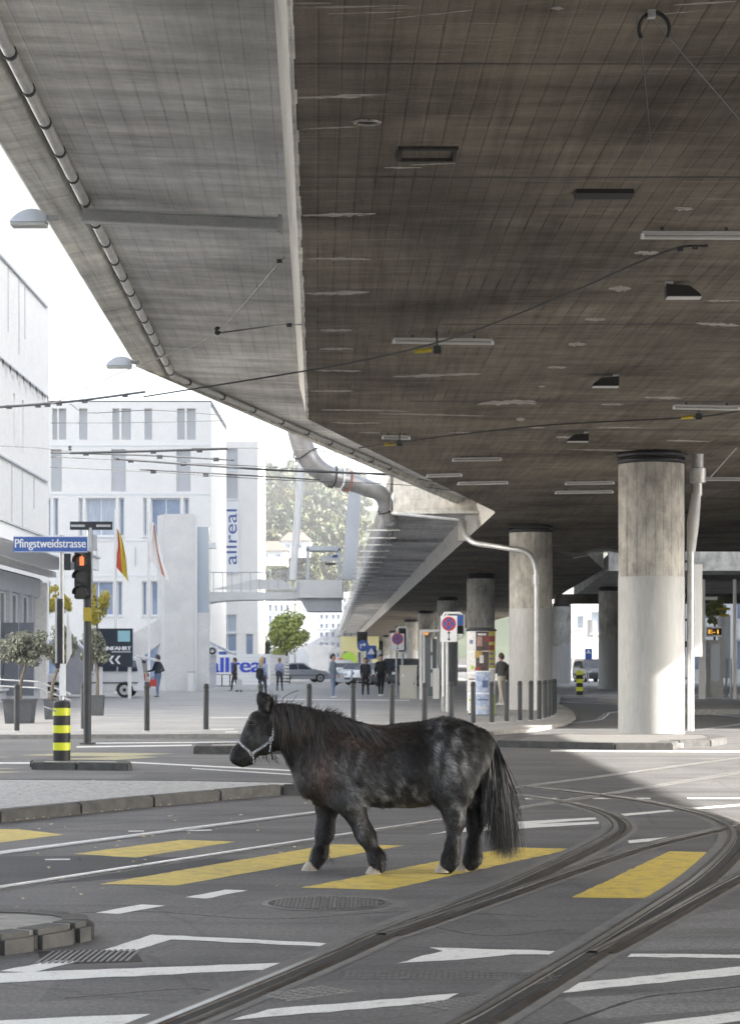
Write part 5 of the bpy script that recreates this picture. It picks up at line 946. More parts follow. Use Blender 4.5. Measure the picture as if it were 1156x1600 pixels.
# tram stop at the right edge
SD = 80; t = thing('tram_stop', (P(1125, 0, SD).x, SD, .16), 'white framed tram stop with glass walls and amber display at the right edge', 'shelter'); zs_ = lambda y_: HC-(y_-YH)*SD/F; ks_ = SD/F
for x, w_ in ((1096, 9), (1147, 4), (1168, 6)): MB().box((P(x, 0, SD).x, SD, (zs_(905)+.16)/2), (w_*ks_, .2, zs_(905)-.16)).build('post', M['wpaint'], t)
MB().box((P(1140, 0, SD).x, SD+.6, zs_(902)), (110*ks_, 1.8, .16)).build('roof', M['darkgrey'], t); MB().box((P(1110, 0, SD).x, SD, zs_(935)), (20*ks_, .1, 5*ks_)).build('rail', M['wpaint'], t)
MB().box((P(1116, 0, SD).x, SD+.1, zs_(987)), (26*ks_, .12, 16*ks_)).build('display_box', M['wpaint'], t); MB().box((P(1116, 0, SD).x, SD+.02, zs_(987)), (21*ks_, .04, 10*ks_)).build('display', M['black'], t)
text_part('display_text', 'E-1', plain('amber_text', (.8, .4, .03), .5, emit=(1, .5, .08), es=.16), t, face_cam(Vector((P(1114, 0, SD).x, SD-.005, zs_(987)))), 15*ks_, 6*ks_, .01)
dr = MB().box((P(1117, 0, SD).x, SD+.2, (zs_(1000)+.2)/2), (27*ks_, .08, zs_(1000)-.2)).build('door', M['steelpaint'], t); MB().box((P(1118, 0, SD).x, SD+.15, zs_(1035)), (15*ks_, .03, 58*ks_)).build('pane', M['paleglass'], dr)
MB().box((P(1140, 0, SD).x, SD+1.4, zs_(1010)), (20*ks_, .05, 100*ks_)).build('pane', M['paleglass'], t); MB().box((P(1139, 0, SD).x, SD+1.3, zs_(960)), (16*ks_, .06, 4*ks_)).build('stripe', M['yel'], t); MB().box((P(1139, 0, SD).x, SD+1.3, zs_(950)), (20*ks_, .06, 4*ks_)).build('stripe', M['yel'], t)
for i in range(3): q = P(1134+i*7, 1060, SD+.5); MB().tube([(q.x, q.y, .16), (q.x, q.y, 1.7)], .05, 6).build('rod', M['galv'], t)
t = thing('right_house', P(1140, 1080, 150), 'white house wall behind the tram stop', 'building'); facade(t, (P(1040, 0, 150).x, 150, 0), (1, 0, 0), 12, 0, 9, [(2, 3.6, 1, 3.2, 'winblue', .1), (5, 6.6, 1, 3.2, 'winblue', .1), (5, 6.6, 4.6, 6.6, 'winblue', .1), (2, 3.6, 4.6, 6.6, 'winblue', .1), (8, 10, 1, 3.2, 'winblue', .1)], 'wallwhite'); MB().prism([(P(1040, 0, 150).x, 150.3), (P(1040, 0, 150).x+12, 150.3), (P(1040, 0, 150).x+12, 158), (P(1040, 0, 150).x, 158)], 8.6, 8.9).build('roof', M['tile'], t)

# ------------------------------------------------------------------ trees and the wooded hill
M['leafgreen'] = worn('green_leaf', (.26, .31, .07), (.44, .47, .14), .7, .55); M['leafyellow'] = worn('yellow_leaf', (.38, .33, .03), (.55, .45, .06), 1.2, .55); M['leafdark'] = worn('dark_leaf', (.012, .026, .01), (.03, .046, .018), .4, .6); M['leafhill'] = worn('hill_leaf', (.026, .05, .012), (.056, .08, .022), .4, .6); M['leafpale'] = worn('pale_leaf', (.07, .068, .02), (.1, .095, .03), .4, .6); M['leafolive'] = worn('autumn_leaf', (.036, .048, .014), (.07, .075, .022), .4, .6)
b = G(452, 1068, ZP); tree('lime_tree', b, 0, P(447, 988, b.y), (40*b.y/F, 2.4, 42*b.y/F), 'leafgreen', 'bushy green tree standing alone behind the hoarding', n=6500, size=.13, seed=21, tr=.1, clumps=40)
for x, y_, D_, rx, ry, mt, lb, sd in ((152, 950, 126, 26, 36, 'leafyellow', 'yellow autumn tree behind the traffic light', 22), (92, 940, 128, 26, 26, 'leafyellow', 'yellow autumn tree left of the street name pole', 23), (412, 1010, 190, 14, 22, 'leafolive', 'small olive coloured tree left of the green tree', 24), (1116, 955, 120, 24, 24, 'leafgreen', 'green tree seen through the tram stop', 25), (680+195, 1000, 170, 8, 50, 'leafgreen', 'narrow green tree behind the second column', 26)):
    c = P(x, y_, D_); tree('street_tree', (c.x, D_, .08), 0, c, (rx*D_/F, rx*D_/F, ry*D_/F), mt, lb, n=2600, size=.1, seed=sd, tr=.09, clumps=26)
hl = MB(); nx, ny = 24, 20; vs_ = []
for j in range(ny+1):
    for i in range(nx+1):
        D_ = 380+j*32; x = -160+i*11; t_ = j/ny; vs_.append((x, D_, 12*0+78*(t_**1.1)*(1-.25*max(0, (x+40)/160))+3*math.sin(x*.06+j)))
hl.add(vs_, [(j*(nx+1)+i, j*(nx+1)+i+1, (j+1)*(nx+1)+i+1, (j+1)*(nx+1)+i) for j in range(ny) for i in range(nx)]); tag(hl.build('hill', worn('hill_grass', (.02, .032, .01), (.035, .048, .016), .05, .9), smooth=True), kind='structure')
def hillz(x, D_): t_ = max(0, min(1, (D_-380)/640)); return 78*(t_**1.1)*(1-.25*max(0, (x+40)/160))
protos = []
for k, (mt, rad) in enumerate((('leafdark', (4.5, 4.5, 5.2)), ('leafolive', (5, 5, 4.6)), ('leafhill', (4, 4, 5.4)), ('leafpale', (3.6, 3.6, 4.2)))):
    t = thing('hill_tree', (0, 0, 0), '', 'tree', 'trees on the wooded hill'); mb = MB(); cs = leaves(mb, (0, 0, rad[2]+2.2), rad, 3200, .55, 40+k, 26); mb.build('crown', M[mt], t, local=True); b = MB(); b.tube([(0, 0, 0), (.1, 0, 3), (0, .1, rad[2]+2)], [.35, .28, .12], 6); b.build('trunk', M['bark'], t, local=True); protos.append(t)
hr = random.Random(9); used = [0]*4; lbs = ['dark evergreen tree in the wood on the hill', 'olive autumn tree in the wood on the hill', 'mid green tree in the wood on the hill', 'yellowing tree in the wood on the hill']; count = 0
for k in range(230):
    x_ = hr.uniform(392, 556); D_ = hr.uniform(400, 1000); X_ = P(x_, 0, D_).x; z_ = hillz(X_, D_); y_ = YH-(z_-HC)*F/D_
    if y_ < 690 or y_ > 935: continue
    v_ = hr.choices(range(4), (4, 4, 3, 2))[0]; o = protos[v_] if not used[v_] else copy_tree(protos[v_]); used[v_] = 1; o.location = (X_, D_, z_-.8); s_ = hr.uniform(.75, 1.35)*D_/600; o.scale = (s_, s_, s_*hr.uniform(.9, 1.2)); o.rotation_euler.z = hr.uniform(0, 6); o['label'] = lbs[v_]; o['group'] = 'trees on the wooded hill: '+lbs[v_].split(' tree')[0]
for x_, y_, D_, w_, h_, lb in ((462, 858, 560, 8, 4.5, 'white villa with a pale roof on the lower hillside'), (425, 872, 500, 7, 3.5, 'low villa beside the trees at the foot of the hill')):
    c = P(x_, y_, D_); t = thing('hillside_house', (c.x, D_, c.z-h_/2), lb, 'house'); facade(t, (c.x-w_/2, D_, c.z-h_/2), (1, 0, 0), w_, 0, h_, [(1.2+i*3, 2.6+i*3, h_*.5, h_*.8, 'winblue', .15) for i in range(int(w_/3))], 'wallgrey', .3); MB().prism([(c.x-w_/2, D_+.3), (c.x+w_/2, D_+.3), (c.x+w_/2, D_+9), (c.x-w_/2, D_+9)], c.z-h_/2, c.z+h_/2-.1).build('side_wall', M['wallwhite'], t)
    MB().add([(c.x-w_/2-.4, D_-.4, c.z+h_/2), (c.x+w_/2+.4, D_-.4, c.z+h_/2), (c.x+w_/2+.4, D_+9.4, c.z+h_/2), (c.x-w_/2-.4, D_+9.4, c.z+h_/2), (c.x-w_/2+2, D_+4.5, c.z+h_/2+2.5), (c.x+w_/2-2, D_+4.5, c.z+h_/2+2.5)], [(0, 1, 5, 4), (1, 2, 5), (2, 3, 4, 5), (3, 0, 4)]).build('roof', M['tile'], t)

# unseen tall block, added so its shade falls over the plaza and the facades
t = thing('shade_block', (55, 118, 0), 'unseen pale block added right of the viaduct to shade the plaza', 'building')
facade(t, (44, 168, 0), (0, -1, 0), 122, 0, 64, [(3+i*6.5, 7.5+i*6.5, 4+j*4.2, 6.6+j*4.2, 'winblue', 0) for i in range(18) for j in range(14)], 'wallgrey', .3)
MB().prism([(44.35, 46), (72, 46), (72, 168), (44.35, 168)], 0, 63.9).build('core', M['wallgrey'], t)
# ------------------------------------------------------------------ bodies grown as one smooth surface
def sdf_mesh(prims, h, k, pad=.06, only=None):
    """prims: (a, b, ra, rb, sy, tag); returns verts, quads, tag of each face"""
    A = np.array([[*p[0], *p[1]] for p in prims]); rr = np.array([max(p[2], p[3]) for p in prims])
    lo = np.minimum(A[:, :3], A[:, 3:])-rr[:, None]-pad; hi = np.maximum(A[:, :3], A[:, 3:])+rr[:, None]+pad
    o = lo.min(0); n = np.ceil((hi.max(0)-o)/h).astype(int)+2
    Dg = np.full(n, 1.0, np.float32); B = np.full(n, 1.0, np.float32); T = np.zeros(n, np.int16)
    for pi, (a, b, ra, rb, sy, tg) in enumerate(prims):
        i0 = np.maximum(((lo[pi]-o)/h).astype(int)-1, 0); i1 = np.minimum(((hi[pi]-o)/h).astype(int)+2, n); s = tuple(slice(u, v) for u, v in zip(i0, i1))
        X, Y, Z = np.meshgrid(*[o[q]+h*np.arange(i0[q], i1[q]) for q in range(3)], indexing='ij')
        a = np.array(a); b = np.array(b); ab = b-a; L2 = max(ab @ ab, 1e-9)
        t = np.clip(((X-a[0])*ab[0]+(Y-a[1])*ab[1]+(Z-a[2])*ab[2])/L2, 0, 1)
        dx, dy, dz = X-(a[0]+t*ab[0]), (Y-(a[1]+t*ab[1]))/sy, Z-(a[2]+t*ab[2])
        d = (np.sqrt(dx*dx+dy*dy+dz*dz)-(ra+(rb-ra)*t)).astype(np.float32)
        g = Dg[s]; hh = np.maximum(k-np.abs(g-d), 0)/k; Dg[s] = np.minimum(g, d)-hh*hh*k*.25
        bb = B[s]; w_ = d < bb; bb[w_] = d[w_]; T[s][w_] = tg
    S = Dg < 0
    c = S[:-1, :-1, :-1].astype(np.int8)
    cnt = np.zeros(c.shape, np.int8)
    for i in (0, 1):
        for j in (0, 1):
            for l in (0, 1): cnt += S[i:n[0]-1+i, j:n[1]-1+j, l:n[2]-1+l]
    act = (cnt > 0) & (cnt < 8); idx = np.full(act.shape, -1, int); ids = np.argwhere(act); idx[act] = np.arange(len(ids))
    acc = np.zeros((len(ids), 3)); num = np.zeros(len(ids))
    cor = [(0, 0, 0), (1, 0, 0), (0, 1, 0), (1, 1, 0), (0, 0, 1), (1, 0, 1), (0, 1, 1), (1, 1, 1)]
    for p, q in ((0, 1), (2, 3), (4, 5), (6, 7), (0, 2), (1, 3), (4, 6), (5, 7), (0, 4), (1, 5), (2, 6), (3, 7)):
        cp, cq = np.array(cor[p]), np.array(cor[q]); ip, iq = ids+cp, ids+cq
        vp, vq = Dg[ip[:, 0], ip[:, 1], ip[:, 2]], Dg[iq[:, 0], iq[:, 1], iq[:, 2]]; m_ = (vp < 0) != (vq < 0)
        t = np.where(m_, vp/np.where(m_, vp-vq, 1), 0)[:, None]; acc += np.where(m_[:, None], ip+(cq-cp)*t, 0); num += m_
    V = o+h*acc/num[:, None]; quads = []
    for ax in range(3):
        e = [0, 0, 0]; e[ax] = 1; s0 = [slice(0, n[q]-e[q]) for q in range(3)]; s1 = [slice(e[q], n[q]) for q in range(3)]
        a0, a1 = S[tuple(s0)], S[tuple(s1)]; ed = np.argwhere(a0 != a1); u, v = [(1, 2), (2, 0), (0, 1)][ax]
        ed = ed[(ed[:, u] > 0) & (ed[:, v] > 0) & (ed[:, u] < n[u]-1) & (ed[:, v] < n[v]-1)]
        fl = a0[ed[:, 0], ed[:, 1], ed[:, 2]]
        def I(du, dv): q = ed.copy(); q[:, u] += du; q[:, v] += dv; return idx[q[:, 0], q[:, 1], q[:, 2]]
        Q4 = np.stack([I(-1, -1), I(0, -1), I(0, 0), I(-1, 0)], 1); Q4[~fl] = Q4[~fl][:, ::-1]; quads.append(Q4)
    Q4 = np.concatenate(quads); Q4 = Q4[(Q4 >= 0).all(1)]
    cen = V[Q4].mean(1); gi = np.clip(np.round((cen-o)/h).astype(int), 0, n-1); tg = T[gi[:, 0], gi[:, 1], gi[:, 2]]
    return V, Q4, tg
def smooth_mesh(V, Q4, it=3, lam=.5):
    V = V.copy(); e = np.concatenate([Q4[:, [0, 1]], Q4[:, [1, 2]], Q4[:, [2, 3]], Q4[:, [3, 0]]])
    for k in range(it):
        s = np.zeros_like(V); c = np.zeros(len(V)); np.add.at(s, e[:, 0], V[e[:, 1]]); np.add.at(c, e[:, 0], 1); np.add.at(s, e[:, 1], V[e[:, 0]]); np.add.at(c, e[:, 1], 1)
        V += (s/c[:, None]-V)*(lam if k % 2 == 0 else -lam*.6)
    return V
def raw_mesh(name, V, Fc, mats, parent, midx=None, smooth=True, colors=None):
    me = bpy.data.meshes.new(name); off = np.array(root_loc(parent)) if parent is not None else np.zeros(3)
    V = np.asarray(V)-off; Fc = np.asarray(Fc); k = Fc.shape[1]
    me.vertices.add(len(V)); me.vertices.foreach_set('co', V.astype(np.float32).ravel()); me.loops.add(Fc.size); me.loops.foreach_set('vertex_index', Fc.astype(np.int32).ravel())
    me.polygons.add(len(Fc)); me.polygons.foreach_set('loop_start', np.arange(0, Fc.size, k, dtype=np.int32))
    for q in mats: me.materials.append(q)
    if midx is not None: me.polygons.foreach_set('material_index', np.asarray(midx, dtype=np.int32))
    if colors is not None:
        at = me.color_attributes.new('tone', 'FLOAT_COLOR', 'POINT'); at.data.foreach_set('color', np.c_[colors, np.ones(len(colors))].astype(np.float32).ravel())
    me.update(calc_edges=True); me.validate()
    me.polygons.foreach_set('use_smooth', np.full(len(me.polygons), smooth))
    o = bpy.data.objects.new(name, me); COL.objects.link(o); o.parent = parent; return o
def tone_mat(name, rough=.45, spec=.5, sheen=.0, two=False):
    m, t, b = newmat(name); a = t.nodes.new('ShaderNodeVertexColor'); a.layer_name = 'tone'; t.links.new(a.outputs[0], b.inputs['Base Color'])
    b.inputs['Roughness'].default_value = rough; b.inputs['Specular IOR Level'].default_value = spec; b.inputs['Sheen Weight'].default_value = sheen; return m

# ------------------------------------------------------------------ the pony
PD = 15.2; PS = PD/F
def pw(x, y, w_=0.0): return ((x-XC)*PS, PD+w_, HC-(y-YH)*PS)
def cap(x0, y0, r0, x1, y1, r1, w0=0.0, w1=None, sy=1.0, tg=0):
    return (pw(x0, y0, w0), pw(x1, y1, w0 if w1 is None else w1), r0*PS, r1*PS, sy, tg)
pony_prims = [
    cap(522, 1189, 56, 565, 1197, 60, sy=.80), cap(565, 1197, 60, 640, 1195, 62, sy=.86), cap(640, 1195, 62, 700, 1180, 57, sy=.84), cap(700, 1180, 58, 722, 1177, 46, sy=.9),
    cap(560, 1163, 28, 600, 1166, 24, sy=.7), cap(600, 1228, 32, 655, 1228, 30, sy=1.0),
    cap(530, 1176, 48, 472, 1150, 36, sy=.58), cap(472, 1150, 36, 430, 1130, 24, sy=.6), cap(500, 1214, 40, 515, 1225, 34, sy=.95), cap(468, 1182, 22, 492, 1212, 26, sy=.7),
    # head
    cap(416, 1140, 25, 410, 1146, 24, sy=.58), cap(412, 1143, 23, 382, 1175, 14, sy=.62), cap(402, 1124, 13, 388, 1152, 10, sy=.8), cap(381, 1177, 13, 374, 1182, 11, sy=.8), cap(371, 1175, 7.5, 369, 1184, 8, sy=1.0), cap(390, 1187, 8.5, 381, 1192, 5.5, sy=.9),
    cap(424, 1158, 17, 414, 1166, 14, sy=.62), cap(396, 1124, 5, 392, 1130, 5, w0=-.062, sy=1), cap(396, 1124, 5, 392, 1130, 5, w0=.062, sy=1),
    # ears
    cap(415, 1104, 9, 411, 1092, 7.5, w0=-.05, w1=-.065, sy=.55), cap(411, 1092, 7.5, 407, 1081, 1.5, w0=-.065, w1=-.07, sy=.5), cap(418, 1104, 9, 416, 1094, 7, w0=.05, w1=.065, sy=.6), cap(416, 1094, 7, 413, 1086, 1.5, w0=.065, w1=.07, sy=.6),
    # near foreleg
    cap(524, 1198, 44, 545, 1246, 24, w0=-.08, w1=-.12, sy=.55), cap(545, 1246, 23, 569, 1299, 12, w0=-.12, w1=-.125, sy=.8), cap(569, 1299, 13.5, 574, 1306, 12.5, w0=-.125), cap(573, 1306, 10, 588, 1338, 10, w0=-.125), cap(588, 1338, 12, 592, 1352, 10, w0=-.125),
    # off foreleg
    cap(512, 1212, 36, 512, 1252, 21, w0=.06, w1=.11, sy=.7), cap(512, 1252, 20, 507, 1300, 13, w0=.11, w1=.12, sy=.8), cap(507, 1300, 13.5, 506, 1306, 12.5, w0=.12), cap(506, 1306, 10, 499, 1336, 10, w0=.12), cap(499, 1336, 12, 492, 1351, 10, w0=.12),
    # near hind leg
    cap(708, 1178, 46, 700, 1222, 36, w0=-.08, w1=-.12, sy=.62), cap(735, 1185, 26, 712, 1232, 26, w0=-.09, w1=-.12, sy=.7), cap(699, 1224, 32, 708, 1272, 16, w0=-.12, w1=-.13, sy=.72), cap(709, 1270, 15.5, 710, 1282, 14, w0=-.13), cap(709, 1284, 11.5, 705, 1320, 10, w0=-.13), cap(705, 1320, 11.5, 702, 1340, 13, w0=-.13), cap(702, 1340, 12, 697, 1351, 10, w0=-.13),
    # off hind leg
    cap(718, 1182, 44, 728, 1230, 29, w0=.08, w1=.11, sy=.65), cap(728, 1230, 28, 744, 1278, 15, w0=.11, w1=.12, sy=.75), cap(744, 1278, 15, 744, 1288, 13.5, w0=.12), cap(743, 1290, 11, 740, 1322, 10, w0=.12), cap(740, 1322, 12, 738, 1343, 13.5, w0=.12), cap(738, 1343, 12, 732, 1354, 10, w0=.12),
    # dock
    cap(732, 1160, 15, 754, 1154, 9, sy=.8), cap(754, 1154, 8, 766, 1166, 5, sy=.8),
]
pony = thing('pony', (pw(620, 1362)[0], PD, 0), 'shaggy black pony in a white braided halter walking across the zebra stripes', 'pony')
V, Q4, tg = sdf_mesh(pony_prims, .0125, .055); V = smooth_mesh(V, Q4, 4)
prng = np.random.default_rng(5)
def vnoise(p, s, seed=0):
    g = np.random.default_rng(seed).random((24, 24, 24)); q = p*s; i = np.floor(q).astype(int); f = q-i; f = f*f*(3-2*f); r = 0
    for a in (0, 1):
        for b in (0, 1):
            for c in (0, 1):
                r = r+g[(i[:, 0]+a) % 24, (i[:, 1]+b) % 24, (i[:, 2]+c) % 24]*(f[:, 0] if a else 1-f[:, 0])*(f[:, 1] if b else 1-f[:, 1])*(f[:, 2] if c else 1-f[:, 2])
    return r
def px_of(p): return p[:, 0]/PS+XC, (HC-p[:, 2])/PS+YH
def bump2(x, y, cx, cy, rx, ry): return np.exp(-((x-cx)/rx)**2-((y-cy)/ry)**2)
def coat_colour_sheen(p):
    x, y = px_of(p); n1 = vnoise(p, 9, 1); n2 = vnoise(p, 40, 2)
    c = np.ones((len(p), 3))*np.array([.021, .0198, .0188])
    brown = np.clip(bump2(x, y, 505, 1200, 26, 40)*.9+bump2(x, y, 590, 1145, 45, 20)*.8+bump2(x, y, 540, 1150, 30, 20)*.5+bump2(x, y, 575, 1175, 40, 30)*.25, 0, 1)*(.35+.9*n1)
    grey = np.clip(bump2(x, y, 690, 1165, 24, 42)*.75+bump2(x, y, 715, 1190, 24, 18)*.7+bump2(x, y, 615, 1235, 60, 24)*.6+bump2(x, y, 706, 1272, 11, 22)*2.2+bump2(x, y, 545, 1210, 30, 45)*.3+bump2(x, y, 405, 1150, 22, 25)*.45+bump2(x, y, 566, 1290, 10, 24)*.7+bump2(x, y, 742, 1270, 12, 26)*.4+bump2(x, y, 735, 1140, 20, 20)*.3, 0, 1.6)*np.clip((vnoise(p*np.array([1, 1, .45]), 26, 12)-.32)*2.6, .08, 1.3)*(.45+.8*n1)  # grey hair patches, with the sheen on rump and belly put into the colour
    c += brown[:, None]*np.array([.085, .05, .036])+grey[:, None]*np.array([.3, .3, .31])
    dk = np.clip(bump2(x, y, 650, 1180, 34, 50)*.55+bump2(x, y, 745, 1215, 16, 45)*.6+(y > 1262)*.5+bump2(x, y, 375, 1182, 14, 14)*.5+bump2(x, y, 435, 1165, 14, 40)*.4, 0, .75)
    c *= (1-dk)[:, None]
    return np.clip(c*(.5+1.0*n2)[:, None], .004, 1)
M['hide'] = tone_mat('pony_hide', .6, .3); M['hair'] = tone_mat('pony_hair', .45, .4)
body = raw_mesh('body', V, Q4, [M['hide']], pony, colors=coat_colour_sheen(V)*.6)
tri = np.concatenate([Q4[:, [0, 1, 2]], Q4[:, [0, 2, 3]]]); A3 = V[tri]; nn = np.cross(A3[:, 1]-A3[:, 0], A3[:, 2]-A3[:, 0]); ar = np.linalg.norm(nn, axis=1); nn /= ar[:, None]+1e-12
bvh = BVHTree.FromPolygons([tuple(v) for v in V], [tuple(q) for q in Q4])
def near_surface(x, y, d=.0):
    p = pw(x, y, -1.5); h = bvh.ray_cast(Vector(p), Vector((0, 1, 0))); q = h[0] if h[0] is not None else Vector(pw(x, y, 0)); return q+Vector((0, -d, 0))
# coat: short flat hairs laid along the lie of the hair
NH = 95000; pick = prng.choice(len(tri), NH, p=ar/ar.sum()); u = prng.random((NH, 2)); sw = u.sum(1) > 1; u[sw] = 1-u[sw]
pt = A3[pick, 0]+(A3[pick, 1]-A3[pick, 0])*u[:, :1]+(A3[pick, 2]-A3[pick, 0])*u[:, 1:]; nr = nn[pick]; x, y = px_of(pt)
face = (x < 440) & (y > 1100); leg = (y > 1255); fet = (y > 1322); neck = (x > 430) & (x < 500) & ~leg
flow = np.tile(np.array([.62, 0, -.78]), (NH, 1)); flow[leg] = [.12, 0, -.99]; flow[face] = [-.45, 0, -.89]; flow[neck] = [.45, 0, -.89]
rump = (x > 690) & (y < 1235); flow[rump] = np.c_[.45+.5*np.sin((y[rump]-1150)/22), np.zeros(rump.sum()), -.75+.35*np.cos((x[rump]-690)/20)]
flow += (np.c_[vnoise(pt, 14, 5), vnoise(pt, 14, 6), vnoise(pt, 14, 7)]-.5)*1.3+prng.normal(0, .14, (NH, 3))
flow -= nr*(flow*nr).sum(1)[:, None]; flow /= np.linalg.norm(flow, axis=1)[:, None]+1e-9
ln = .024+.02*vnoise(pt, 20, 8); ln[face] = .007; ln[leg] = .013; ln[fet] = .02; ln[(y > 1240) & (x > 490) & (x < 690) & ~leg] *= 1.5; ln *= prng.uniform(.6, 1.25, NH); earm = (y < 1106) & (x < 425); ln[earm] = .022
wd = np.cross(nr, flow); wid = .0016+.0012*prng.random(NH); lift = .16+.22*prng.random(NH); lift[fet] += .1
tip = pt+flow*ln[:, None]+nr*(ln*lift)[:, None]; midp = pt+flow*(ln*.5)[:, None]+nr*(ln*lift*.75)[:, None]
HV = np.stack([pt-wd*wid[:, None], pt+wd*wid[:, None], midp+wd*(wid*.7)[:, None], midp-wd*(wid*.7)[:, None], tip], 1).reshape(-1, 3)
bi = np.arange(NH)*5; HF = np.concatenate([np.stack([bi, bi+1, bi+2], 1), np.stack([bi, bi+2, bi+3], 1), np.stack([bi+3, bi+2, bi+4], 1)])
hv = prng.uniform(.5, 1.9, NH)*(.45+1.1*vnoise(pt, 60, 9)); hv[face] = .75+.25*(hv[face]-.9); hc = coat_colour_sheen(pt)*hv[:, None]; hc = np.repeat(hc, 5, 0); hc[4::5] *= 1.35
co = raw_mesh('coat', HV, HF, [M['hair']], pony, smooth=True, colors=hc); co['kind'] = 'stuff'

def strands(name, roots, paths, width, cols, tipcols, seg=7):
    """tapering two-sided hair ribbons along given polylines"""
    n = len(paths); Pn = np.array(paths); V_ = []; C_ = []
    t = np.gradient(Pn, axis=1); t /= np.linalg.norm(t, axis=2)[..., None]+1e-9
    side = np.cross(t, np.array([0, 1.0, 0])); side /= np.linalg.norm(side, axis=2)[..., None]+1e-9
    a = prng.uniform(-.9, .9, n); side = side*np.cos(a)[:, None, None]+np.array([0, 1, 0])*np.sin(a)[:, None, None]
    k = Pn.shape[1]; wv = np.asarray(width)[:, None]*np.clip(1.05-np.linspace(0, 1, k)**2, .06, 1)[None]
    L = Pn-side*wv[..., None]; Rr = Pn+side*wv[..., None]; VV = np.stack([L, Rr], 2).reshape(-1, 3)
    b = (np.arange(n)*k*2)[:, None]+(np.arange(k-1)*2)[None]; FF = np.stack([b, b+1, b+3, b+2], 2).reshape(-1, 4)
    f = np.linspace(0, 1, k)[None, :, None]; CC = (np.asarray(cols)[:, None]*(1-f)+np.asarray(tipcols)[:, None]*f); CC = np.repeat(CC[:, :, None], 2, 2).reshape(-1, 3)
    o = raw_mesh(name, VV, FF, [M['hair']], pony, colors=CC); o['kind'] = 'stuff'; return o
# mane
crest = [(424, 1104), (436, 1098), (452, 1098), (470, 1101), (490, 1106), (510, 1112), (530, 1118), (550, 1125), (570, 1132), (585, 1137)]
cx, cy = np.array(crest).T; paths = []; wds = []; cols = []; tips = []
for k in range(2000):
    s = prng.random()*9; xr = np.interp(s, range(10), cx)+prng.normal(0, 1.2); yr = np.interp(s, range(10), cy)+prng.uniform(0, 5)
    up_ = prng.random() < (.05 if s < 4.6 else .5)
    if up_:
        Ln = prng.uniform(8, 22)*(1 if s < 4.6 else .8); ang = prng.uniform(-.3, 1.1)+(.4 if s > 4.6 else 0)
        pts = [pw(xr+Ln*q*math.sin(ang)+6*q*q, yr+4-Ln*q*math.cos(ang)+10*q*q*(s > 6), prng.normal(0, .008)-.02*q) for q in np.linspace(0, 1, 7)]
    else:
        Ln = prng.uniform(44, 84)*(1.0 if s < 4.6 else .42)*(.7 if s < .8 else 1); dr = prng.normal(2, 6)+(7 if s < 4.6 else 20); clump = math.floor(s*3.5); dr += 9*math.sin(clump*2.3)*.6; Ln *= .8+.25*math.sin(clump*1.7)**2
        dep = (prng.random()-.3)*.05
        pts = []
        for q in np.linspace(0, 1, 7):
            X_, Y_ = xr+dr*q+1.5*math.sin(q*5+k), yr-3*math.sin(math.pi*min(1, q*2.2))+Ln*q
            sp = near_surface(X_, max(Y_, yr+3)); wy = min(sp.y-PD, 0)-.012-.02*math.sin(math.pi*q)-max(dep, 0)*.6 if q > 0 else 0
            wy = wy*min(1, q*4); pts.append(pw(X_, Y_, wy))
    paths.append(pts); wds.append(prng.uniform(.0014, .003)); v = prng.uniform(.5, 1.5)
    g = np.array([.05, .047, .044])*v if prng.random() < .6 else np.array([.018, .017, .016])
    cols.append(g); tips.append(g*.9+(np.array([.085, .042, .025])*prng.random() if prng.random() < .6 else 0))
strands('mane', None, paths, wds, cols, tips)
# ear tufts, chin whiskers, fetlock feather
paths = []; wds = []; cols = []
for k in range(320):
    m_ = prng.random()
    if m_ < .55: x0, y0 = prng.uniform(404, 432), prng.uniform(1088, 1106); d = (prng.uniform(-9, 9), prng.uniform(-12, -2))
    elif m_ < .75: x0, y0 = prng.uniform(385, 432), prng.uniform(1178, 1186)+prng.uniform(-4, 4); d = (prng.uniform(0, 7), prng.uniform(5, 13))
    else: x0, y0 = prng.choice([512, 596, 712, 748])+prng.uniform(-10, 8), prng.uniform(1326, 1344); d = (prng.uniform(-3, 8), prng.uniform(8, 16))
    w0 = near_surface(x0, y0).y-PD; w0 = prng.uniform(-.06, .06) if abs(w0) < 1e-4 else w0
    paths.append([pw(x0+d[0]*q+2*q*q, y0+d[1]*q, w0+.02*(1-q)-.01*q) for q in np.linspace(0, 1, 7)]); wds.append(prng.uniform(.001, .002)); cols.append(np.array([.03, .028, .026])*prng.uniform(.5, 2))
strands('tufts', None, paths, wds, cols, cols)
# tail
paths = []; wds = []; cols = []
for k in range(3400):
    s = prng.random()**1.2; x0, y0 = 744+24*s+prng.normal(0, 2.5), 1144+22*s*s+prng.normal(0, 3); g = prng.normal(0, .5)
    sp_ = prng.normal(0, 1); endy = prng.uniform(1230, 1338) if prng.random() < .65 else prng.uniform(1310, 1346); f = (endy-1150)/190
    ex = 783+sp_*11+14*f*prng.uniform(.2, 1.0)+(-16 if prng.random() < .12 else 0)
    ctrl1 = (x0+18+6*g, y0+4); ctrl2 = (770+14*s+sp_*9+10*f, 1240)
    pts = []
    for q in np.linspace(0, 1, 9):
        a = 1-q; X_ = a**3*x0+3*a*a*q*ctrl1[0]+3*a*q*q*ctrl2[0]+q**3*ex; Y_ = a**3*y0+3*a*a*q*(ctrl1[1]+10)+3*a*q*q*ctrl2[1]+q**3*endy
        pts.append(pw(X_, Y_, (.03*sp_+.04*g)*min(1, q*1.6)*(.6+.6*math.sin(math.pi*q))))
    paths.append(pts); wds.append(prng.uniform(.0018, .0042)); cols.append(np.array([.012, .012, .0135])*prng.uniform(.5, 2.2))
strands('tail', None, paths, wds, cols, cols)
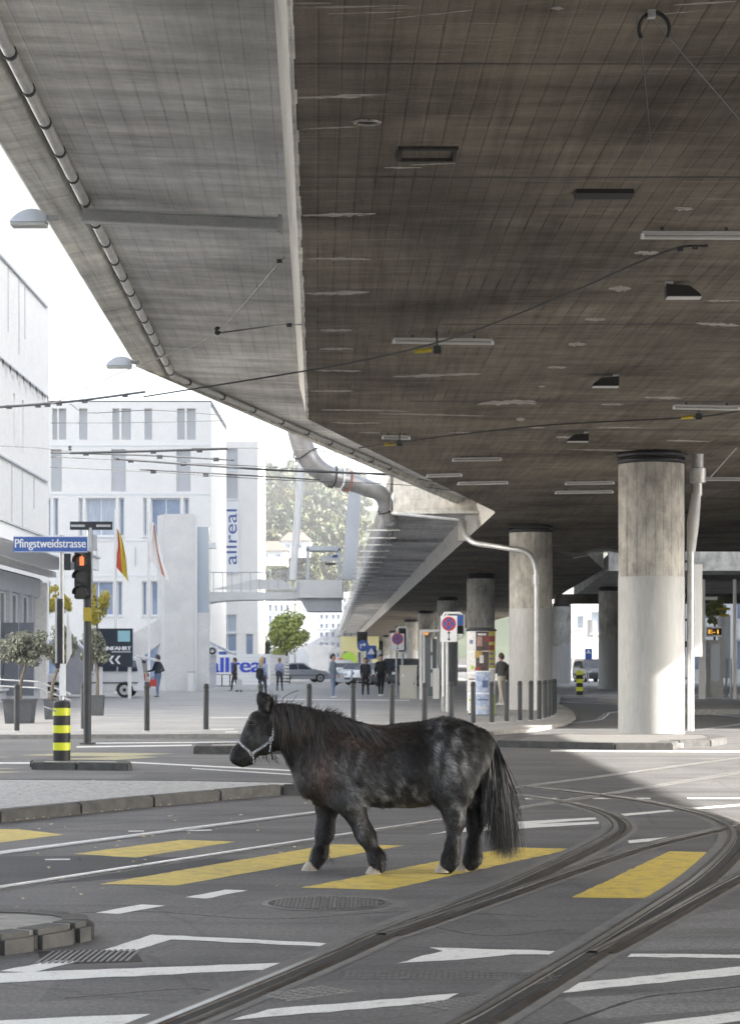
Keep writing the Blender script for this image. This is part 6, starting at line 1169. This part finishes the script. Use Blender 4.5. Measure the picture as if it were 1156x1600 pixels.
# hooves
M['hoof'] = worn('hoof_horn', (.3, .25, .2), (.48, .42, .35), 30, .55, 0, .2, 80)
for hx, w_, lift in ((587, -.125, 0), (486, .12, 0), (693, -.13, .012), (728, .12, 0)):
    p = Vector(pw(hx, 1362.6, w_)); p.z = lift; mb = MB(); n = 18; vs = []
    for z, r, dx in ((0, .058, -.008), (.02, .055, -.004), (.05, .046, .006), (.065, .038, .012)):
        vs += [(p.x+dx+r*1.12*math.cos(2*math.pi*j/n)*(1 if math.cos(2*math.pi*j/n) < 0 else .8), p.y+r*.86*math.sin(2*math.pi*j/n), p.z+z) for j in range(n)]
    mb.add(vs, [(i*n+j, i*n+(j+1) % n, (i+1)*n+(j+1) % n, (i+1)*n+j) for i in range(3) for j in range(n)]+[tuple(range(n-1, -1, -1)), tuple(range(3*n, 4*n))]); mb.build('hoof', M['hoof'], pony, smooth=True)
# eye, nostril, mouth line
e = near_surface(393.5, 1128.5); M['eye'] = plain('eye', (.01, .008, .006), .08)
ball(MB(), e+Vector((0, .006, 0)), .016, 14, s=(1.2, .8, .75)).build('eye', M['eye'], pony, smooth=True)
M['lid'] = plain('eyelid', (.075, .07, .065), .6)
MB().tube([near_surface(386+q*2.2, 1127.5-3.2*math.sin(q*math.pi/7)+.2*q, .004) for q in range(8)], .0042, 6).build('eyelid', M['lid'], pony, smooth=True)
MB().tube([near_surface(386+q*2.2, 1131-.5+1.5*math.sin(q*math.pi/7), .002) for q in range(8)], .003, 6).build('eyelid', M['lid'], pony, smooth=True)
ball(MB(), near_surface(366.5, 1176)+Vector((.002, .004, 0)), .012, 10, s=(.6, .6, 1.2)).build('nostril', M['black'], pony, smooth=True)
MB().tube([near_surface(x_, y_, .002) for x_, y_ in ((369, 1190), (374, 1188), (380, 1185), (386, 1183))], .003, 5).build('mouth', M['black'], pony)
M['earin'] = plain('ear_inside', (.05, .042, .038), .8)
# halter
hal = bpy.data.objects.new('halter', None); COL.objects.link(hal); hal.parent = pony; hal['label'] = 'white and black braided rope halter'
m_, t_, b_ = newmat('braided_rope'); v_ = mapped(t_, (1, 1, 1)); wv = N(t_, 'ShaderNodeTexChecker', Scale=95.0); t_.links.new(v_, wv.inputs['Vector']); wv.inputs[1].default_value = (.72, .74, .8, 1); wv.inputs[2].default_value = (.05, .05, .06, 1); t_.links.new(wv.outputs[0], b_.inputs['Base Color']); b_.inputs['Roughness'].default_value = .8; M['braid'] = m_
def strap(name, px, r=.0085):
    pts = catmull([near_surface(x_, y_, .006) for x_, y_ in px], 4)
    mb = MB(); mb.tube(pts, r, 7)
    for i, p_ in enumerate(pts[:-1]):
        for f_ in (.25, .75): ball(mb, p_.lerp(pts[i+1], f_)+Vector((0, -.006*(1 if (i+int(f_ > .5)) % 2 else .3), .004*(1 if i % 2 else -1))), r*.75, 6)
    return mb.build(name, M['braid'], hal, smooth=True)
strap('noseband', [(373, 1158), (380, 1165), (387, 1171), (394, 1177)]); strap('cheek_strap', [(395, 1177), (404, 1171), (413, 1165), (423, 1157), (427, 1152)]); strap('crown_strap', [(427, 1152), (428, 1142), (429, 1130), (430, 1120)]); strap('chin_strap', [(394, 1179), (397, 1186), (396, 1192)], .006)
strap('throat_strap', [(424, 1157), (423, 1167), (422, 1174)], .006)
for x_, y_ in ((394, 1177.5), (425, 1154)):
    c_ = near_surface(x_, y_, .012); MB().tube([c_+Vector((.014*math.cos(a), 0, .014*math.sin(a))) for a in np.linspace(0, 2*math.pi, 13)], .0035, 6).build('ring', M['galv'], hal, smooth=True)
MB().tube([near_surface(425, 1172, .01), near_surface(425, 1172, .01)+Vector((.003, -.004, -.03)), near_surface(425, 1172, .01)+Vector((.006, -.004, -.07))], .006, 6).build('rope_end', M['cable'], hal)
# a stiff stray hair of the mane
MB().tube([pw(438, 1096), pw(445, 1088), pw(455, 1083), pw(466, 1079)], .0022, 4).build('stray_hair', M['cable'], pony)
# ------------------------------------------------------------------ vehicles
M['carglass'] = plain('car_glass', (.03, .04, .06), .06, spec=.9); M['tyre'] = plain('tyre', (.02, .02, .02), .8); M['rim'] = plain('rim', (.55, .56, .57), .3, .7); M['lightred'] = plain('tail_lamp', (.45, .04, .03), .2); M['lightclear'] = plain('head_lamp', (.75, .76, .78), .15); M['plastic'] = plain('bumper_plastic', (.05, .05, .055), .6)
def car(name, base, yaw, colour, label, kind='van', L=4.6, W=1.78, H=1.7, tailgate=False):
    """side profile lofted across the width with tumblehome; +x is the front"""
    root = thing(name, base, label, 'car'); Rz = Matrix.Rotation(yaw, 4, 'Z'); paint = plain(name+'_paint', colour, .3, .05, coat=.6)
    if kind == 'van': top = [(-.5, .36), (-.495, .56), (-.47, .93), (-.40, 1.0), (.12, 1.0), (.27, .62), (.43, .54), (.495, .42), (.5, .2)]
    else: top = [(-.5, .4), (-.49, .6), (-.46, .66), (-.33, .95), (-.2, 1.0), (.0, .99), (.17, .66), (.42, .57), (.495, .42), (.5, .2)]
    def half(z): return W/2*(1-.0*z) if z < .6 else W/2*(1-(z-.6)*.42)
    arch = [(-.32, .335), (.31, .335)]; r = .345
    def bottom():
        pts = [(.5, .16)]
        for cx_ in (.31, -.32):
            for a in np.linspace(0, math.pi, 9): pts.append((cx_+r/L*1.06*math.cos(a), (.3+r*1.06*math.sin(a))/H if math.sin(a) > .01 else .16))
        return pts+[(-.5, .16)]
    prof = top+bottom(); prof = [(x*L, z) for x, z in prof]; n = len(prof); mb = MB(); T = lambda v: Rz @ Vector(v)+Vector(base)
    vs_ = [T((x, s*(half(z)-(0 if z < .25 else .0)), z*H)) for s in (-1, 1) for x, z in prof]; mb.add(vs_, [tuple(range(n)), tuple(range(2*n-1, n-1, -1))]+[(i, n+i, n+(i+1) % n, (i+1) % n) for i in range(n)]); mb.build('body', paint, root, fix=True, bevel=.03, smooth=True)
    for s in (-1, 1):
        wn = [[(-.44, .64), (-.42, .9), (-.27, .93), (-.26, .64)], [(-.245, .64), (-.255, .93), (-.06, .94), (-.05, .64)], [(-.03, .64), (-.04, .94), (.1, .93), (.235, .64)]] if kind == 'van' else [[(-.36, .66), (-.3, .9), (-.12, .93), (-.11, .66)], [(-.095, .66), (-.105, .93), (.0, .92), (.14, .66)]]
        for q in wn: MB().extr([T((x*L, s*(half(z)+.006), z*H)) for x, z in q], (0, 0, 0), T((0, s*.006, 0))-Vector(base)).build('side_window', M['carglass'], root, fix=True)
        MB().box(T((0, s*(W/2+.01), .36*H)), (L*.88, .03, .05), yaw).build('trim_strip', M['plastic'], root); MB().box(T((-.02*L, s*(W/2+.015), .56*H)), (.16, .04, .03), yaw).build('door_handle', M['plastic'], root)
        MB().box(T((.2*L, s*(W/2+.1), .64*H)), (.14, .2, .13), yaw).build('mirror', paint, root)
        for cx_, _ in arch:
            c = T((cx_*L, s*(W/2-.1), .32)); ax = (T((0, s, 0))-Vector(base)); wh = MB().tube([c-ax*.1, c+ax*.105], .32, 20).build('wheel', M['tyre'], root, smooth=True); MB().tube([c+ax*.09, c+ax*.115], .21, 16).build('rim', M['rim'], wh)
            for a in range(5): MB().box(c+ax*.118, (.15, .02, .05), M=(Rz.to_3x3() @ Matrix.Rotation(a*1.2566, 3, 'Y'))).build('spoke', M['darkgrey'], wh)
        MB().box(T((-.495*L, s*W*.42, .5*H)), (.1, .16, .3), yaw).build('tail_lamp', M['lightred'], root); MB().box(T((.482*L, s*W*.38, .47*H)), (.16, .34, .15), yaw).build('head_lamp', M['lightclear'], root)
    MB().add([T((.128*L, -W*.40, .97*H)), T((.128*L, W*.40, .97*H)), T((.268*L, W*.455, .64*H)), T((.268*L, -W*.455, .64*H))], [(0, 1, 2, 3)]).build('windscreen', M['carglass'], root) if kind == 'van' else MB().add([T((.012*L, -W*.40, .98*H)), T((.012*L, W*.40, .98*H)), T((.168*L, W*.45, .68*H)), T((.168*L, -W*.45, .68*H))], [(0, 1, 2, 3)]).build('windscreen', M['carglass'], root)
    MB().box(T((-.505*L, 0, .3*H)), (.1, W*.96, .26), yaw).build('bumper', M['plastic'], root); MB().box(T((.502*L, 0, .26*H)), (.08, W*.94, .24), yaw).build('bumper', M['plastic'], root); MB().box(T((-.54*L+.12, 0, .47*H)), (.03, .5, .11), yaw).build('number_plate', M['enamel'], root)
    if tailgate:
        a, b = (-.42*L, 1.0*H), (-.61*L, .88*H); q = [T((a[0], -W*.4, a[1])), T((a[0], W*.4, a[1])), T((b[0], W*.43, b[1])), T((b[0], -W*.43, b[1]))]; MB().extr(q, (0, 0, 0), (0, 0, .07)).build('open_tailgate', paint, root, fix=True); MB().box(T((-.47*L, 0, .68*H)), (.06, W*.8, .5*H*.9), yaw).build('boot_opening', M['black'], root)
    return root
b = G(140, 1090, ZP); car('silver_minivan', b+Vector((0, .9, 0)), math.pi, (.72, .73, .75), 'silver minivan with its tailgate open behind the dark entrance board', 'van', 4.6, 1.8, 1.72, True)
for x, y_, yaw, c_, kd, lb in ((578, 1070, -2.2, (.75, .76, .78), 'hatch', 'white small car parked behind the walking woman'), (556, 1067, -1.9, (.6, .62, .64), 'hatch', 'pale grey car beyond the white small car'), (622, 1072, -2.0, (.02, .022, .026), 'van', 'black car behind the beige cabinet'), (535, 1064, -1.5, (.7, .7, .7), 'van', 'far white van at the street end'), (922, 1066, -1.4, (.05, .05, .055), 'van', 'dark off-road car before the sunlit facade'), (470, 1066, .3, (.35, .37, .4), 'hatch', 'grey car behind the lone green tree')):
    car('parked_car', G(x, y_, ZP), yaw, c_, lb, kd, 4.2, 1.76, 1.5 if kd == 'hatch' else 1.75)
b = G(537, 1072, ZP); t = thing('motor_scooter', b, 'small motor scooter with an orange lamp left of the man in jeans', 'scooter')
for dx in (-.55, .55): q = b+Vector((dx, 0, .25)); MB().tube([q+Vector((0, -.05, 0)), q+Vector((0, .05, 0))], .25, 12).build('wheel', M['tyre'], t)
MB().extr([b+Vector((x, -.15, z)) for x, z in ((-.7, .45), (-.6, .85), (0, .8), (.05, .4), (.4, .4), (.5, 1.05), (.6, 1.0), (.55, .4), (.3, .25), (-.4, .25))], (0, 0, 0), (0, .3, 0)).build('body', M['lampgrey'], t, fix=True); MB().box(b+Vector((.6, 0, .8)), (.12, .2, .14)).build('lamp', M['orange'], t); MB().tube([b+Vector((.5, -.3, 1.1)), b+Vector((.5, .3, 1.1))], .025, 6).build('handlebar', M['black'], t)

# ------------------------------------------------------------------ people
SKIN = (.48, .3, .22)
def person(px_, foot, h, yaw, top, legs_, shoes, hairc, label, stride=.22, arm=.1, z0=ZP, long_hair=False, coat=False, elbow=.25, lean=0):
    b = G(px_, foot, z0); s = h/1.75; pr = []; q = lambda x, y_, z: (x*s, y_*s, z*s)       # local: +x forward
    def add(a, c, ra, rb, sy, tg): pr.append((q(*a), q(*c), ra*s, rb*s, sy, tg))
    ln = lean
    add((0, 0, .98), (0+ln*.2, 0, 1.12), .125, .115, 1.25, 1); add((ln*.2, 0, 1.12), (ln*.5, 0, 1.36), .12, .125, 1.45, 1); add((ln*.5, -.12, 1.41), (ln*.5, .12, 1.41), .07, .07, 1, 1); add((ln*.5, 0, 1.44), (ln*.6+.01, 0, 1.54), .052, .05, 1, 0)
    add((ln*.6+.015, 0, 1.60), (ln*.6+.02, 0, 1.66), .085, .092, .86, 0); add((ln*.6+.05, 0, 1.555), (ln*.6+.03, 0, 1.6), .05, .06, .9, 0); add((ln*.6+.1, 0, 1.605), (ln*.6+.105, 0, 1.6), .018, .02, .9, 0)
    for s_ in (-1, 1): add((ln*.6+.01, s_*.078, 1.63), (ln*.6+.01, s_*.083, 1.60), .018, .015, .6, 0)
    add((0, 0, .95), (0, 0, .9), .13, .125, 1.25, 2)
    for s_, f_ in ((-1, 1), (1, -1)):
        k = f_*stride; add((0, s_*.09, .9), (k*.55+.02, s_*.095, .5), .09, .064, 1, 2); add((k*.55+.02, s_*.095, .5), (k, s_*.095, .1), .06, .043, 1, 2); add((k-.03, s_*.095, .045), (k+.15, s_*.1, .035), .045, .038, 1, 3)
        a_ = -f_*arm; sh = (ln*.5, s_*.185, 1.4); el = (ln*.4+a_*.5-.02, s_*.235, 1.12); wr = (ln*.4+a_+elbow*.4, s_*.23, .9+elbow*.25); add(sh, el, .055, .046, 1, 1); add(el, wr, .044, .032, 1, 1); d = (wr[0]+.02, wr[1], wr[2]-.08); add(wr, d, .032, .035, .6, 0)
        for g in range(4): add((d[0]-.02+g*.016, d[1], d[2]), (d[0]-.01+g*.014, d[1]-s_*.01, d[2]-.075+abs(g-1.4)*.01), .011, .009, 1, 0)
        add((d[0]+.03, d[1], d[2]+.03), (d[0]+.05, d[1]-s_*.02, d[2]-.03), .012, .01, 1, 0)
    if coat: add((0, 0, .95), (0, 0, .78), .15, .16, 1.3, 1)
    V_, Q_, tg_ = sdf_mesh(pr, .021, .03, .05); V_ = smooth_mesh(V_, Q_, 2); c, sn = math.cos(yaw), math.sin(yaw); V2 = np.c_[V_[:, 0]*c-V_[:, 1]*sn+b.x, V_[:, 0]*sn+V_[:, 1]*c+b.y, V_[:, 2]+b.z-min(V_[:, 2])]
    t = thing('person', b, label, 'person'); mt = [plain('skin', SKIN, .6), plain('top_cloth', top, .85), plain('leg_cloth', legs_, .85), plain('shoe', shoes, .6)]; raw_mesh('body', V2, Q_, mt, t, midx=tg_)
    hp = [(q(ln*.6-.01, 0, 1.66), q(ln*.6+.005, 0, 1.69), .098*s, .096*s, .88, 0), (q(ln*.6-.05, 0, 1.62), q(ln*.6-.04, 0, 1.66), .075*s, .08*s, .95, 0)]
    if long_hair: hp.append((q(ln*.6-.06, 0, 1.62), q(ln*.5-.12, 0, 1.36), .085*s, .05*s, 1.2, 0))
    V_, Q_, _ = sdf_mesh(hp, .02, .03, .05); V2 = np.c_[V_[:, 0]*c-V_[:, 1]*sn+b.x, V_[:, 0]*sn+V_[:, 1]*c+b.y, V_[:, 2]+b.z+.004]; raw_mesh('hair', V2, Q_, [plain('hair_colour', hairc, .6)], t); return t
def pack(px_, foot, h, yaw, col, label, size=(.2, .3, .46), zc=1.15, name='backpack', cat='backpack'):
    b = G(px_, foot, ZP); s = h/1.75; bk = Matrix.Rotation(yaw, 3, 'Z') @ Vector((-.21*s, 0, 0)); c = b+bk+Vector((0, 0, zc*s)); t = thing(name, c-Vector((0, 0, size[2]/2)), label, cat); m_ = plain('pack_cloth', col, .8); MB().box(c, size, yaw).build('bag', m_, t, bevel=.06, smooth=True); MB().box(c+bk*.55+Vector((0, 0, -.08)), (.08, size[1]*.7, size[2]*.4), yaw).build('pocket', m_, t, bevel=.02)
    for s_ in (-1, 1): o = Matrix.Rotation(yaw, 3, 'Z') @ Vector((.06, s_*.1, 0)); MB().tube([c+o+Vector((0, 0, .2)), c+o*1.3-bk*.5+Vector((0, 0, .26)), c+o-bk*1.2+Vector((0, 0, .1))], .018, 5).build('strap', m_, t)
person(520, 1091, 1.80, -.35, (.25, .3, .35), (.2, .27, .42), (.75, .75, .75), (.03, .02, .015), 'man in a grey blue shirt and light jeans standing on the plaza', .04, .04)
person(571, 1088, 1.66, -1.75, (.02, .022, .028), (.012, .012, .014), (.5, .5, .5), (.07, .03, .02), 'woman with red brown hair in a dark blazer walking towards us', .2, .18, long_hair=True); 
person(595, 1088, 1.80, -1.4, (.015, .015, .017), (.012, .012, .013), (.8, .8, .8), (.012, .01, .01), 'man all in black with white shoes walking beside the woman', .22, .12)
person(410, 1092, 1.68, 1.1, (.32, .38, .55), (.05, .06, .09), (.1, .1, .1), (.45, .33, .16), 'woman with long blond hair and a blue top seen from behind', .16, .1, long_hair=True); pack(410, 1092, 1.68, 1.1+math.pi*.0, (.02, .022, .026), 'black backpack on the blond woman', zc=1.05)
person(437, 1079, 1.70, 1.3, (.35, .38, .55), (.04, .05, .08), (.1, .1, .1), (.2, .13, .07), 'person in a lilac top walking away right of the blond woman', .15, .1); pack(437, 1079, 1.7, 1.3, (.05, .06, .09), 'dark shoulder bag on the person in the lilac top', (.14, .3, .32), .92)
person(367, 1080, 1.70, -2.9, (.03, .032, .04), (.02, .02, .025), (.3, .3, .3), (.03, .025, .02), 'thin person in black passing in front of the hoarding', .16, .1)
person(247, 1089, 1.78, 2.6, (.035, .045, .06), (.16, .22, .36), (.35, .4, .45), (.03, .025, .02), 'man in a dark jacket and jeans at the open tailgate', .08, .2, elbow=.6)
person(783, 1102, 1.76, 2.2, (.1, .1, .1), (.5, .47, .4), (.6, .6, .6), (.05, .03, .02), 'person in a dark jacket and cream trousers beside the second column', .2, .1, elbow=.7); pack(789, 1102, 1.74, 3.6, (.015, .015, .017), 'black rucksack between the cream trousered person and the second column', (.24, .34, .6), 1.1)
b = G(374, 1081, ZP); t = thing('wheeled_suitcase', b, 'grey wheeled suitcase pulled by the thin person in black', 'suitcase'); MB().box(b+Vector((0, 0, .36)), (.28, .34, .56)).build('case', M['lampgrey'], t, bevel=.04); MB().tube([b+Vector((-.08, 0, .62)), b+Vector((-.1, 0, 1.0)), b+Vector((-.2, 0, 1.0))], .015, 5).build('pull_handle', M['galv'], t)
for s_ in (-1, 1): MB().tube([b+Vector((s_*.1, -.12, .05)), b+Vector((s_*.1, -.06, .05))], .05, 8).build('wheel', M['tyre'], t)
b = G(174+62, 1090, ZP); t = thing('red_jerrycan', b+Vector((.1, 0, .5)), 'red bag held at the minivan tailgate', 'bag'); MB().box(b+Vector((.1, 0, .62)), (.28, .2, .3)).build('bag', M['signred'], t, bevel=.03); MB().tube([b+Vector((0, 0, .76)), b+Vector((.1, 0, .86)), b+Vector((.2, 0, .76))], .015, 5).build('handle', M['black'], t)
# ------------------------------------------------------------------ air
hz = MB().box((0, 520, 52), (760, 1240, 120)).build('haze', []); tag(hz, kind='stuff')
m_ = bpy.data.materials.new('haze'); m_.use_nodes = True; t_ = m_.node_tree; t_.nodes.clear(); pv = t_.nodes.new('ShaderNodeVolumePrincipled'); pv.inputs['Density'].default_value = .00025; pv.inputs['Color'].default_value = (.96, .97, 1, 1)
mo = t_.nodes.new('ShaderNodeOutputMaterial'); t_.links.new(pv.outputs[0], mo.inputs['Volume']); hz.data.materials.append(m_)
